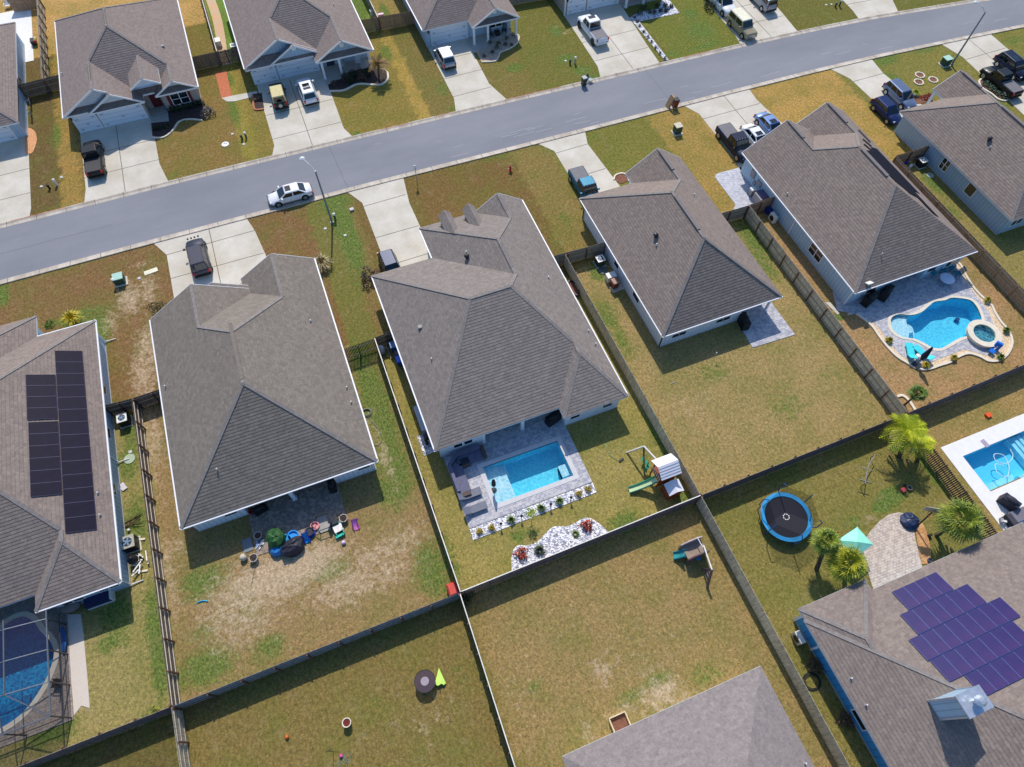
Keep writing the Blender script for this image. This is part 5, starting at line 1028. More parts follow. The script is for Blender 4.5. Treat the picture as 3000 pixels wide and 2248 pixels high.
V('suv', 'silver boxy suv at the top edge with a dark rear window', 'boxy', SIL, NP(2262, 24, .8), 't', 90, 4.7, Wd=1.9, H=1.85, wr=.38)
V('car', 'white sedan with a sunroof parked at the kerb in the street', 'sedan', WHT, T(22, 240, 110, .4), 'n', 180.5, 4.86, Wd=1.84, H=1.45, sunroof=1, wr=.34)
V('suv', 'dark grey suv with ribbed roof on the driveway nearest the brick patio house', 'suv', GUN, T(21, 1635, 690, .8), 't', 92, 5.0, Wd=1.95, H=1.78, ribs=1, rails=2, roofbits=1)
V('car', 'dark blue glossy hatchback half under the eaves of the centre house', 'suv', DBL, T(22, 1178, 515, .9), 't', -88, 4.5, Wd=1.82, H=1.55, sunroof=0)
V('pickup_truck', 'teal pickup with grey bed cover parked tail to the street', 'pickup', TEAL, T(13, 790, 1360, 1.0), 't', -91, 5.8, Wd=1.96, H=1.88, visor=1, wr=.4)
V('pickup_truck', 'black pickup with grey bed cover beside the white sedan', 'pickup', DBL, T(13, 1985, 1010, 1.0), 't', -90, 6.0, Wd=2.0, H=1.95, visor=1, wr=.42, blkmir=1)
V('car', 'white sedan between the black pickup and the ice blue sedan', 'sedan', WHT, T(13, 2175, 1010, .8), 't', -90, 4.8, Wd=1.84, H=1.45, sunroof=1)
V('car', 'ice blue sedan with sunroof parked at the end of a row of three', 'sedan', ICE, T(14, 75, 915, .8), 't', -89, 4.8, Wd=1.84, H=1.46, sunroof=1)
V('car', 'royal blue compact car in front of the slate blue house', 'suv', NAVY, T(14, 1015, 800, .8), 't', -90, 4.5, Wd=1.76, H=1.55)
V('suv', 'steel blue estate suv beside the royal blue compact', 'suv', SILB, T(14, 1120, 665, .9), 't', -90, 4.9, Wd=1.86, H=1.65, ribs=1)
V('pickup_truck', 'black pickup with alloy wheels beside the shrub filled kerb bed at right', 'pickup', BLK, T(14, 1905, 545, .8), 'n', 90, 5.7, Wd=1.96, H=1.86, wr=.42)
V('suv', 'midnight blue suv at the far right edge beside the black pickup', 'suv', DBL, T(14, 2020, 440, .9), 't', -90, 4.8, Wd=1.9, H=1.72, rails=1, sunroof=1)
# ================================================================ PLANTS
LEAFM = {}
def leafmat(nm, c1, c2):
    q = NT('leaf_'+nm); oi = q.n('ShaderNodeNewGeometry'); r_ = oi.outputs['Random Per Island']
    q.col(q.mix(r_, c1, c2)); q.b.inputs['Roughness'].default_value = .6; return q.m
LG = leafmat('green', C(54,80,24), C(110,132,44)); LY = leafmat('yellow', C(150,130,16), C(206,180,34)); LR = leafmat('red', C(140,50,36), C(190,84,56)); LB = leafmat('bare_brown', C(78,58,48), C(120,96,78)); LD = leafmat('dark_green', C(26,40,20), C(58,72,38)); LT = leafmat('dry_tan', C(150,128,84), C(198,178,126)); LS = leafmat('sage', C(78,96,72), C(130,150,118)); LLG = leafmat('lime', C(96,122,20), C(168,176,40)); LGR = leafmat('grass_gold', C(120,116,28), C(176,160,50))
TRUNK = M('trunk_bark', C(96,78,62), .95, var=.4, sc=6, bump=.6)
def shrub(label, p, r, h, mat, n=170, leaf=.10, cat='shrub', group=None, spread=1., name='shrub'):
    R_ = random.Random(int(p[0]*131+p[1]*57)); m = MB()
    for i in range(n):
        u, v, k = R_.uniform(0, 2*PI), R_.uniform(.02, 1), R_.uniform(.35, 1)**.5
        lump = 1+.25*math.sin(3*u+p[0])+.15*math.sin(5*u)
        c = Vector((p[0]+math.cos(u)*math.sqrt(1-v*v*.9)*r*k*lump, p[1]+math.sin(u)*math.sqrt(1-v*v*.9)*r*k*lump, .06+v*h*k))
        a = Vector((R_.gauss(0, 1), R_.gauss(0, 1), R_.gauss(0, .6))).normalized()*leaf*R_.uniform(.6, 1.4); b = a.cross(Vector((R_.gauss(0, 1), R_.gauss(0, 1), R_.gauss(0, 1)))).normalized()*leaf*.5
        m.add([c-a-b*.3, c+b, c+a, c-b], [(0, 1, 2, 3)])
    t = thing(name, label, cat, (p[0], p[1], 0), group); m.build('foliage', mat, t); s = MB()
    for i in range(5): a = 2*PI*i/5; s.cyl((p[0], p[1], 0), (p[0]+math.cos(a)*r*.5, p[1]+math.sin(a)*r*.5, h*.7), .03, .012, 5)
    s.build('stem', TRUNK, t); return t
def tuft(label, p, r, h, mat, n=70, cat='ornamental grass', group=None, name='grass_clump', w=.05):
    R_ = random.Random(int(p[0]*131+p[1]*57)); m = MB()
    for i in range(n):
        a = R_.uniform(0, 2*PI); rr = r*R_.uniform(.5, 1.1); hh = h*R_.uniform(.6, 1.1); d = Vector((math.cos(a), math.sin(a), 0)); s = d.cross(Vector((0, 0, 1)))*w; b = Vector((p[0], p[1], 0))+d*.06
        p1 = b+d*rr*.4+Vector((0, 0, hh*.85)); p2 = b+d*rr+Vector((0, 0, hh*R_.uniform(.3, .9)))
        m.add([b-s, b+s, p1+s*.8, p1-s*.8, p2], [(0, 1, 2, 3), (3, 2, 4)])
    return single(m, name, mat, label, cat, (p[0], p[1], 0), group)
def palm(label, base, top, r, kind, mat, n=34, tr=.16, group='palm trees in the lower right yard', droop=.5, skirt=None):
    t = thing('palm_tree', label, 'palm tree', (base[0], base[1], 0), group); R_ = random.Random(int(base[0]*31+base[1]*17)); b, tp = Vector(base), Vector(top)
    m = MB(); pts = [b, b.lerp(tp, .35)+Vector((.05, 0, 0)), b.lerp(tp, .7), tp]; rr = [tr*1.25, tr, tr*.95, tr*.85]
    for i in range(3): m.cyl(pts[i], pts[i+1], rr[i], rr[i+1], 9)
    for i in range(14): z = i/14; c = b.lerp(tp, z); m.lathe(c, [(tr*1.12, 0), (tr*1.02, .09)], 8)
    m.build('trunk', TRUNK, t); m = MB()
    for i in range(n):
        a = 2.399*i+R_.uniform(-.2, .2); el = R_.uniform(-.35, 1.25) if kind == 'fan' else R_.uniform(-.1, 1.1); d = Vector((math.cos(a)*math.cos(el), math.sin(a)*math.cos(el), math.sin(el)))
        side = d.cross(Vector((0, 0, 1))); side = side.normalized() if side.length > .01 else Vector((1, 0, 0)); up = side.cross(d)
        if kind == 'fan':
            pl = r*R_.uniform(.35, .5); c = tp+d*pl; m.bar(tp, c, .035, .02); fr = r*R_.uniform(.5, .65); k = 15
            for j in range(k):
                th = (j/(k-1)-.5)*3.6; v = (d*math.cos(th)+side*math.sin(th)); tip = c+v*fr*R_.uniform(.85, 1.05)-Vector((0, 0, fr*droop*R_.uniform(.3, .9))); w_ = v.cross(up)*.045; mid = c+v*fr*.5+up*.02
                m.add([c, mid-w_, tip, mid+w_], [(0, 1, 2, 3)])
        else:
            P_ = []; 
            for s_ in range(7): q_ = s_/6; P_.append(tp+d*r*q_*.95-Vector((0, 0, r*droop*q_*q_*(1.1 if el < .5 else .8))))
            for s_ in range(6): m.bar(P_[s_], P_[s_+1], .03, .02)
            for s_ in range(1, 13):
                q_ = s_/12; i0 = min(5, int(q_*6)); c = P_[i0].lerp(P_[i0+1], q_*6-i0); ll = r*.30*math.sin(PI*min(1, q_*.85+.12))+.05
                for sg in (-1, 1): tip = c+side*sg*ll+d*ll*.6-Vector((0, 0, ll*.45)); w_ = d*.045; m.add([c-w_, c+w_, tip], [(0, 1, 2)])
    m.build('crown', mat, t)
    if skirt:
        m = MB()
        for i in range(10): a = 2.4*i; d = Vector((math.cos(a), math.sin(a), 0)); tip = tp+d*r*.35-Vector((0, 0, r*.7)); s_ = d.cross(Vector((0,0,1)))*.12; m.add([tp-s_*.3, tp+s_*.3, tip+s_, tip-s_], [(0, 1, 2, 3)])
        m.build('dead_fronds', skirt, t)
    return t
LF = leafmat('fan_frond', C(70,98,30), C(160,170,56)); LFY = leafmat('feather_frond', C(140,160,12), C(214,216,30)); 
def TZ(rc, x, y, z=0.): return tuple(T(rc, x, y, z))
palm('fan palm with a leaning trunk by the dark picket fence', TZ(34, 1500, 1295), TZ(34, 1700, 1180, 3.3), 2.1, 'fan', LF, 40, skirt=LT)
palm('smaller fan palm at the left corner of the green canopy', TZ(34, 530, 1570), TZ(34, 610, 1350, 3.4), 1.35, 'fan', LF, 32, skirt=None)
palm('bright fan palm overhanging the roof corner below the green canopy', TZ(34, 760, 1640), TZ(34, 780, 1525, 3.0), 1.75, 'fan', leafmat('bright_frond', C(96,120,20), C(196,190,50)), 44)
palm('yellow green feather palm on a dark trunk where the fences meet', TZ(34, 1200, 660), TZ(34, 1265, 440, 3.2), 2.1, 'feather', LFY, 22, skirt=LT, droop=.45)
palm('second yellow green feather palm with dead lower fronds over the picket fence', TZ(34, 1345, 690), TZ(34, 1345, 520, 2.7), 1.9, 'feather', LFY, 20, skirt=LT, droop=.5)
palm('young twin headed palm in a small ring of cream edging behind the fence', TZ(34, 1240, 240), TZ(34, 1350, 150, 2.4), 1.0, 'fan', LG, 16, tr=.09, group=None)
palm('dead brown palm in the dark shrub bed by the rocking chair porch', TZ(12, 1132, 650), TZ(12, 1128, 520, 2.0), 1.5, 'feather', leafmat('dead_frond', C(120,92,52), C(176,144,84)), 26, tr=.12, group=None, droop=.25)
edging('small curved cream edging round the young twin headed palm', TL(34, (1180,175),(1220,165),(1270,200),(1330,290)), w=.25)
tuft('large dry tan ornamental grass clump at the corner of the brick patio house', T(22, 680, 640), 1.25, 1.1, LT, 150, w=.06)
tuft('tall yellow plume bush in front of the left edge house gutter', T(21, 610, 1085), 1.1, 1.2, leafmat('gold_plume', C(170,150,16), C(222,200,50)), 130, cat='bush', name='plume_bush')
shrub('small green shrub in the brown front lawn at far left', T(21, 410, 1110), .45, .4, LG, 80)
shrub('leafless brown bush against the centre house beside the dark blue hatchback', T(22, 1065, 740), 1.15, 1.2, LB, 420, .12, cat='bush')
shrub('low dark weed by the brick patio house front corner', T(21, 1270, 975), .8, .5, LD, 120)
for i, (rc, x, y, l) in enumerate([(32,1950,1268,'leftmost round yellow shrub in the white rock strip'), (32,2048,1238,'second round yellow shrub from the left in the rock strip'), (33,815,965,'round yellow shrub left of the last one in the rock strip'), (33,892,928,'rightmost round yellow shrub in the white rock strip')]):
    shrub(l, T(rc, x, y), .3, .42, LY, 170, .07, group='yellow shrubs in the rock strip')
for rc, x, y, l in [(33,270,1178,'spiky dark green plant between the first two black lanterns'), (33,512,1082,'small green plant in the rock strip left of a lantern'), (33,660,1025,'spiky green plant left of the right hand lantern')]:
    tuft(l, T(rc, x, y), .42, .45, LG, 60, group='green plants in the rock strip', name='spiky_plant', cat='plant')
t_ = thing('young_tree', 'thin staked young tree with a small yellow green head in the rock strip', 'tree', tuple(T(33, 430, 1160)))
b_ = T(33, 430, 1160); m = MB(); m.cyl(b_, (b_.x, b_.y, 1.5), .025, .02, 6); m.build('trunk', TRUNK, t_); m = MB(); R_ = random.Random(3)
for i in range(110):
    c_ = Vector((b_.x+R_.gauss(0, .22), b_.y+R_.gauss(0, .22), 1.55+R_.gauss(0, .16))); a = Vector((R_.gauss(0, 1), R_.gauss(0, 1), 0)).normalized()*.09; k = Vector((-a.y, a.x, .03))*.5; m.add([c_-a, c_+k, c_+a, c_-k], [(0, 1, 2, 3)])
m.build('crown', LLG, t_)
shrub('red leaved shrub at the left end of the white rock island', T(33, 350, 1445), .55, .55, LR, 130, .13); shrub('red leaved shrub near the right end of the white rock island', T(33, 880, 1220), .5, .7, LR, 130, .13)
tuft('dark green spiky plant beside the left red shrub', T(33, 500, 1425), .55, .4, LD, 90, name='spiky_plant', cat='plant'); tuft('small green plant left of the right red shrub', T(33, 788, 1288), .35, .3, LG, 50, name='spiky_plant', cat='plant')
for rc, x, y, mt, l in [(24,1112,1245,LGR,'green grass clump at the left of the freeform pool edging'), (24,1405,1448,LY,'yellow shrub beside the folded black parasol'), (24,1632,1388,LGR,'grass clump in the rock bed below the freeform pool'), (24,2010,1382,LG,'dark grass clump at the lower right curve of the edging'), (24,2055,1165,LG,'grass clump right of the raised spa'), (24,1905,922,LGR,'small plant in the rocks near the upper pool curve')]:
    tuft(l, T(rc, x, y), .42, .5, mt, 90, group='plants in the tan rock bed')
# front beds on the north side
def bedt(label, rc, pts, mat, z=.05): bed(label, TL(rc, *pts), mat, z)
bedt('dark mulch bed along the front of the red shuttered house', 11, [(1235,1105),(1225,1000),(1370,985),(1360,900),(1640,830),(1720,900),(1640,975),(1530,970),(1450,990),(1400,1060),(1330,1105)], MULCH)
edging('cream curving edging of the dark mulch bed at the red shuttered house', TL(11, (1240,1120),(1330,1115),(1400,1062),(1450,992),(1530,970),(1640,978)), w=.16)
for i in range(7): p = T(11, 1400+38*i, 900-9*i); shrub('clipped dark hedge plant number run under the big front window' if i < 0 else 'dark hedge shrub in the row under the red shuttered window', p, .5, .7, LD, 150, .10, group='hedge under the red shuttered window')
for i, (x, y) in enumerate([(1260,1050),(1300,1045),(1350,1030)]): shrub('low dark shrub at the driveway end of the mulch bed', T(11, x, y), .42, .4, LD, 90, group='low shrubs by the driveway bed')
shrub('grey leafless bush at the right end of the mulch bed', T(11, 1690, 925), .95, .8, leafmat('grey_twig', C(110,96,84), C(160,146,128)), 260, .12, cat='bush')
bedt('dark shrub bed with cream edging in front of the rocking chair porch', 12, [(720,690),(735,740),(850,735),(960,685),(1080,690),(1160,685),(1205,640),(1195,580),(1150,560),(1050,550),(850,600),(830,640)], MULCH)
edging('cream curving edging of the dark shrub bed by the rocking chair porch', TL(12, (735,742),(850,736),(960,686),(1080,690),(1160,686),(1207,640),(1196,580),(1150,563)), w=.24)
for i, (x, y, r) in enumerate([(870,640,.75),(930,620,.85),(990,610,.8),(1040,610,.7),(1000,650,.6),(900,670,.6)]): shrub('dark brown green shrub in the bed before the rocking chair porch', T(12, x, y), r, .8, LD if i % 2 else LB, 230, .11, group='dark shrubs by the porch')
shrub('small reddish shrub at the driveway end of the porch bed', T(12, 780, 680), .5, .5, LB, 120)
bedt('small brick edged bed left of the green soft top car', 12, [(115,765),(185,755),(205,880),(190,890),(130,880)], MULCH); edging('orange brick edging of the small bed left of the soft top car', TL(12, (112,770),(125,880),(160,893),(205,886)), w=.2, mat=M('brick_edging', C(186,120,86), .9, var=.2))
tuft('spiky dark plant in the small brick edged bed', T(12, 150, 810), .5, .4, LB, 70, name='spiky_plant', cat='plant')
ZC = lambda x, y: (tuple(G(1150+x*.2261, y*.2261)[:2]))
bed('tan rock bed with dark tufts before the porch with teal rocking chairs', [ZC(*p) for p in [(1080,665),(1155,810),(1330,800),(1375,735),(1400,685),(1520,635),(1610,570),(1640,490),(1610,455),(1560,480),(1240,535),(1245,610)]], M('gravel_brown', C(160,134,120), .9, var=.35, sc=9, bump=.8, c2=C(190,170,150)))
edging('thin cream edging of the tan rock bed by the teal rocking chairs', [ZC(*p) for p in [(1155,812),(1330,800),(1378,735),(1402,685),(1520,635),(1612,570),(1642,490),(1612,455)]], w=.13)
for i, (x, y, r) in enumerate([(1190,740,.3),(1295,690,.32),(1350,630,.42),(1370,575,.35),(1465,590,.3),(1545,600,.25),(1260,560,.35),(1480,510,.4),(1560,470,.45)]): shrub('dark round tuft in the tan rock bed by the teal chairs', (*ZC(x, y), 0), r, .4, LD, 80, .07, group='dark tufts in the tan rock bed')
ZD = lambda x, y: (tuple(G(1600+x*.2261, y*.2261)[:2]))
bed('white rock strip and wedge beside the driveway of the lifted white pickup', [ZD(*p) for p in [(1080,235),(1540,790),(1588,782),(1205,282),(1730,172),(1590,0),(1500,0),(1450,120),(1200,160)]], WROCK)
for i, (x, y, r) in enumerate([(1145,240,.3),(1180,290,.3),(1210,345,.25),(1265,425,.25),(1320,495,.25),(1365,555,.25),(1415,630,.25),(1475,700,.22),(1535,770,.25)]): shrub('small dark bush in the white rock strip along the driveway', (*ZD(x, y), 0), r, .35, LD, 60, .07, group='bushes in the driveway rock strip')
for i, (x, y, r) in enumerate([(1210,190,.55),(1260,120,.6),(1335,170,.4),(1400,180,.35),(1480,155,.32),(1550,155,.32),(1615,100,.3),(1440,90,.4),(1540,90,.4)]): shrub('dark bush in the white rock wedge before the porch posts', (*ZD(x, y), 0), r, .5, LD, 110, .09, group='bushes in the rock wedge')
shrub('big dark evergreen bush beside the white pickup at the top', tuple(G(2083, 22)), 1.3, 1.1, LD, 420, .13, cat='bush')
bed('oval tan rock bed beside the left edge driveway', smooth_loop(TL(11, (205,1235),(205,1060),(240,1040),(285,1070),(300,1140),(270,1230),(235,1248)), 3), M('salmon_rock', C(216,158,112), .9, var=.3, sc=9, bump=.7))
bedt('white edged shrub bed beside the black pickup at right', 14, [(1845,655),(1880,640),(1930,660),(2080,790),(2070,815),(2000,800),(1950,760),(1870,710)], BRMULCH); edging('white curved edging of the shrub bed at right', TL(14, (1925,655),(1880,643),(1845,658),(1862,710),(1945,765),(2000,808),(2060,820),(2085,800)), w=.22)
for i, (x, y) in enumerate([(1885,690),(1915,690),(1935,720),(1965,735),(1990,760),(2025,775),(2050,795),(1990,725),(2030,750)]): shrub('sage green shrub in the white edged bed at right', T(14, x, y), .5, .5, LS, 110, .1, group='sage shrubs in the white edged bed')
bedt('brown mulch bed with red leaves beside the entry of the slate blue house', 14, [(1300,830),(1310,770),(1480,775),(1440,830),(1330,850)], BRMULCH); tuft('yellow green spiky shrub beside the steel blue suv', T(14, 1325, 770), .7, .6, LLG, 80, name='spiky_plant', cat='plant'); shrub('red brown leafy shrub beside the slate blue house entry', T(14, 1420, 800), .7, .4, LR, 120, .14)
bedt('small round brown bed with scalloped white stones near the grey roof corner', 13, [(1105,1460),(1115,1425),(1160,1410),(1200,1425),(1215,1470),(1160,1490)], BRMULCH); edging('scalloped white stone edging of the small round brown bed', TL(13, (1100,1460),(1112,1425),(1160,1408),(1200,1420),(1222,1470)), w=.16)
shrub('dead red shrub by the blue wall of the lower right house', T(44, 515, 835), .7, .5, LB, 120, .12, cat='bush'); shrub('second dead shrub further down the blue wall', T(44, 760, 1275), .6, .5, LB, 110, .12, cat='bush'); shrub('dark overgrown plant at the joint of the white topped fences', T(42, 1840, 285), .55, .9, LD, 150, .12)
shrub('small bright green weed by the corner of the lower left yard', T(41, 1255, 1208), .35, .2, LLG, 60, .08, cat='weed')
# ================================================================ OUTDOOR THINGS
def cover(nm, p, r, mat, label, cat='access cover', ring=None):
    m = MB(); m.cyl((p[0], p[1], -.02), (p[0], p[1], .06), r, r, 20); return single(m, nm, mat, label, cat, (p[0], p[1], 0))
def slab(nm, p, a, b, h, mat, label, cat, rz=0): m = MB(); m.obox((p[0], p[1], h/2), (a, b, h), rz); return single(m, nm, mat, label, cat, (p[0], p[1], 0))
GBOX = M('utility_green', C(44,74,60), .6, var=.1); GTOP = M('utility_green_top', C(168,206,190), .6, var=.05); WCAP = M('white_plastic', C(236,236,232), .5); TAN = M('utility_tan', C(196,186,162), .6)
def ubox(label, p, mat, top, s=(.95, .85, .85), rz=0):
    t = thing('utility_box', label, 'utility box', (p[0], p[1], 0)); m = MB(); m.obox((p[0], p[1], s[2]/2+.05), s, rz); m.build('cabinet', mat, t); m = MB(); m.obox((p[0], p[1]+.04, s[2]+.09), (s[0]+.08, s[1]+.08, .08), rz); m.build('lid', top, t); m = MB(); m.obox((p[0], p[1], .04), (s[0]+.35, s[1]+.3, .08), rz); m.build('pad', CONC, t)
ubox('green utility box with pale lid in the brown lawn at left', T(21, 985, 765), GBOX, GTOP, (.9, .85, .8)); ubox('green topped utility box at the foot of the right street lamp', T(14, 1565, 525), GBOX, GTOP); ubox('tan utility box in the golden lawn near the kerb bins', T(13, 1610, 1075), GBOX, TAN, (.8, .8, .95))
def pedestal(label, p, h=.9, mat=M('pedestal_green', C(74,96,82), .6), cap=WCAP):
    t = thing('utility_pedestal', label, 'utility pedestal', (p[0], p[1], 0)); m = MB(); m.cyl((p[0], p[1], 0), (p[0], p[1], h), .12, .12, 12); m.build('post', mat, t); m = MB(); m.lathe((p[0], p[1], h), [(.15, -.12), (.15, .05), (.06, .12), (.01, .13)], 12); m.build('cap', cap, t)
pedestal('white capped pedestal left of the green utility box', T(21, 945, 790)); pedestal('white capped pedestal at the foot of the left street lamp', T(22, 782, 262)); pedestal('white capped pedestal in the dark lawn at top left', T(11, 465, 1500), .8, WCAP); pedestal('black capped stub beside the top left pedestal', T(11, 405, 1530), .5, DARK, DARK)
pedestal('white capped pedestal between the first two north driveways', T(11, 1995, 1115), .7); pedestal('dark stub left of the pedestal between the north driveways', T(11, 1962, 1130), .5, GBOX, GBOX); pedestal('white capped pedestal in the lawn left of the lifted white pickup', T(13, 786, 515), .85, M('pedestal_grey', C(170,180,176), .6)); pedestal('short dark green stub in the lawn left of the lifted white pickup', T(13, 746, 520), .5, GBOX, GBOX); pedestal('white capped pedestal at the top between two driveways', T(14, 715, 50), .8); pedestal('dark stub beside the top pedestal between two driveways', T(14, 682, 58), .5, GBOX, GBOX)
slab('concrete_pad', T(21, 1224, 680), 1.35, .55, .07, M('pale_pad', C(232,226,200), .8), 'cream rounded concrete pad in the brown lawn near the grey suv', 'concrete pad', .12)
for rc, x, y, l in [(21,1128,735,'small grey square cover right of the green utility box'), (22,700,333,'small grey square cover left of the lamp shadow'), (22,860,387,'small round grey cover in the bright green strip'), (11,1883,1087,'small grey cover in the lawn of the red shuttered house'), (11,337,1512,'small white cover left of the top left pedestal'), (11,500,1437,'small white cover right of the top left pedestal'), (13,710,496,'white cover left of the dark green stub'), (14,650,38,'white cover left of the top stub'), (14,608,42,'pale round cover near the top edge'), (12,40,1170,'white cover below the pedestal between north driveways'), (31,1057,620,'small green square cover beside the round lid')]:
    slab('valve_cover', T(rc, x, y), .28, .26, .06, M('cover_grey', C(206,208,206), .7), l, 'cover')
slab('meter_box', T(22, 915, 183), .42, .36, .22, M('meter_grey', C(190,192,196), .6), 'grey lidded meter box at the edge of the pool house driveway', 'meter box', .1)
cover('tank_lid', T(31, 1050, 677), .48, M('pale_green_lid', C(172,188,164), .7), 'round pale green tank lid in the narrow side lawn'); cover('tank_lid', T(23, 1012, 672), .5, M('dark_lid', C(98,108,108), .7), 'round dark tank lid beside the white condenser'); cover('tank_lid', T(14, 1450, 1422), .42, M('grey_green_lid', C(158,176,166), .7), 'round grey tank lid beside the slate blue house')
for x, y, l in [(1366,612,'upper left stone ring round a young plant hole'), (1473,650,'right hand stone ring in the tan lawn'), (1356,668,'lower left stone ring in the tan lawn')]:
    p = T(14, x, y); t_ = thing('stone_ring', l, 'stone ring', tuple(p), 'stone rings in the tan lawn'); m = MB(); 
    for i in range(12): a = 2*PI*i/12; m.obox((p.x+math.cos(a)*.55, p.y+math.sin(a)*.55, .05), (.16, .24, .12), a)
    m.build('ring', CREAM, t_); m = MB(); m.cyl((p.x, p.y, 0), (p.x, p.y, .03), .48, .48, 16); m.build('soil', BRMULCH, t_)
p = T(11, 1825, 1172); m = MB(); m.lathe((p.x, p.y, 0), [(.42, 0), (.42, .08), (.24, .09), (.22, .02)], 18); single(m, 'vent_ring', WCAP, 'white ring shaped drain cover in the lawn between the north driveways', 'drain cover', tuple(p))
# street lamps
STEEL = M('lamp_steel', C(124,134,150), .45, metal=.4)
def lamp(label, b, h, ax, ay):
    t = thing('street_lamp', label, 'street lamp', tuple(b), 'street lamps'); m = MB(); m.cyl((b.x, b.y, 0), (b.x, b.y, h), .12, .08, 12); m.cyl((b.x, b.y, 0), (b.x, b.y, .25), .2, .18, 12); m.build('pole', STEEL, t)
    m = MB(); m.tube([(b.x, b.y, h-.1), (b.x+ax*.45, b.y+ay*.45, h+.35), (b.x+ax, b.y+ay, h+.5)], .05, 8); m.build('arm', M('lamp_arm_white', C(206,210,214), .4), t); m = MB(); m.lathe((b.x+ax*1.1, b.y+ay*1.1, h+.36), [(.10, 0), (.24, .06), (.26, .14), (.12, .24), (.02, .26)], 14); m.build('lamp_head', M('lamp_head', C(220,226,228), .4), t)
lamp('tall grey street lamp beside the white sedan in the street', T(22, 757, 290), 7.4, -.75, 1.5); lamp('tall grey street lamp at the right beside the green utility box', T(14, 1622, 530), 7.1, -.5, 1.4)
b_ = T(12, 1442, 1468); t_ = thing('street_sign', 'slim post with a small pale sign at the kerb by the centre driveway', 'street sign', tuple(b_)); m = MB(); m.bar(b_, (b_.x, b_.y, 2.0), .06); m.build('post', M('sign_post', C(150,156,150), .5), t_); m = MB(); m.box(b_.x-.16, b_.x+.16, b_.y-.02, b_.y+.02, 1.75, 2.3); m.build('sign_plate', WCAP, t_)
b_ = T(13, 262, 1385); t_ = thing('fire_hydrant', 'small red fire hydrant in the brown lawn of the centre house', 'fire hydrant', tuple(b_)); HR = M('hydrant_red', C(186,52,40), .5); m = MB(); m.lathe(b_, [(.2, 0), (.2, .06), (.13, .08), (.13, .5), (.18, .52), (.14, .66), (.05, .74), (.01, .78)], 14); m.build('barrel', HR, t_)
for s_ in (-1, 1): m = MB(); m.cyl((b_.x+s_*.1, b_.y, .42), (b_.x+s_*.24, b_.y, .42), .07, .07, 8); m.build('outlet', WCAP, t_)
# bins at the kerb
def bin_(label, p, rz, body, lid, h=1.05, s=.62, name='wheelie_bin', tilt=0):
    t = thing(name, label, 'bin', (p[0], p[1], 0)); z0 = p[2] if len(p) > 2 else 0; m = MB()
    m.add([Vector((p[0], p[1], z0))+Matrix.Rotation(rz, 3, 'Z') @ Vector(v) for v in [(-s*.36,-s*.4,.08),(s*.36,-s*.4,.08),(s*.36,s*.4,.08),(-s*.36,s*.4,.08),(-s*.48,-s*.5,h),(s*.48,-s*.5,h),(s*.48,s*.5,h),(-s*.48,s*.5,h)]], [(3,2,1,0),(4,5,6,7),(0,1,5,4),(1,2,6,5),(2,3,7,6),(3,0,4,7)]); m.build('bin_body', body, t)
    m = MB(); m.obox((p[0], p[1], z0+h+.04), (s*1.04, s*1.12, .09), rz, 0, 0, .86); m.build('lid', lid, t)
    for q_ in (-1, 1): m = MB(); c_ = Vector((p[0], p[1], z0))+Matrix.Rotation(rz, 3, 'Z') @ Vector((s*.3*q_, s*.42, .12)); m.cyl(c_-Vector((.04, 0, 0)), c_+Vector((.04, 0, 0)), .12, .12, 10); m.build('wheel', BLACK, t)
    return t
bin_('dark green wheelie bin standing at the far kerb', T(13, 857, 690), .1, M('bin_green', C(30,52,48), .5), M('bin_lid_grey', C(150,158,156), .5)); bin_('red brown wheelie bin with black lid at the near kerb', T(13, 1592, 868), -.1, M('bin_brown', C(120,52,34), .5), BLACK, 1.1, .7)
p = T(13, 1540, 875); m = MB(); m.obox((p.x+.2, p.y+.15, .75), (.22, .75, 1.5), 0, .32); single(m, 'cardboard_box', M('cardboard', C(176,142,106), .9), 'tall flattened cardboard box leaning against the brown kerb bin', 'box', tuple(p))
p = T(13, 895, 668); t_ = thing('broken_chair', 'broken grey chair and frame dumped beside the green kerb bin', 'chair', tuple(p)); CG = M('chair_grey', C(160,172,176), .6)
m = MB(); m.obox((p.x+.25, p.y, .35), (.5, .5, .06), .3); m.build('seat', CG, t_); m = MB(); m.obox((p.x-.05, p.y+.35, .6), (.45, .07, .6), .5, 0, -.5); m.build('backrest', M('chair_olive', C(80,92,84), .8), t_)
for i, (a, b) in enumerate([((-.1,.1,0),(.05,.1,.9)), ((.45,-.3,.1),(.8,-.25,.15)), ((.4,.1,0),(.55,.15,.5)), ((0,.5,0),(.3,.9,.5))]): m = MB(); m.bar(Vector(a)+p, Vector(b)+p, .04); m.build('leg', CG, t_)
# condensers and side yard kit
def ac(label, p, s=.85, h=.85, top=WCAP, body=DARK, rz=0, z=0):
    t = thing('condenser_unit', label, 'air conditioner', (p[0], p[1], 0), 'condensers beside the houses'); m = MB(); m.obox((p[0], p[1], h/2+.05), (s, s, h), rz); m.build('casing', body, t); m = MB(); m.obox((p[0], p[1], h+.07), (s*1.03, s*1.03, .06), rz); m.build('top_panel', top, t)
    m = MB(); m.cyl((p[0], p[1], h+.1), (p[0], p[1], h+.115), s*.36, s*.36, 20); f = m.build('fan_grille', M('fan_dark', C(36,50,72), .5), t); m = MB()
    for k in range(5): a = k*2*PI/5; m.bar((p[0], p[1], h+.12), (p[0]+math.cos(a)*s*.33, p[1]+math.sin(a)*s*.33, h+.12), .1*s, .012)
    m.cyl((p[0], p[1], h+.11), (p[0], p[1], h+.15), .09, .09, 10); m.build('fan_blade', M('fan_grey', C(120,150,176), .5), t); m = MB(); m.obox((p[0], p[1], .03), (s+.25, s+.25, .06), rz); m.build('pad', CONC, t); return t
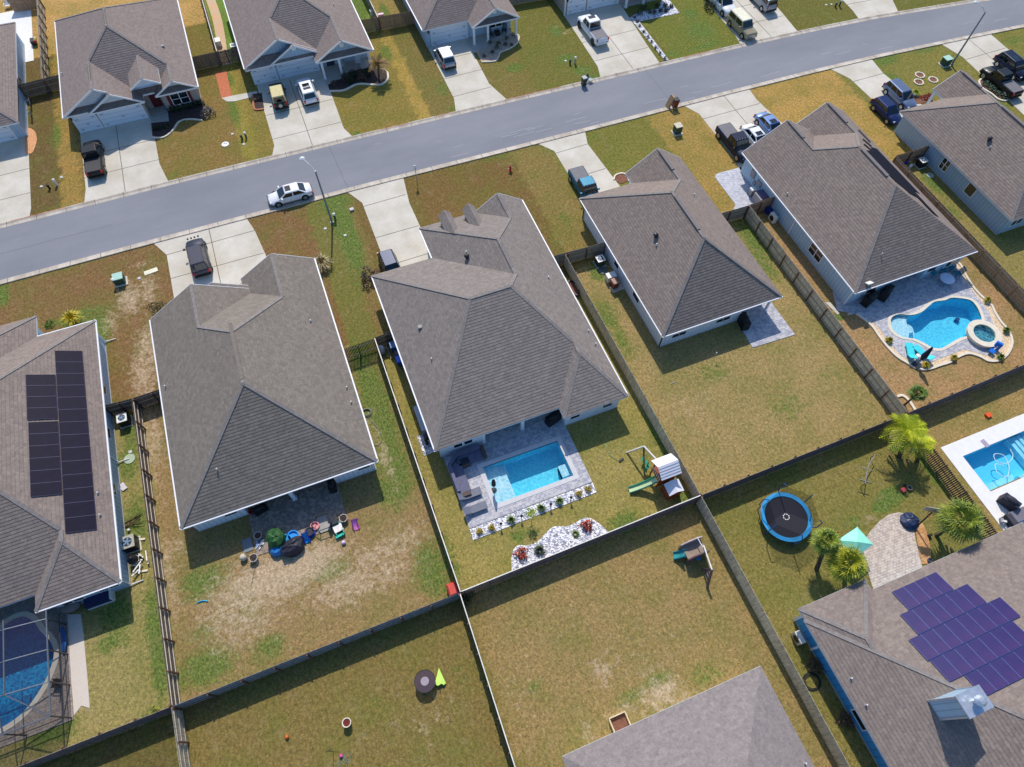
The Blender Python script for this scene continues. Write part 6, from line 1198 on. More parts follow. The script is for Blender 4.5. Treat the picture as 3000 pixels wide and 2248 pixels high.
ac('white topped condenser in the corner by the short dark fence at left', T(31, 985, 345, .9)); ac('large beige topped condenser beside the pile of white scrap', T(31, 1030, 1350, 1.0), 1.05, .95, M('beige_top', C(176,172,158), .6)); ac('white topped condenser by the white sided house and gate fence', T(23, 993, 575, .85), .85, .8, WCAP, M('cond_green', C(44,66,62), .6)); ac('pale topped condenser beside the slate blue house', T(14, 1397, 1298, .85), .8, .8, WCAP, DARK); ac('condenser beside the pale house at the top behind the dark fence', T(11, 1890, 370, .8), .8, .8)
slab('generator', T(23, 1080, 705, .8), 1.0, .7, .8, WCAP, 'white lidded generator beside the white sided house', 'generator', .0); bin_('brown lidded bin beside the white generator', T(23, 1112, 762, .9)[:2], .1, M('bin_brown', C(120,52,34), .5), M('bin_brown_top', C(150,112,96), .4), 1.0, .75); slab('equipment_pad', T(23, 1125, 815), 1.3, .8, .1, CONC, 'grey concrete pad under the brown lidded bin', 'pad', .05)
def minisplit(label, p, rz): 
    t = thing('outdoor_unit', label, 'air conditioner', (p[0], p[1], 0)); m = MB(); m.obox((p[0], p[1], .5), (.4, .95, .9), rz); m.build('casing', M('unit_white', C(222,222,214), .5), t); m = MB(); d = Matrix.Rotation(rz, 3, 'Z') @ Vector((-.21, 0, 0)); m.cyl(Vector((p[0], p[1], .52))+d, Vector((p[0], p[1], .52))+d*1.06, .32, .32, 18); m.build('fan_grille', DARK, t)
minisplit('white heat pump beside the wall of the blue grey house', T(24, 180, 245, .5), .0); minisplit('white outdoor unit beside the blue wall at the lower right', T(44, 382, 612, .5), .0)
slab('blue_tub', T(24, 150, 178, .4), .7, .6, .5, M('blue_plastic', C(24,60,140), .5), 'dark blue tub behind the white heat pump', 'tub'); slab('pool_heater', T(32, 1478, 350, .7), .7, 2.6, .9, M('heater_grey', C(184,192,206), .5), 'long pale grey pool heater along the centre house wall', 'pool heater')
p = T(22, 1150, 1300, .7); t_ = thing('sand_filter', 'round grey pool sand filter by the white topped fence', 'pool filter', (p.x, p.y, 0)); m = MB(); m.lathe((p.x, p.y, 0), [(.3, 0), (.34, .1), (.36, .6), (.28, .85), (.1, .95), (.02, .97)], 18); m.build('tank', M('filter_grey', C(196,200,208), .5), t_, smooth=True); m = MB(); m.cyl((p.x-.3, p.y+.3, .75), (p.x+.1, p.y, .95), .08, .08, 8); m.build('valve', WCAP, t_); m = MB(); m.tube([(p.x, p.y, .4), (p.x+.6, p.y+.2, .3)], .04); m.build('pipe', WCAP, t_)
for x, y, mt, l, h in [(1250,1270,M('steel_blue_lid', C(70,120,176), .4),'steel blue lidded bin against the centre house',1.0), (1283,1328,M('mauve_box', C(112,98,110), .7),'mauve box between two blue bins',.7), (1303,1385,M('bright_blue', C(12,100,220), .4),'bright blue recycling bin against the centre house',1.0)]:
    if h == 1.: bin_(l, T(22, x, y, 1.0)[:2], .0, M('bin_blue_body', C(16,60,150), .5), mt, 1.0, .75)
    else: slab('storage_box', T(22, x, y, .7), .65, .65, .7, mt, l, 'box')
p = T(22, 1215, 1330); m = MB(); m.bar((p.x, p.y-.9, .1), (p.x-.05, p.y+.9, .14), .09, .05); single(m, 'plank', WL_, 'pale plank lying beside the grey sand filter', 'plank', tuple(p))
EQ = T(32, 1530, 545); t_ = thing('pool_pump', 'black and grey pool pumps on the square bed of white rocks', 'pool pump', (EQ.x, EQ.y, 0))
for i, (dx, dy, r, h, mt) in enumerate([(0, .3, .26, .8, DARK), (.2, -.35, .2, .5, M('pump_grey', C(120,130,150), .5)), (-.1, -.1, .16, .4, DARK)]): m = MB(); m.cyl((EQ.x+dx, EQ.y+dy, 0), (EQ.x+dx, EQ.y+dy, h), r, r*.9, 14); m.build('canister', mt, t_)
m = MB(); m.tube([(EQ.x-.1, EQ.y+.5, .3), (EQ.x+.1, EQ.y, .4), (EQ.x+.2, EQ.y-.6, .3)], .05); m.build('pipe', WCAP, t_)
# left side yard
p = T(31, 1005, 1195); t_ = thing('bird_feeder', 'dark box shaped feeder on a post beside the left edge house', 'bird feeder', (p.x-.4, p.y, 0)); m = MB(); m.obox((p.x-.35, p.y+.2, .9), (.5, .5, .5), .2); m.build('box', M('feeder_brown', C(78,66,72), .7), t_); m = MB(); m.bar((p.x-.35, p.y+.2, 0), (p.x-.35, p.y+.2, .7), .2); m.build('post', M('feeder_brown', C(78,66,72), .7), t_)
m = MB(); p = T(31, 1090, 1185); R_ = random.Random(4)
for i in range(9): a = R_.uniform(-.5, .7); m.bar((p.x-.9, p.y+R_.uniform(-.3, .2), .05), (p.x+R_.uniform(.2, .9), p.y+math.sin(a), R_.uniform(.05, .4)), .035)
single(m, 'fallen_branch', TRUNK, 'spread of bare fallen branches in the narrow side lawn', 'branches', tuple(p))
slab('folded_bag', T(31, 1000, 905), .45, .7, .12, M('bag_white', C(212,206,210), .8), 'crumpled pale grey bag on the narrow side lawn', 'bag', .4); m = MB(); p = T(31, 1047, 1257); m.ball((p.x, p.y, .12), .13); single(m, 'ball', WCAP, 'white ball beside the dark feeder post', 'ball', tuple(p))
p = T(31, 1075, 1490, .6); t_ = thing('filter_tank', 'round black filter tank among white scrap at left', 'tank', (p.x, p.y, 0)); m = MB(); m.lathe((p.x, p.y, 0), [(.38, 0), (.4, .5), (.34, .8), (.12, .95), (.1, 1.05)], 18); m.build('tank', DARK, t_, smooth=True); m = MB(); m.lathe((p.x, p.y, .42), [(.41, 0), (.41, .05)], 18); m.build('band', WCAP, t_)
p = T(31, 1150, 1500, .3); R_ = random.Random(9)
for i in range(10):
    m = MB(); a = R_.uniform(0, PI); c_ = (p.x+R_.uniform(-.6, .5), p.y+R_.uniform(-1.0, 1.1), R_.uniform(.12, .5)); d = Vector((math.cos(a), math.sin(a), R_.uniform(-.2, .2)))*R_.uniform(.3, .5); m.bar(Vector(c_)-d, Vector(c_)+d, .09, .07); single(m, 'scrap_piece', WCAP, 'loose white plastic scrap piece in the pile beside the black tank', 'scrap', c_, 'white scrap by the black tank')
for i, (a, b) in enumerate([((1110,1335),(1180,1325)), ((1075,1600),(1200,1580))]): edging(['pale stone row above the white scrap pile', 'pale stone row below the white scrap pile'][i], TL(31, a, b), w=.16, h=.1)
p = T(41, 805, 300, .3); t_ = thing('deck_box', 'navy blue storage box with white end under the left house eaves', 'storage box', (p.x, p.y, 0)); m = MB(); m.obox((p.x, p.y, .38), (1.9, .85, .75), .0); m.build('box', M('navy_box', C(24,36,84), .5), t_); m = MB(); m.obox((p.x+1.0, p.y, .38), (.12, .86, .76)); m.build('end_panel', WCAP, t_); m = MB(); m.obox((p.x, p.y-.44, .12), (1.9, .06, .2)); m.build('plinth', WCAP, t_)
p = T(41, 568, 355, .5); m = MB(); m.ball((p.x, p.y, .45), .62, 14, 1.25, .8, .75); single(m, 'covered_grill', M('grey_cover', C(128,122,120), .9), 'rounded grey covered grill under the left house eaves', 'grill', (p.x, p.y, 0), smooth=True)
p = T(41, 508, 625, .3); m = MB(); m.lathe((p.x, p.y, .25), [(.01, 0), (.3, .03), (.34, .08), (.3, .12), (.01, .13)], 20, .8, 2.9); single(m, 'paddle_board', M('board_blue', C(26,96,170), .4), 'blue oval paddle board beside the white shell strip inside the screen', 'paddle board', (p.x, p.y, 0))
def chair(label, p, rz, mat, group=None, name='patio_chair', s=.55, rock=False):
    t = thing(name, label, 'chair', (0, 0, 0), group); m = MB(); m.obox((0, 0, .42), (s, s, .05)); m.build('seat', mat, t); m = MB()
    for i in range(5): m.obox((-s*.5-.04, (i-2)*s*.21, .80), (.04, s*.15, .72), 0, -.18)
    m.bar((-s*.62, -s*.5, 1.12), (-s*.62, s*.5, 1.12), .06); m.build('backrest', mat, t)
    for a in (-1, 1):
        m = MB(); m.bar((-s*.5, a*s*.52, .62), (s*.45, a*s*.52, .62), .06, .04); m.bar((s*.42, a*s*.52, .62), (s*.42, a*s*.5, .42), .04); m.build('armrest', mat, t)
        for b in (-1, 1): m = MB(); m.bar((b*s*.42, a*s*.44, 0.04), (b*s*.40, a*s*.44, .42), .05); m.build('leg', mat, t)
        if rock: m = MB(); m.tube([(-s*.9, a*s*.44, .12), (-s*.4, a*s*.44, .02), (s*.4, a*s*.44, .02), (s*.8, a*s*.44, .1)], .025, 6); m.build('rocker', mat, t)
    put(t, (p[0], p[1], p[2] if len(p) > 2 else 0), rz); return t
CW = M('chair_white', C(206,214,226), .6); CT = M('chair_teal_dark', C(32,72,92), .6); CTB = M('chair_turquoise', C(20,130,150), .5)
chair('white rocking chair left of its pair on the porch with pale posts', (8.0, 79.9, .05), -PI/2+.3, CW, 'white rocking chairs', 'rocking_chair', .6, True); chair('white rocking chair at the right on the porch with pale posts', (10.2, 79.8, .05), -PI/2-.2, CW, 'white rocking chairs', 'rocking_chair', .6, True)
chair('dark teal rocking chair left of the black porch table', (28.3, 79.2, .05), -PI/2+.3, CT, 'teal rocking chairs', 'rocking_chair', .6, True); chair('dark teal rocking chair right of the black porch table', (30.3, 79.4, .05), -PI/2-.6, CT, 'teal rocking chairs', 'rocking_chair', .6, True); slab('porch_table', (29.3, 79.4), .6, .6, .55, DARK, 'square black table between two teal rocking chairs', 'table')
chair('black chair beside the kidney pool inside the screen', T(41, 480, 985), 2.8, DARK)
# top left clutter
for u, v, l in [(29, 22, 'leftmost white cushioned chair by the top left pool'), (43, 10, 'middle white cushioned chair by the top left pool'), (66, 12, 'right hand white cushioned chair by the top left pool')]: chair(l, G(u, v), -PI/2, M('cushion_white', C(238,240,236), .8), 'white chairs by the top left pool', s=.8)
p = G(76, 20); t_ = thing('parasol', 'folded dark parasol leaning over the white deck at top left', 'parasol', tuple(p)); m = MB(); m.cyl((p.x, p.y, 0), (p.x+.3, p.y-.2, 2.6), .03, .03, 8); m.build('pole', WCAP, t_); m = MB(); m.cyl((p.x+.15, p.y-.1, 1.2), (p.x+.3, p.y-.2, 2.7), .3, .08, 10); m.build('canopy', M('canopy_slate', C(52,56,84), .8), t_)
p = G(103, 130); t_ = thing('childs_cart', 'small cart with red and yellow toys beside the top left wall', 'toy cart', tuple(p)); m = MB(); m.obox((p.x, p.y, .4), (.6, .9, .5)); m.build('cart', DARK, t_)
for i, mt in enumerate([M('toy_red', C(200,36,70), .5), M('toy_yellow', C(220,200,60), .5), WCAP]): m = MB(); m.ball((p.x+.3, p.y-.4+.35*i, .55), .18, 8); m.build('toy', mt, t_)
for k, (x, y) in enumerate([(262, 860), (268, 960)]):
    p = T(11, x, y); t_ = thing('bicycle', ['upper bicycle leaning beside the left edge top wall', 'lower bicycle leaning beside the left edge top wall'][k], 'bicycle', tuple(p), 'bicycles by the top left wall')
    for s_ in (-1, 1):
        m = MB(); N = 18
        pts = [(p.x+.12*math.sin(2*PI*i/N), p.y+s_*.5+.33*math.cos(2*PI*i/N), .34+.32*math.sin(2*PI*i/N)) for i in range(N+1)]; m.tube(pts, .025, 6); m.build('wheel', TYRE, t_)
    m = MB(); m.tube([(p.x, p.y-.5, .34), (p.x, p.y-.1, .75), (p.x, p.y+.35, .8), (p.x, p.y+.5, .34)], .025, 6); m.tube([(p.x, p.y-.1, .75), (p.x, p.y, .35), (p.x, p.y+.35, .8)], .025, 6); m.build('bike_frame', CG, t_); m = MB(); m.bar((p.x-.25, p.y+.35, .95), (p.x+.25, p.y+.35, .95), .03); m.build('handlebar', DARK, t_); m = MB(); m.obox((p.x, p.y-.15, .85), (.12, .25, .06)); m.build('saddle', BLACK, t_)
slab('grill_box', T(11, 1775, 368), .75, .95, .8, WCAP, 'white lidded bin behind the dark fence near the garden walk', 'bin'); slab('white_cooler', T(12, 1085, 130), .6, .6, .8, WCAP, 'white barrel behind the brown fence between two north houses', 'barrel'); slab('pink_mat', T(12, 1150, 130), .8, .4, .3, M('pink_plastic', C(226,190,214), .6), 'pale pink tub right of the white barrel behind the fence', 'tub')
# ================================================================ PATIO AND YARD THINGS
def grill(label, p, rz=0, mat=BLACK, s=1.):
    t = thing('covered_grill', label, 'grill', (0, 0, 0)); m = MB(); m.obox((0, 0, .45*s), (1.3*s, .62*s, .85*s), 0, 0, 0, .96); m.build('cover', mat, t); m = MB(); m.ball((0, 0, .86*s), .42*s, 12, 1.3, .72, .55); m.build('hood', mat, t, smooth=True); m = MB(); m.obox((0, 0, .04), (1.1*s, .5*s, .08)); m.build('base', DARK, t); put(t, (p[0], p[1], .05), rz); return t
grill('black covered grill at the inner corner of the pool house wing', T(33, 612, 345, .6), .3, BLACK, 1.15); grill('large black covered grill at the patio of the white sided house', T(23, 2150, 1085, .5), 1.4, BLACK, 1.2)
grill('black covered grill standing near the blue grey house corner', T(24, 960, 905, .5), .35, BLACK, 1.25); grill('black covered grill right of its pair on the blue shaded patio', T(24, 1090, 855, .5), .55, BLACK, 1.25); grill('black grill beside the sliding door of the brick patio', T(32, 752, 885, .5), 1.5, BLACK, .95); grill('black round grill beside a red bucket on the brick patio', T(31, 2105, 1082, .5), .2, BLACK, .85)
def pot(label, p, r=.3, h=.4, mat=None, soil=None, group=None, cat='plant pot'):
    t = thing('plant_pot', label, cat, (p[0], p[1], 0), group); m = MB(); m.lathe((p[0], p[1], 0), [(r*.7, 0), (r, h), (r*.82, h), (r*.78, h-.08)], 18); m.build('pot', mat or M('pot_stone', C(178,170,160), .9), t); m = MB(); m.cyl((p[0], p[1], h-.1), (p[0], p[1], h-.06), r*.78, r*.78, 16); m.build('soil', soil or MULCH, t); return t
pot('red plastic bucket beside the round grill', T(31, 2040, 1115), .2, .35, M('bucket_red', C(200,40,50), .5), None, cat='bucket')
pot('stone pot on the left end of the brick patio', T(32, 165, 1308), .34, .42); pot('stone pot with bare soil below the brick patio corner', T(32, 130, 1488), .36, .45); pot('round stone pot at the right end of the brick patio', T(32, 853, 1168), .36, .42); p = T(32, 45, 1480); m = MB(); m.ball((p.x, p.y, .28), .3, 12, 1, 1, .95); single(m, 'stone_ball', M('pale_stone', C(206,196,176), .9), 'pale round stone jar beside the bare soil pot', 'jar', (p.x, p.y, 0), smooth=True)
for x, y, x2, y2, l in [(853,1168,812,1095,'thin dark shepherd pole leaning from the right stone pot'), (130,1488,48,1420,'thin dark pole leaning from the lower stone pot')]:
    a, b = T(32, x, y, .3), T(32, x2, y2, 1.2); m = MB(); m.bar(a, (a.x-.25, a.y+.0, 2.1), .035); single(m, 'garden_pole', DARK, l, 'pole', (a.x, a.y, 0))
slab('step_board', T(32, 72, 1375), .75, 1.15, .06, M('board_grey', C(120,130,138), .7), 'flat grey board left of the brick patio', 'board', .04)
def lump(name, label, p, r, sx, sy, h, mat, cat, rz=0, seed=1, n=14):
    R_ = random.Random(seed); m = MB(); vs = []; rings = [(1, 0), (1.02, .35), (.9, .7), (.62, .93), (.2, 1.0)]; c_, s_ = math.cos(rz), math.sin(rz)
    for k, zz in rings:
        for i in range(n):
            a = 2*PI*i/n; rr = r*k*(1+R_.uniform(-.13, .13)); x, y = math.cos(a)*rr*sx, math.sin(a)*rr*sy; vs.append((p[0]+x*c_-y*s_, p[1]+x*s_+y*c_, .04+h*zz*(1+R_.uniform(-.1, .1))))
    fs = [(j*n+i, j*n+(i+1) % n, (j+1)*n+(i+1) % n, (j+1)*n+i) for j in range(4) for i in range(n)]+[tuple(range(4*n, 5*n))]
    m.add(vs, fs); return single(m, name, mat, label, cat, (p[0], p[1], 0))
lump('tarp', 'dark green crumpled tarp over a tall pile on the brick patio', T(32, 300, 1320, .5), .75, .95, 1.2, 1.15, M('tarp_green', C(34,84,36), .7, var=.3), 'tarp', 0, 2); lump('tarp', 'bright blue tarp bundle below the green tarp', T(32, 312, 1412, .3), .6, 1, .8, .6, M('tarp_blue', C(10,120,190), .5, var=.25), 'tarp', .2, 3); lump('covered_toy', 'black covered toy house bundle below the blue pool float', T(32, 428, 1385, .5), .85, 1.25, .85, .85, M('cover_charcoal', C(36,36,52), .6, var=.2), 'covered toy', .25, 5)
p = T(32, 408, 1320, .2); t_ = thing('paddling_pool', 'bright blue shell shaped paddling pool between the tarp and the black bundle', 'paddling pool', (p.x, p.y, 0)); BB = M('paddling_blue', C(20,150,230), .4)
for dx in (-.28, .32): m = MB(); m.lathe((p.x+dx, p.y+dx*.2, .08), [(.46, 0), (.5, .22), (.42, .22), (.38, .06)], 18); m.build('basin', BB, t_)
p = T(32, 180, 1370); R_ = random.Random(12)
for i in range(7): m = MB(); a = R_.uniform(.6, 1.4); c_ = Vector((p.x+R_.uniform(-.3, .3), p.y+R_.uniform(-.35, .35), .1)); d = Vector((math.cos(a), math.sin(a), 0))*.22; m.bar(c_-d, c_+d, .08, .06); single(m, 'toy_brick', M('toy_pale_blue', C(170,200,240), .5) if i % 2 else WCAP, 'pale blue and white toy track piece scattered on the patio corner', 'toy', tuple(c_), 'toy track pieces on the brick patio')
def slide(label, a, b, w, mat, side=None, h0=.9, legs=True, rim=None):
    a, b = Vector(a), Vector(b); t = thing('toy_slide', label, 'slide', (b.x, b.y, 0)); u = (b-a); u.z = 0; u.normalize(); s = Vector((-u.y, u.x, 0))*w/2; pts = []
    for i in range(7): q_ = i/6; pts.append(a.lerp(b, q_)+Vector((0, 0, -0.18*math.sin(PI*q_)*min(1, a.z))))
    m = MB()
    for p_, q_ in zip(pts[:-1], pts[1:]): m.add([p_-s, p_+s, q_+s, q_-s, p_-s-Vector((0,0,.04)), p_+s-Vector((0,0,.04)), q_+s-Vector((0,0,.04)), q_-s-Vector((0,0,.04))], [(0,1,2,3),(7,6,5,4)])
    m.build('chute', mat, t)
    for sg in (-1, 1):
        m = MB(); 
        for p_, q_ in zip(pts[:-1], pts[1:]): m.bar(p_+s*sg+Vector((0, 0, .06)), q_+s*sg+Vector((0, 0, .06)), .05, .16)
        m.build('side_rim', rim or mat, t)
    if legs:
        for sg in (-1, 1): m = MB(); m.bar(a+s*sg, Vector((a.x, a.y, 0))+s*sg-u*.25, .07); m.build('leg', rim or mat, t)
    return t
slide('blue toddler slide among the patio toys', T(32, 525, 1275, .75), T(32, 562, 1355, .08), .42, M('slide_blue', C(20,140,200), .4), rim=M('slide_navy', C(30,60,200), .4)); slide('pink toddler slide with purple rim right of the patio', T(32, 928, 1165, .6), T(32, 955, 1250, .06), .42, M('slide_pink', C(226,130,190), .4), rim=M('slide_purple', C(180,80,190), .4))
p = T(32, 805, 1245, .4); t_ = thing('play_table', 'white topped turquoise toddler table beside the pink slide', 'play table', (p.x, p.y, 0)); m = MB(); m.obox((p.x, p.y+.06, .46), (.75, .62, .05), .15); m.build('table_top', M('cream_plastic', C(238,232,224), .5), t_); TQ = M('turquoise_plastic', C(40,200,170), .4)
for s_ in (-1, 1): m = MB(); m.obox((p.x, p.y+s_*.5, .26), (.78, .22, .05), .15); m.build('bench', TQ, t_)
for s_ in (-1, 1): m = MB(); m.obox((p.x+s_*.3, p.y, .22), (.06, .9, .42), .15); m.build('leg', TQ, t_)
p = T(32, 765, 1175, .6); t_ = thing('pushchair', 'charcoal pushchair standing behind the toddler table', 'pushchair', (p.x, p.y, 0)); CH = M('fabric_charcoal', C(52,56,66), .8); m = MB(); m.obox((p.x, p.y, .5), (.62, .7, .3), .1); m.build('seat', CH, t_); m = MB(); m.obox((p.x-.3, p.y+.1, .85), (.1, .7, .5), .1, -.4); m.build('hood', CH, t_)
for dx, dy in ((-.35, -.3), (.35, -.3), (-.35, .3), (.35, .3)): m = MB(); m.cyl((p.x+dx-.03, p.y+dy, .14), (p.x+dx+.03, p.y+dy, .14), .14, .14, 12); m.build('wheel', BLACK, t_)
p = T(32, 690, 1200, .1); t_ = thing('playpen', 'folding mesh playpen with dark posts on a pale mat', 'playpen', (p.x, p.y, 0)); hexp = [(p.x+math.cos(PI/3*i)*.95, p.y+math.sin(PI/3*i)*.8) for i in range(6)]
m = MB(); m.prism(hexp, .05, .09); m.build('mat', M('mat_grey', C(168,164,160), .9), t_)
for i in range(6): m = MB(); a, b = hexp[i], hexp[(i+1) % 6]; m.bar((*a, 0.05), (*a, .68), .05); m.bar((*a, .66), (*b, .66), .05); m.build('rail', CH, t_)
p = T(32, 575, 1270, .2); t_ = thing('activity_walker', 'tangled blue and black baby walker left of the playpen', 'baby walker', (p.x, p.y, 0)); m = MB(); m.lathe((p.x, p.y, .3), [(.36, 0), (.4, .06), (.34, .1), (.26, .04)], 16); m.build('tray', CH, t_); m = MB(); m.lathe((p.x, p.y, .08), [(.42, 0), (.45, .05), (.38, .06)], 16); m.build('base_ring', M('slide_navy', C(30,60,200), .4), t_)
p = T(32, 612, 1215, .3); m = MB(); m.lathe((p.x, p.y, .05), [(.34, 0), (.38, .2), (.3, .2), (.28, .05)], 16); single(m, 'baby_bath', M('bath_pink', C(226,150,150), .6), 'pink and white baby bath leaning behind the walker', 'baby bath', (p.x, p.y, 0))
p = T(32, 850, 1358); m = MB(); m.ball((p.x, p.y, .16), .17); single(m, 'ball', M('ball_lilac', C(224,206,236), .4), 'white and lilac ball below the toddler table', 'ball', (p.x, p.y, 0), smooth=True)
m = MB(); m.tube([(*q_, .06) for q_ in smooth_line(TL(41, (1600,328),(1640,312),(1685,315)), 3)], .05, 8); single(m, 'pool_noodle', M('noodle_cyan', C(30,170,210), .5), 'short blue pool noodle in the sandy back lawn', 'pool noodle', tuple(T(41, 1645, 318)))
def coil(label, p, r, mat): 
    m = MB()
    for k in range(4): rr = r*(1-.08*k); N = 20; m.tube([(p[0]+math.cos(2*PI*i/N)*rr, p[1]+math.sin(2*PI*i/N)*rr*.9, .05+.03*k) for i in range(N+1)], .025, 6)
    return single(m, 'garden_hose', mat, label, 'garden hose', (p[0], p[1], 0))
HG = M('hose_grey', C(104,110,96), .6); coil('grey coiled garden hose beside the brown grey house', T(32, 1035, 305), .5, HG); coil('dark coiled garden hose between the fence and the blue wall', T(44, 490, 965), .7, M('hose_dark', C(40,46,40), .6))
m = MB(); m.tube([(*q_, .04) for q_ in smooth_line(TL(32, (1050,340),(1085,390),(1140,450),(1155,530),(1120,570),(1085,560)), 3)], .022, 6); single(m, 'garden_hose', HG, 'loose grey hose trailing over the sand beside the brown grey house', 'garden hose', tuple(T(32, 1140, 450)))
m = MB(); m.tube([(*q_, .04) for q_ in smooth_line(TL(33, (1040,555),(1050,610),(1080,660),(1130,690)), 3)], .022, 6); single(m, 'garden_hose', M('hose_green', C(120,170,120), .6), 'pale green hose curving toward a sprinkler in the pool yard', 'garden hose', tuple(T(33, 1050, 600)))
slab('sprinkler', T(33, 1160, 687), .5, .16, .12, DARK, 'small black lawn sprinkler at the end of the green hose', 'sprinkler', .3)
p = T(42, 1735, 225, .4); t_ = thing('play_house', 'red lidded storage box in the fence corner of the sandy yard', 'storage box', (p.x, p.y, 0)); RD = M('red_plastic', C(206,72,60), .5); m = MB(); m.obox((p.x, p.y, .35), (.8, 1.05, .65), .0); m.build('box', RD, t_); m = MB(); m.obox((p.x, p.y, .74), (.85, 1.1, .18), 0, 0, 0, .7); m.build('lid', RD, t_)
# pool patio furniture
SG_ = M('sofa_grey_blue', C(104,104,128), .85); WK = M('wicker_brown', C(96,82,76), .85, var=.2, sc=12); t_ = thing('corner_sofa', 'large grey corner sofa under the eaves of the pool patio', 'sofa', (3.8, 22.4, .05))
for a, nm in [((4.1, 6.3, 22.0, 22.95, .1, .45), 'seat'), ((3.35, 4.3, 19.6, 22.2, .1, .45), 'seat')]: m = MB(); m.box(*a); m.build(nm, SG_, t_)
for a in [(4.0, 6.3, 22.9, 23.2, .1, .85), (3.12, 3.4, 19.7, 22.3, .1, .85)]: m = MB(); m.box(*a); m.build('backrest', SG_, t_)
m = MB(); m.bar((3.25, 22.3, .45), (4.1, 23.05, .45), .25, .7); m.build('corner_back', SG_, t_)
for a in [(6.32, 6.65, 22.0, 23.2, .05, .55), (3.2, 4.2, 19.2, 19.55, .05, .55)]: m = MB(); m.box(*a); m.build('side_table', WK, t_)
p = T(32, 1830, 705, .3); m = MB(); m.obox((p.x, p.y, .25), (.85, .85, .4), .05, 0, 0, .94); single(m, 'ottoman', WK, 'square brown wicker ottoman in front of the corner sofa', 'ottoman', (p.x, p.y, 0))
LGY = M('lounger_grey', C(108,112,128), .6); 
def lounger(label, p, rz, mat, group, frame=DARK, L_=1.95, w=.68):
    t = thing('sun_lounger', label, 'sun lounger', (0, 0, 0), group); m = MB(); m.box(-.35, L_/2+.1, -w/2, w/2, .28, .34); m.build('seat', mat, t); m = MB(); m.bar((-.35, 0, .32), (-L_/2-.0, 0, .72), w, .05); m.build('backrest', mat, t)
    for x in (-.3, .75):
        for y in (-w/2+.05, w/2-.05): m = MB(); m.bar((x, y, 0), (x, y, .28), .05); m.build('leg', frame, t)
    put(t, (p[0], p[1], .05), rz); return t
lounger('upper grey sun lounger on the pool deck edge', T(32, 1865, 965, .3), .0, LGY, 'grey loungers by the rectangular pool'); lounger('lower grey sun lounger on the pool deck edge', T(32, 1910, 1080, .3), .0, LGY, 'grey loungers by the rectangular pool')
p = T(33, 130, 930, -.35); t_ = thing('parasol', 'folded black parasol standing on the sun shelf of the rectangular pool', 'parasol', (p.x, p.y, -.35)); m = MB(); m.cyl(p, (p.x, p.y, 2.3), .035, .03, 8); m.build('pole', WCAP, t_); m = MB(); m.lathe((p.x, p.y, .8), [(.06, 0), (.2, .15), (.19, .6), (.12, 1.2), (.02, 1.5)], 10); m.build('canopy', M('canopy_black', C(26,26,34), .8), t_); m = MB(); m.cyl(p, (p.x, p.y, -.28), .26, .24, 14); m.build('base', DARK, t_)
for rc, x, y, l in [(33,187,1222,'leftmost black lantern post in the white rock strip'), (33,352,1160,'second black lantern post in the white rock strip'), (33,587,1065,'third black lantern post in the white rock strip'), (33,750,1012,'rightmost black lantern post in the white rock strip')]:
    p = T(rc, x, y); t_ = thing('garden_lantern', l, 'lantern', tuple(p), 'lantern posts in the rock strip'); m = MB(); m.cyl(p, (p.x, p.y, .55), .03, .03, 6); m.build('post', BLACK, t_); m = MB(); m.lathe((p.x, p.y, .5), [(.07, 0), (.11, .2), (.13, .22), (.02, .32)], 8); m.build('lantern', BLACK, t_)
# trampoline
c_ = T(34, 287, 1145, .85); t_ = thing('trampoline', 'round trampoline with blue rim and black safety net', 'trampoline', (c_.x, c_.y, 0)); Rt = 2.12
m = MB(); m.lathe((c_.x, c_.y, .8), [(Rt, 0), (Rt+.02, .07), (Rt-.33, .07), (Rt-.33, .02)], 40, caps=False); m.build('rim_pad', M('pad_blue', C(40,150,210), .5), t_); m = MB(); m.lathe((c_.x, c_.y, .80), [(Rt-.32, 0), (Rt-.32, .015)], 40); m.build('jumping_mat', M('mat_black', C(24,24,40), .7), t_); m = MB()
for k in range(8): a = 2*PI*k/8; m.obox((c_.x+math.cos(a)*.24, c_.y+math.sin(a)*.24, .825), (.07, .12, .01), a)
m.build('mat_logo', WCAP, t_)
tops = []
for k in range(6):
    a = 2*PI*k/6+.25; bx, by = c_.x+math.cos(a)*(Rt+.05), c_.y+math.sin(a)*(Rt+.05); ex, ey = c_.x+math.cos(a)*(Rt+.28), c_.y+math.sin(a)*(Rt+.28); m = MB(); m.tube([(bx, by, 0), (bx, by, .75), (ex, ey, 1.15), (ex, ey, 2.3), (c_.x+math.cos(a)*(Rt-.05), c_.y+math.sin(a)*(Rt-.05), 2.6)], .04, 8); m.build('net_pole', M('pole_blue', C(40,70,130), .4), t_); tops.append((c_.x+math.cos(a)*(Rt-.05), c_.y+math.sin(a)*(Rt-.05)))
q = NT('safety_net'); q.t.nodes.remove(q.b); a_ = q.n('ShaderNodeBsdfTransparent'); d_ = q.n('ShaderNodeBsdfDiffuse'); d_.inputs[0].default_value = (.03, .03, .04, 1); mx = q.n('ShaderNodeMixShader'); mx.inputs[0].default_value = .38
q.l(a_.outputs[0], mx.inputs[1]); q.l(d_.outputs[0], mx.inputs[2]); q.l(mx.outputs[0], q.o.inputs['Surface']); m = MB()
for k in range(6): a, b = tops[k], tops[(k+1) % 6]; m.add([(*a, .88), (*b, .88), (*b, 2.55), (*a, 2.55)], [(0, 1, 2, 3)])
m.build('safety_net', q.m, t_)
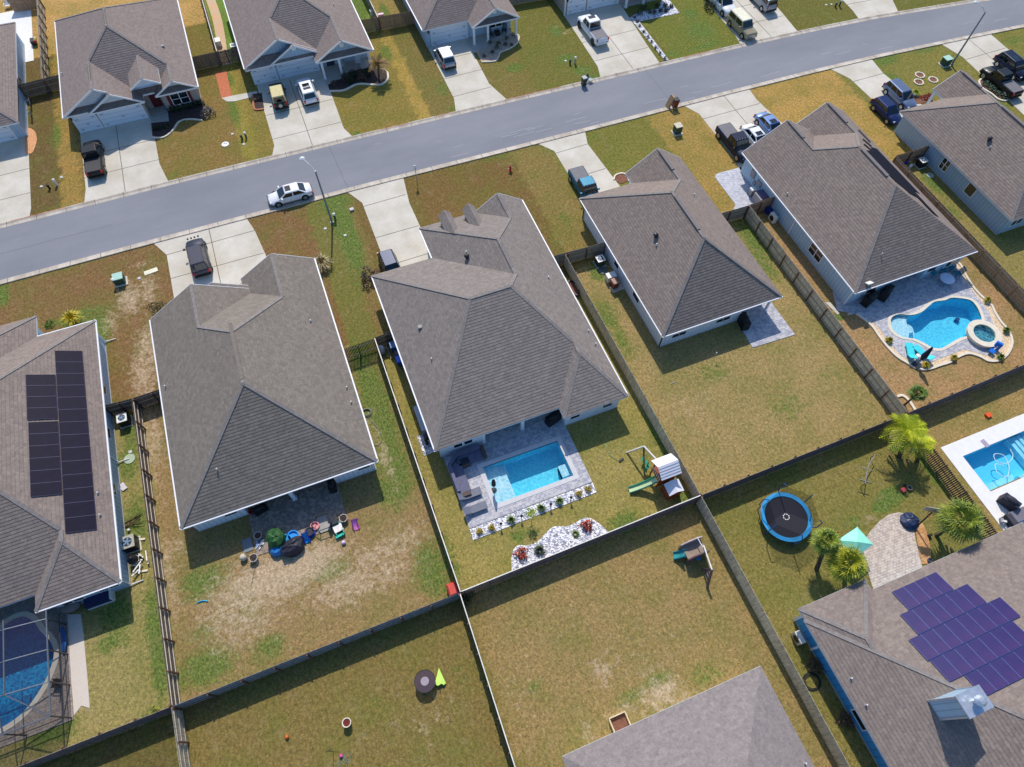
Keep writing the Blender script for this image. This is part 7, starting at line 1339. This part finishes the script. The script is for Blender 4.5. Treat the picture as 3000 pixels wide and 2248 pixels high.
# play sets
def swing(t, a, mat, h=2.1, L_=.45):
    pass
WD_ = M('play_wood', C(176,158,132), .8, var=.2); OR = M('play_orange_brown', C(150,74,44), .7, var=.15); GN = M('play_green', C(16,150,110), .5); 
p0 = T(33, 1480, 830, 0); cx, cy = p0.x, p0.y; t_ = thing('play_tower', 'wooden play tower with white plank roof, green slide and swing beam', 'play set', (cx, cy, 0))
for dx in (-.75, .75):
    for dy in (-.6, .6): m = MB(); m.bar((cx+dx, cy+dy, 0), (cx+dx, cy+dy, 2.6), .1); m.build('post', OR, t_)
m = MB(); m.box(cx-.85, cx+.85, cy-.7, cy+.7, 1.3, 1.36); m.build('deck', OR, t_)
for i in range(6): m = MB(); m.box(cx-.82, cx-.79, cy-.6+.22*i, cy-.5+.22*i, 1.36, 2.0); m.build('railing_slat', M('slat_pale', C(216,200,176), .8), t_)
m = MB(); m.box(cx-.8, cx+.8, cy-.68, cy-.64, .3, 1.2); m.build('lower_wall', OR, t_)
PW = M('plank_white', C(232,230,238), .7, var=.05, sc=6)
m = MB(); f = [Vector((cx-.95, cy+1.0, 2.45)), Vector((cx+.95, cy+1.0, 2.45)), Vector((cx+.95, cy+.05, 3.15)), Vector((cx-.95, cy+.05, 3.15))]; m.add(f+[v-Vector((0, 0, .05)) for v in f], [(0,1,2,3),(7,6,5,4),(0,4,5,1),(1,5,6,2),(2,6,7,3),(3,7,4,0)]); m.build('roof_panel', PW, t_)
for i in range(5): y0_ = cy+.05-i*.2; z0_ = 3.15-i*.145; m = MB(); f = [Vector((cx-.95, y0_, z0_)), Vector((cx+.95, y0_, z0_)), Vector((cx+.95, y0_-.19, z0_-.10)), Vector((cx-.95, y0_-.19, z0_-.10))]; m.add(f+[v-Vector((0, 0, .04)) for v in f], [(0,1,2,3),(7,6,5,4),(0,4,5,1),(1,5,6,2),(2,6,7,3),(3,7,4,0)]); m.build('roof_plank', PW, t_)
for sx_ in (-1, 1): m = MB(); f = [Vector((cx+.15, cy-1.0, 1.75)), Vector((cx+.15, cy-2.1, 1.65)), Vector((cx+.15+sx_*.7, cy-2.1, 1.30)), Vector((cx+.15+sx_*.7, cy-1.0, 1.4))]; m.add(f+[v-Vector((0, 0, .04)) for v in f], [(0,1,2,3),(7,6,5,4),(0,4,5,1),(1,5,6,2),(2,6,7,3),(3,7,4,0)]); m.build('lower_roof', PW, t_)
m = MB(); m.box(cx-.5, cx+.8, cy-2.0, cy-.9, 0, .9); m.build('play_bench', OR, t_)
a, b = Vector((cx-.9, cy-.35, 1.35)), Vector((*T(33, 1222, 935)[:2], .12)); u = (b-a); u.z = 0; u.normalize(); s = Vector((-u.y, u.x, 0))*.26; pts = [a.lerp(b, i/6)-Vector((0, 0, .22*math.sin(PI*i/6))) for i in range(7)]; m = MB()
for p_, q_ in zip(pts[:-1], pts[1:]): m.add([p_-s, p_+s, q_+s, q_-s], [(0, 1, 2, 3)])
m.build('slide_chute', M('slide_lime', C(206,226,170), .4), t_)
for sg, mt in ((-1, GN), (1, M('slide_edge_green', C(20,120,120), .4))):
    m = MB()
    for p_, q_ in zip(pts[:-1], pts[1:]): m.bar(p_+s*sg+Vector((0, 0, .06)), q_+s*sg+Vector((0, 0, .06)), .06, .2)
    m.build('slide_rim', mt, t_)
e1 = Vector((*T(33, 1345, 575, 2.3)[:2], 2.3)); e0 = Vector((cx-.4, cy+.9, 2.3)); m = MB(); m.bar(e0, e1, .12); m.build('swing_beam', M('beam_white', C(216,214,208), .7), t_)
fl = T(33, 1205, 625); m = MB(); m.bar(e1, fl, .12); m.build('leg', M('beam_white', C(216,214,208), .7), t_); fr_ = Vector((2*e1.x-fl.x, 2*e1.y-fl.y, 0)); m = MB(); m.bar(e1, (e1.x+.5, e1.y+.1, 0), .12); m.build('leg', TRUNK, t_)
for q_ in (.3, .55): c0 = e0.lerp(e1, 1-q_); m = MB(); m.obox((c0.x-.15, c0.y, .55), (.4, .2, .05), 1.0); sw = m.build('swing_seat', GN, t_); m = MB(); m.bar((c0.x, c0.y+.15, 2.25), (c0.x-.15, c0.y+.15, .55), .02); m.bar((c0.x, c0.y-.15, 2.25), (c0.x-.15, c0.y-.15, .55), .02); m.build('chain', GN, sw)
m = MB(); m.obox((cx-.9, cy+1.1, .8), (.5, .3, .12), .5); m.bar((cx-1.1, cy+1.0, .2), (cx-.75, cy+1.3, 1.3), .1); m.build('glider', GN, t_)
# plastic play set
p0 = T(33, 1740, 1440, 0); cx, cy = p0.x, p0.y; t_ = thing('plastic_play_set', 'brown plastic play set with teal slide and a single swing beam', 'play set', (cx, cy, 0)); BR_ = M('plastic_brown', C(104,80,84), .6); PK = M('plastic_taupe', C(196,176,176), .6)
for dy, nm in ((.7, 'side_wall'), (-.55, 'side_wall')):
    m = MB(); m.add([(cx-1.0, cy+dy, .1), (cx+.9, cy+dy, .1), (cx+.95, cy+dy, 1.25), (cx+.4, cy+dy, 1.55), (cx-.4, cy+dy, 1.5), (cx-1.0, cy+dy, 1.2)]+[(cx-1.0, cy+dy+.1, .1), (cx+.9, cy+dy+.1, .1), (cx+.95, cy+dy+.1, 1.25), (cx+.4, cy+dy+.1, 1.55), (cx-.4, cy+dy+.1, 1.5), (cx-1.0, cy+dy+.1, 1.2)], [(0,1,2,3,4,5),(11,10,9,8,7,6)]+[(i, 6+i, 6+(i+1) % 6, (i+1) % 6) for i in range(6)]); m.build(nm, PK if dy > 0 else BR_, t_)
m = MB(); m.box(cx-.9, cx+.85, cy-.45, cy+.7, .75, .85); m.build('platform', M('plastic_tan', C(150,132,118), .7), t_); m = MB(); m.box(cx+.4, cx+.46, cy-.5, cy+.8, 1.45, 1.55); m.build('cross_bar', M('beam_white', C(216,214,208), .7), t_)
a, b = Vector((cx-.95, cy+.1, .95)), Vector((*T(33, 1580, 1465)[:2], .1)); u = (b-a); u.z = 0; u.normalize(); s = Vector((-u.y, u.x, 0))*.28; pts = [a.lerp(b, i/5)-Vector((0, 0, .15*math.sin(PI*i/5))) for i in range(6)]; m = MB()
for p_, q_ in zip(pts[:-1], pts[1:]): m.add([p_-s, p_+s, q_+s, q_-s], [(0, 1, 2, 3)])
m.build('slide_chute', M('slide_teal', C(60,160,160), .4), t_)
for sg in (-1, 1):
    m = MB()
    for p_, q_ in zip(pts[:-1], pts[1:]): m.bar(p_+s*sg+Vector((0, 0, .06)), q_+s*sg+Vector((0, 0, .06)), .06, .2)
    m.build('slide_rim', M('slide_teal_dark', C(16,120,140), .4), t_)
e1 = T(43, 1895, 60, 1.95); e0 = Vector((cx+.5, cy+.0, 1.7)); m = MB(); m.bar(e0, e1, .1); m.build('swing_beam', M('beam_white', C(216,214,208), .7), t_)
for dy_ in (-.9, .55): m = MB(); m.bar(e1, (e1.x-.35*(dy_ < 0), e1.y+dy_, 0), .2, .08); m.build('leg', BR_, t_)
for z_, d_ in ((.5, .6), (1.1, .32)): m = MB(); m.bar((e1.x-.2, e1.y-d_, z_), (e1.x, e1.y+d_*.6, z_), .12, .06); m.build('leg_brace', BR_, t_)
c0 = e0.lerp(e1, .3); m = MB(); m.obox((c0.x-.3, c0.y, .45), (.35, .3, .12), .4); sw = m.build('swing_seat', M('seat_blue', C(24,130,200), .5), t_); m = MB(); m.bar(c0, (c0.x-.3, c0.y, .5), .02); m.build('rope', DARK, sw)
# lower yards
p = T(42, 1505, 962, .72); t_ = thing('glass_table', 'round smoked glass garden table beside the folded lime parasol', 'table', (p.x, p.y, 0))
q = NT('smoked_glass'); q.t.nodes.remove(q.b); a_ = q.n('ShaderNodeBsdfTransparent'); a_.inputs[0].default_value = (.55, .42, .38, 1); d_ = q.n('ShaderNodeBsdfPrincipled'); d_.inputs['Base Color'].default_value = (.16, .12, .14, 1); d_.inputs['Roughness'].default_value = .1; mx = q.n('ShaderNodeMixShader'); mx.inputs[0].default_value = .5; q.l(a_.outputs[0], mx.inputs[1]); q.l(d_.outputs[0], mx.inputs[2]); q.l(mx.outputs[0], q.o.inputs['Surface'])
m = MB(); m.lathe((p.x, p.y, .70), [(.78, 0), (.78, .015)], 32); m.build('table_top', q.m, t_); m = MB(); m.lathe((p.x, p.y, .718), [(.31, 0), (.31, .02)], 24); m.build('turntable', M('disc_grey', C(160,148,156), .5), t_); m = MB(); m.lathe((p.x, p.y, .69), [(.8, 0), (.8, .04), (.765, .04), (.765, 0)], 32, caps=False); m.build('rim', DARK, t_)
for k in range(4): a = PI/4+PI/2*k; m = MB(); m.bar((p.x+math.cos(a)*.62, p.y+math.sin(a)*.62, 0), (p.x+math.cos(a)*.5, p.y+math.sin(a)*.5, .7), .04); m.build('leg', DARK, t_)
a_, b_ = T(42, 1620, 856), T(42, 1628, 1000); t_ = thing('parasol', 'folded lime green parasol lying on the grass right of the glass table', 'parasol', tuple(b_)); u_ = (a_-b_).normalized(); s_ = Vector((-u_.y, u_.x, 0)); n = 10; m = MB()
ring = [b_+s_*math.cos(2*PI*k/n)*(.46 if k % 2 else .38)+Vector((0, 0, .17+math.sin(2*PI*k/n)*.16))+u_*(.12 if k % 2 else 0) for k in range(n)]; m.add(ring+[a_+Vector((0, 0, .12))], [(k, (k+1) % n, n) for k in range(n)]+[tuple(range(n))]); m.build('canopy', M('lime_fabric', C(196,236,110), .8), t_); m = MB(); m.bar(b_-u_*.45+Vector((0, 0, .08)), b_+Vector((0, 0, .12)), .05); m.build('pole', DARK, t_)
pot('large white rimmed planter with dark red soil in the lower yard', T(42, 885, 1300), .33, .6, M('white_planter', C(232,222,204), .7), M('red_soil', C(110,40,30), .9)); p = T(42, 392, 1415); m = MB(); m.ball((p.x, p.y, .13), .14); single(m, 'ball', M('ball_orange', C(220,100,30), .5), 'orange ball in the lower yard left of the planter', 'ball', (p.x, p.y, 0), smooth=True); p = T(42, 830, 1567); m = MB(); m.ball((p.x, p.y, .13), .14); single(m, 'ball', M('ball_pink', C(220,70,150), .5), 'pink and white ball beside the wire plant stand', 'ball', (p.x, p.y, 0), smooth=True)
p = T(42, 880, 1600); t_ = thing('wire_plant_stand', 'thin wire plant stand with sparse blue green leaves at the bottom', 'plant stand', tuple(p)); m = MB(); m.bar(p, (p.x, p.y, 1.2), .03); m.build('pole', DARK, t_); m = MB(); R_ = random.Random(8)
for i in range(40): c_ = Vector((p.x+R_.gauss(0, .3), p.y+R_.gauss(0, .2), 1.15+R_.gauss(0, .1))); a = Vector((R_.gauss(0, 1), R_.gauss(0, 1), 0)).normalized()*.11; m.bar(c_-a, c_+a, .02, .015)
m.build('leaves', M('wire_teal', C(110,130,120), .7), t_)
p = T(42, 765, 1530); m = MB(); m.bar(p, (p.x, p.y, 1.9), .035); m.bar((p.x, p.y, 1.9), (p.x+.25, p.y, 1.85), .03); single(m, 'hook_pole', DARK, 'dark shepherd hook pole left of the wire plant stand', 'hook pole', tuple(p))
p = T(43, 1150, 1300, .3); t_ = thing('sandbox', 'open wooden box with a cream rim at the edge of the grey roof', 'wooden box', (p.x, p.y, 0)); CR_ = M('cream_board', C(220,206,166), .8)
for a in [(-.65, .65, .5, .58), (-.65, .65, -.58, -.5), (-.68, -.6, -.5, .5), (.6, .68, -.5, .5)]: m = MB(); m.box(p.x+a[0], p.x+a[1], p.y+a[2], p.y+a[3], 0, .5); m.build('side_board', CR_, t_)
m = MB(); m.box(p.x-.6, p.x+.6, p.y-.5, p.y+.5, 0, .2); m.build('soil', BRMULCH, t_)
# yard with the canopy
ct = T(34, 865, 1345, 2.3); t_ = thing('pop_up_canopy', 'mint green pop up canopy beside the pale paver circle', 'canopy', (ct.x, ct.y, 0)); CG_ = M('canopy_mint', C(150,236,208), .5, var=.14, sc=1.6); hw = 1.5; rz = .55
cr = [T(34, 700, 1335, 1.9), T(34, 845, 1480, 1.9), T(34, 988, 1368, 1.9), T(34, 862, 1228, 1.9)]; pk = T(34, 862, 1348, 2.55); m = MB(); m.add(cr+[pk]+[v-Vector((0, 0, .28)) for v in cr], [(0,1,4),(1,2,4),(2,3,4),(3,0,4),(5,6,1,0),(6,7,2,1),(7,8,3,2),(8,5,0,3)]); m.build('canopy_cloth', CG_, t_)
for v in cr: m = MB(); m.bar((v.x, v.y, 0), v, .05); m.build('leg', WCAP, t_)
bp = T(34, 1290, 1175, .3); t_ = thing('basketball_hoop', 'portable basketball hoop with dark blue tarp over its base', 'basketball hoop', (bp.x, bp.y, 0)); lump('tarp', 'dark blue crumpled tarp over the basketball hoop base', bp, .75, 1.0, .95, .55, M('tarp_navy', C(28,46,84), .5, var=.35), 'tarp', .4, 11)
hp = T(34, 1330, 1230); m = MB(); m.bar((hp.x, hp.y, .3), (hp.x+.5, hp.y+.5, 3.0), .1); m.build('pole', DARK, t_); bc = Vector((hp.x+.15, hp.y+.55, 2.9)); m = MB(); m.obox(bc, (1.1, .05, .75), -.6); m.build('backboard', M('board_translucent', C(176,168,150), .3), t_); m = MB(); rc_ = bc+Matrix.Rotation(-.6, 3, 'Z') @ Vector((0, -.35, -.2)); m.tube([(rc_.x+math.cos(2*PI*i/16)*.24, rc_.y+math.sin(2*PI*i/16)*.24, rc_.z) for i in range(17)], .02, 6); m.build('rim', M('rim_orange', C(230,110,90), .5), t_)
p = T(34, 945, 790); t_ = thing('ladder_frame', 'thin zigzag metal garden frame lying over the shaded lawn', 'metal frame', tuple(p)); z_ = .9
for a, b in [((1005,640),(945,740)), ((945,740),(925,875)), ((890,742),(985,772)), ((875,840),(965,868)), ((925,875),(930,880))]:
    A, B_ = T(34, *a, z_), T(34, *b, z_); m = MB(); m.bar(A, B_, .06); m.build('bar', M('frame_galv', C(140,144,140), .5), t_)
A = T(34, 925, 875, z_); m = MB(); m.bar(A, (A.x, A.y, 0), .05); m.build('post', DARK, t_); A = T(34, 1005, 640, z_); m = MB(); m.bar(A, (A.x, A.y, 0), .05); m.build('post', DARK, t_)
slab('toy_box', T(34, 1226, 932), .38, .34, .25, M('toy_coral', C(226,90,90), .5), 'coral red box in the green weeds below the palm shadow', 'box', .2); pot('round grey fire bowl right of the coral red box', T(34, 1275, 917), .22, .25, M('bowl_grey', C(150,146,140), .6), DARK, cat='fire bowl'); p = T(34, 1243, 893); m = MB(); m.cyl((p.x, p.y, 0), (p.x, p.y, .12), .12, .12, 10); single(m, 'small_pot', DARK, 'tiny dark pot above the grey fire bowl', 'pot', tuple(p)); pot('terracotta pot at the upper corner of the mint canopy', T(34, 690, 1290), .22, .25, M('terracotta', C(176,104,66), .8))
slab('garden_light', T(34, 1440, 1300), .3, .2, .3, DARK, 'small dark garden light at the edge of the orange paver band', 'garden light'); pot('small pot beside the lower end of the orange paver band', T(34, 1435, 1500), .16, .3, M('pot_blue', C(90,100,140), .6)); slab('orange_crate', T(34, 1915, 327), .5, .42, .22, M('orange_plastic', C(238,90,30), .5), 'bright orange toy crate on the brown lawn above the white deck', 'toy crate', .1)
# freeform pool yard
p = T(24, 1592, 735, .72); t_ = thing('patio_table', 'round white topped patio table beside the turquoise chairs', 'table', (p.x, p.y, 0)); m = MB(); m.lathe((p.x, p.y, .68), [(.72, 0), (.74, .04)], 28); m.build('table_top', M('table_white', C(214,222,240), .4), t_)
for k in range(4): a = PI/4+PI/2*k; m = MB(); m.bar((p.x+math.cos(a)*.6, p.y+math.sin(a)*.6, .05), (p.x+math.cos(a)*.45, p.y+math.sin(a)*.45, .7), .05); m.build('leg', CTB, t_)
for x, y, r_, l in [(1470,690,.2,'turquoise patio chair furthest left by the round table'), (1555,665,-.8,'turquoise patio chair behind the round table'), (1620,645,-1.4,'turquoise patio chair near the porch corner'), (1672,695,2.9,'turquoise patio chair right of the round table')]: chair(l, T(24, x, y, .4)[:2]+(.05,), r_, CTB, 'turquoise patio chairs', s=.62)
AQ = M('aqua_lounger', C(60,214,226), .5); lounger('aqua sun lounger at the left beside the folded black parasol', T(24, 1292, 1335, .3), 1.05, AQ, 'aqua loungers', AQ); lounger('aqua slatted sun lounger behind the folded black parasol', T(24, 1392, 1345, .3), 1.75, AQ, 'aqua loungers', AQ)
b_ = T(24, 1335, 1440); t_ = thing('parasol', 'tilted folded black parasol by the aqua loungers', 'parasol', tuple(b_)); tp_ = T(24, 1450, 1292, 2.4); m = MB(); m.bar(b_, (b_.x+.25, b_.y+.2, 2.6), .05); m.build('pole', DARK, t_); m = MB(); a0, a1 = Vector((b_.x+.12, b_.y+.1, .9)), Vector((b_.x+.27, b_.y+.22, 2.7)); m.cyl(a0, a0.lerp(a1, .3), .12, .3, 9); m.cyl(a0.lerp(a1, .3), a1, .3, .1, 9); m.build('canopy', M('canopy_navy', C(22,28,56), .8), t_); m = MB(); m.obox((b_.x, b_.y, .12), (.75, .75, .22), .3); m.build('base', M('base_dark', C(44,50,66), .6), t_)
p = T(24, 1362, 1365, .3); lump('towel_pile', 'white heap of towels between the two aqua loungers', p, .28, 1, 1.2, .35, WCAP, 'towels', 0, 6, 9)
p = T(24, 1965, 1312, .3); t_ = thing('pool_lift', 'blue and white pool chair lift beside the raised spa', 'pool lift', (p.x, p.y, 0)); BL = M('lift_blue', C(10,110,210), .4); m = MB(); m.obox((p.x-.3, p.y-.1, .35), (.5, .5, .12), .3); m.build('seat', BL, t_); m = MB(); m.obox((p.x+.45, p.y+.15, .5), (.35, .6, .8), .5, .3); m.build('backrest', BL, t_); m = MB(); m.bar((p.x-.1, p.y, .1), (p.x+.35, p.y+.05, .6), .12); m.build('arm', WCAP, t_)
p = T(24, 1665, 1075, -1.3); m = MB(); m.obox((p.x, p.y, -1.2), (.5, .4, .25), .4, 0, 0, .8); single(m, 'pool_cleaner', M('cleaner_blue', C(30,70,130), .5), 'dark blue robot cleaner on the floor of the freeform pool', 'pool cleaner', (p.x, p.y, -1.3))
p = T(24, 962, 770, 3.2); m = MB(); m.obox((p.x, p.y, 3.15), (.62, .5, .1), 0, 0, -.5); m.bar((p.x, p.y-.1, 2.7), (p.x, p.y, 3.1), .05); single(m, 'roof_antenna', WCAP, 'small white panel on the eaves of the blue grey house', 'antenna', (p.x, p.y, 2.7))
GB = M('shed_grey', C(150,150,158), .6); p = T(14, 95, 1592, .8); t_ = thing('shed', 'low grey storage shed with mauve lid behind the short wooden gate fence', 'storage shed', (p.x, p.y, 0)); m = MB(); m.obox((p.x, p.y, .55), (1.5, 1.3, 1.1)); m.build('box', GB, t_); m = MB(); m.obox((p.x+.1, p.y, 1.16), (1.3, 1.35, .12)); m.build('lid', M('lid_mauve', C(92,84,120), .5), t_); bin_('pale grey bin beside the low storage shed', T(14, 15, 1535, .9)[:2], 0, GB, WCAP, .95, .55)
for i, (y_, z_, a, b) in enumerate([(43.0, 1.5, .7, .9), (41.6, 1.3, .8, .6), (42.3, .8, .4, .5)]): m = MB(); m.box(46.22, 46.35, y_-a/2, y_+a/2, z_-b/2, z_+b/2); m.build('meter_box', GB, h5)
for x, y, z in [(1255,1310,.3)]: slab('blue_bag', T(14, 1262, 1308, .2), .7, .35, .3, M('bag_blue', C(30,70,200), .5), 'bright blue bag beside the slate blue house gate', 'bag', .4); slab('white_bag', T(14, 1297, 1342, .2), .6, .3, .25, WCAP, 'white bag below the blue bag near the pale topped condenser', 'bag', .5)
p = T(23, 775, 815, .2); t_ = thing('oval_planter', 'dark oval trough of brown soil between the centre house and the fence', 'planter', (p.x, p.y, 0)); m = MB(); m.lathe((p.x, p.y, 0), [(.52, 0), (.56, .35), (.48, .35), (.46, .2)], 20, .8, 1.9); m.build('trough', DARK, t_); m = MB(); m.lathe((p.x, p.y, .2), [(.47, 0), (.47, .03)], 20, .8, 1.9); m.build('soil', BRMULCH, t_)
p = T(23, 1912, 1380); m = MB(); m.bar(p, (p.x, p.y, .9), .03); m.ball((p.x, p.y, .95), .07, 8); m.ball((p.x+.1, p.y+.05, .75), .05, 8); single(m, 'garden_stake', M('stake_white', C(226,230,226), .5), 'thin garden stake with white bulbs in the lawn shadow', 'garden stake', tuple(p))
for i, (x, y, l) in enumerate([(1580,1582,'small pale stick in the small patio yard lawn'), ]): slab('stick', T(23, x, y), .55, .07, .05, WL_, l, 'stick', .1)
# white deck clutter at the right edge
grill('black covered barbecue on the white deck at the right edge', T(34, 2088, 1030, .5), -1.2, M('cover_black_soft', C(44,44,60), .7), 1.1); p = T(34, 2150, 1140, .4); t_ = thing('outdoor_sofa', 'grey two tone outdoor sofa at the right edge', 'sofa', (p.x, p.y, .05)); m = MB(); m.obox((p.x+.2, p.y, .3), (1.7, .95, .5), -.0); m.build('seat', M('sofa_mid_grey', C(120,118,128), .8), t_); m = MB(); m.obox((p.x-.8, p.y-.1, .4), (.5, 1.0, .7), 0); m.build('backrest', M('sofa_dark_grey', C(62,60,72), .8), t_)
R_ = random.Random(21)
for (x, y, n_, l) in [(2065,1205,6,'small heap of bright toys at the corner of the white deck'), (2135,1370,12,'jumble of white and dark items below the white deck')]:
    for i in range(n_): c_ = T(34, x, y); q_ = (c_.x+R_.uniform(-.5, .6), c_.y+R_.uniform(-.6, .6)*(1.6 if n_ > 8 else 1)); m = MB(); m.obox((*q_, .2+R_.uniform(0, .3)), (R_.uniform(.15, .45), R_.uniform(.1, .4), R_.uniform(.1, .35)), R_.uniform(0, 3)); single(m, 'clutter_item', [WCAP, WCAP, M('toy_blue', C(40,110,220), .5), DARK, M('bag_grey', C(150,154,166), .7)][i % 5], l, 'clutter', (*q_, 0), 'clutter '+('on the white deck corner' if n_ < 8 else 'below the white deck'))
m = MB(); hp_ = smooth_line([(50.9, 5.9), (50.6, 5.2), (49.6, 4.9), (48.9, 5.4), (49.2, 6.0), (49.9, 5.6), (49.6, 4.6), (48.8, 3.9), (48.2, 4.4), (48.6, 5.2), (49.2, 4.8)], 4); m.tube([(a, b, -.1) for a, b in hp_], .035, 6); single(m, 'pool_hose', WCAP, 'white looping hose floating in the angular pool', 'pool hose', (50, 5.5, -.1))
slab('skimmer_box', T(34, 1892, 552), .45, .75, .07, M('skimmer_mauve', C(170,158,176), .6), 'mauve grey skimmer lid at the edge of the angular pool', 'skimmer lid', .1)
p = T(34, 2155, 1250, .3); slab('daybed', p, 1.6, .8, .45, M('daybed_grey', C(140,146,160), .6), 'pale grey bench below the outdoor sofa at the right edge', 'bench', 0)
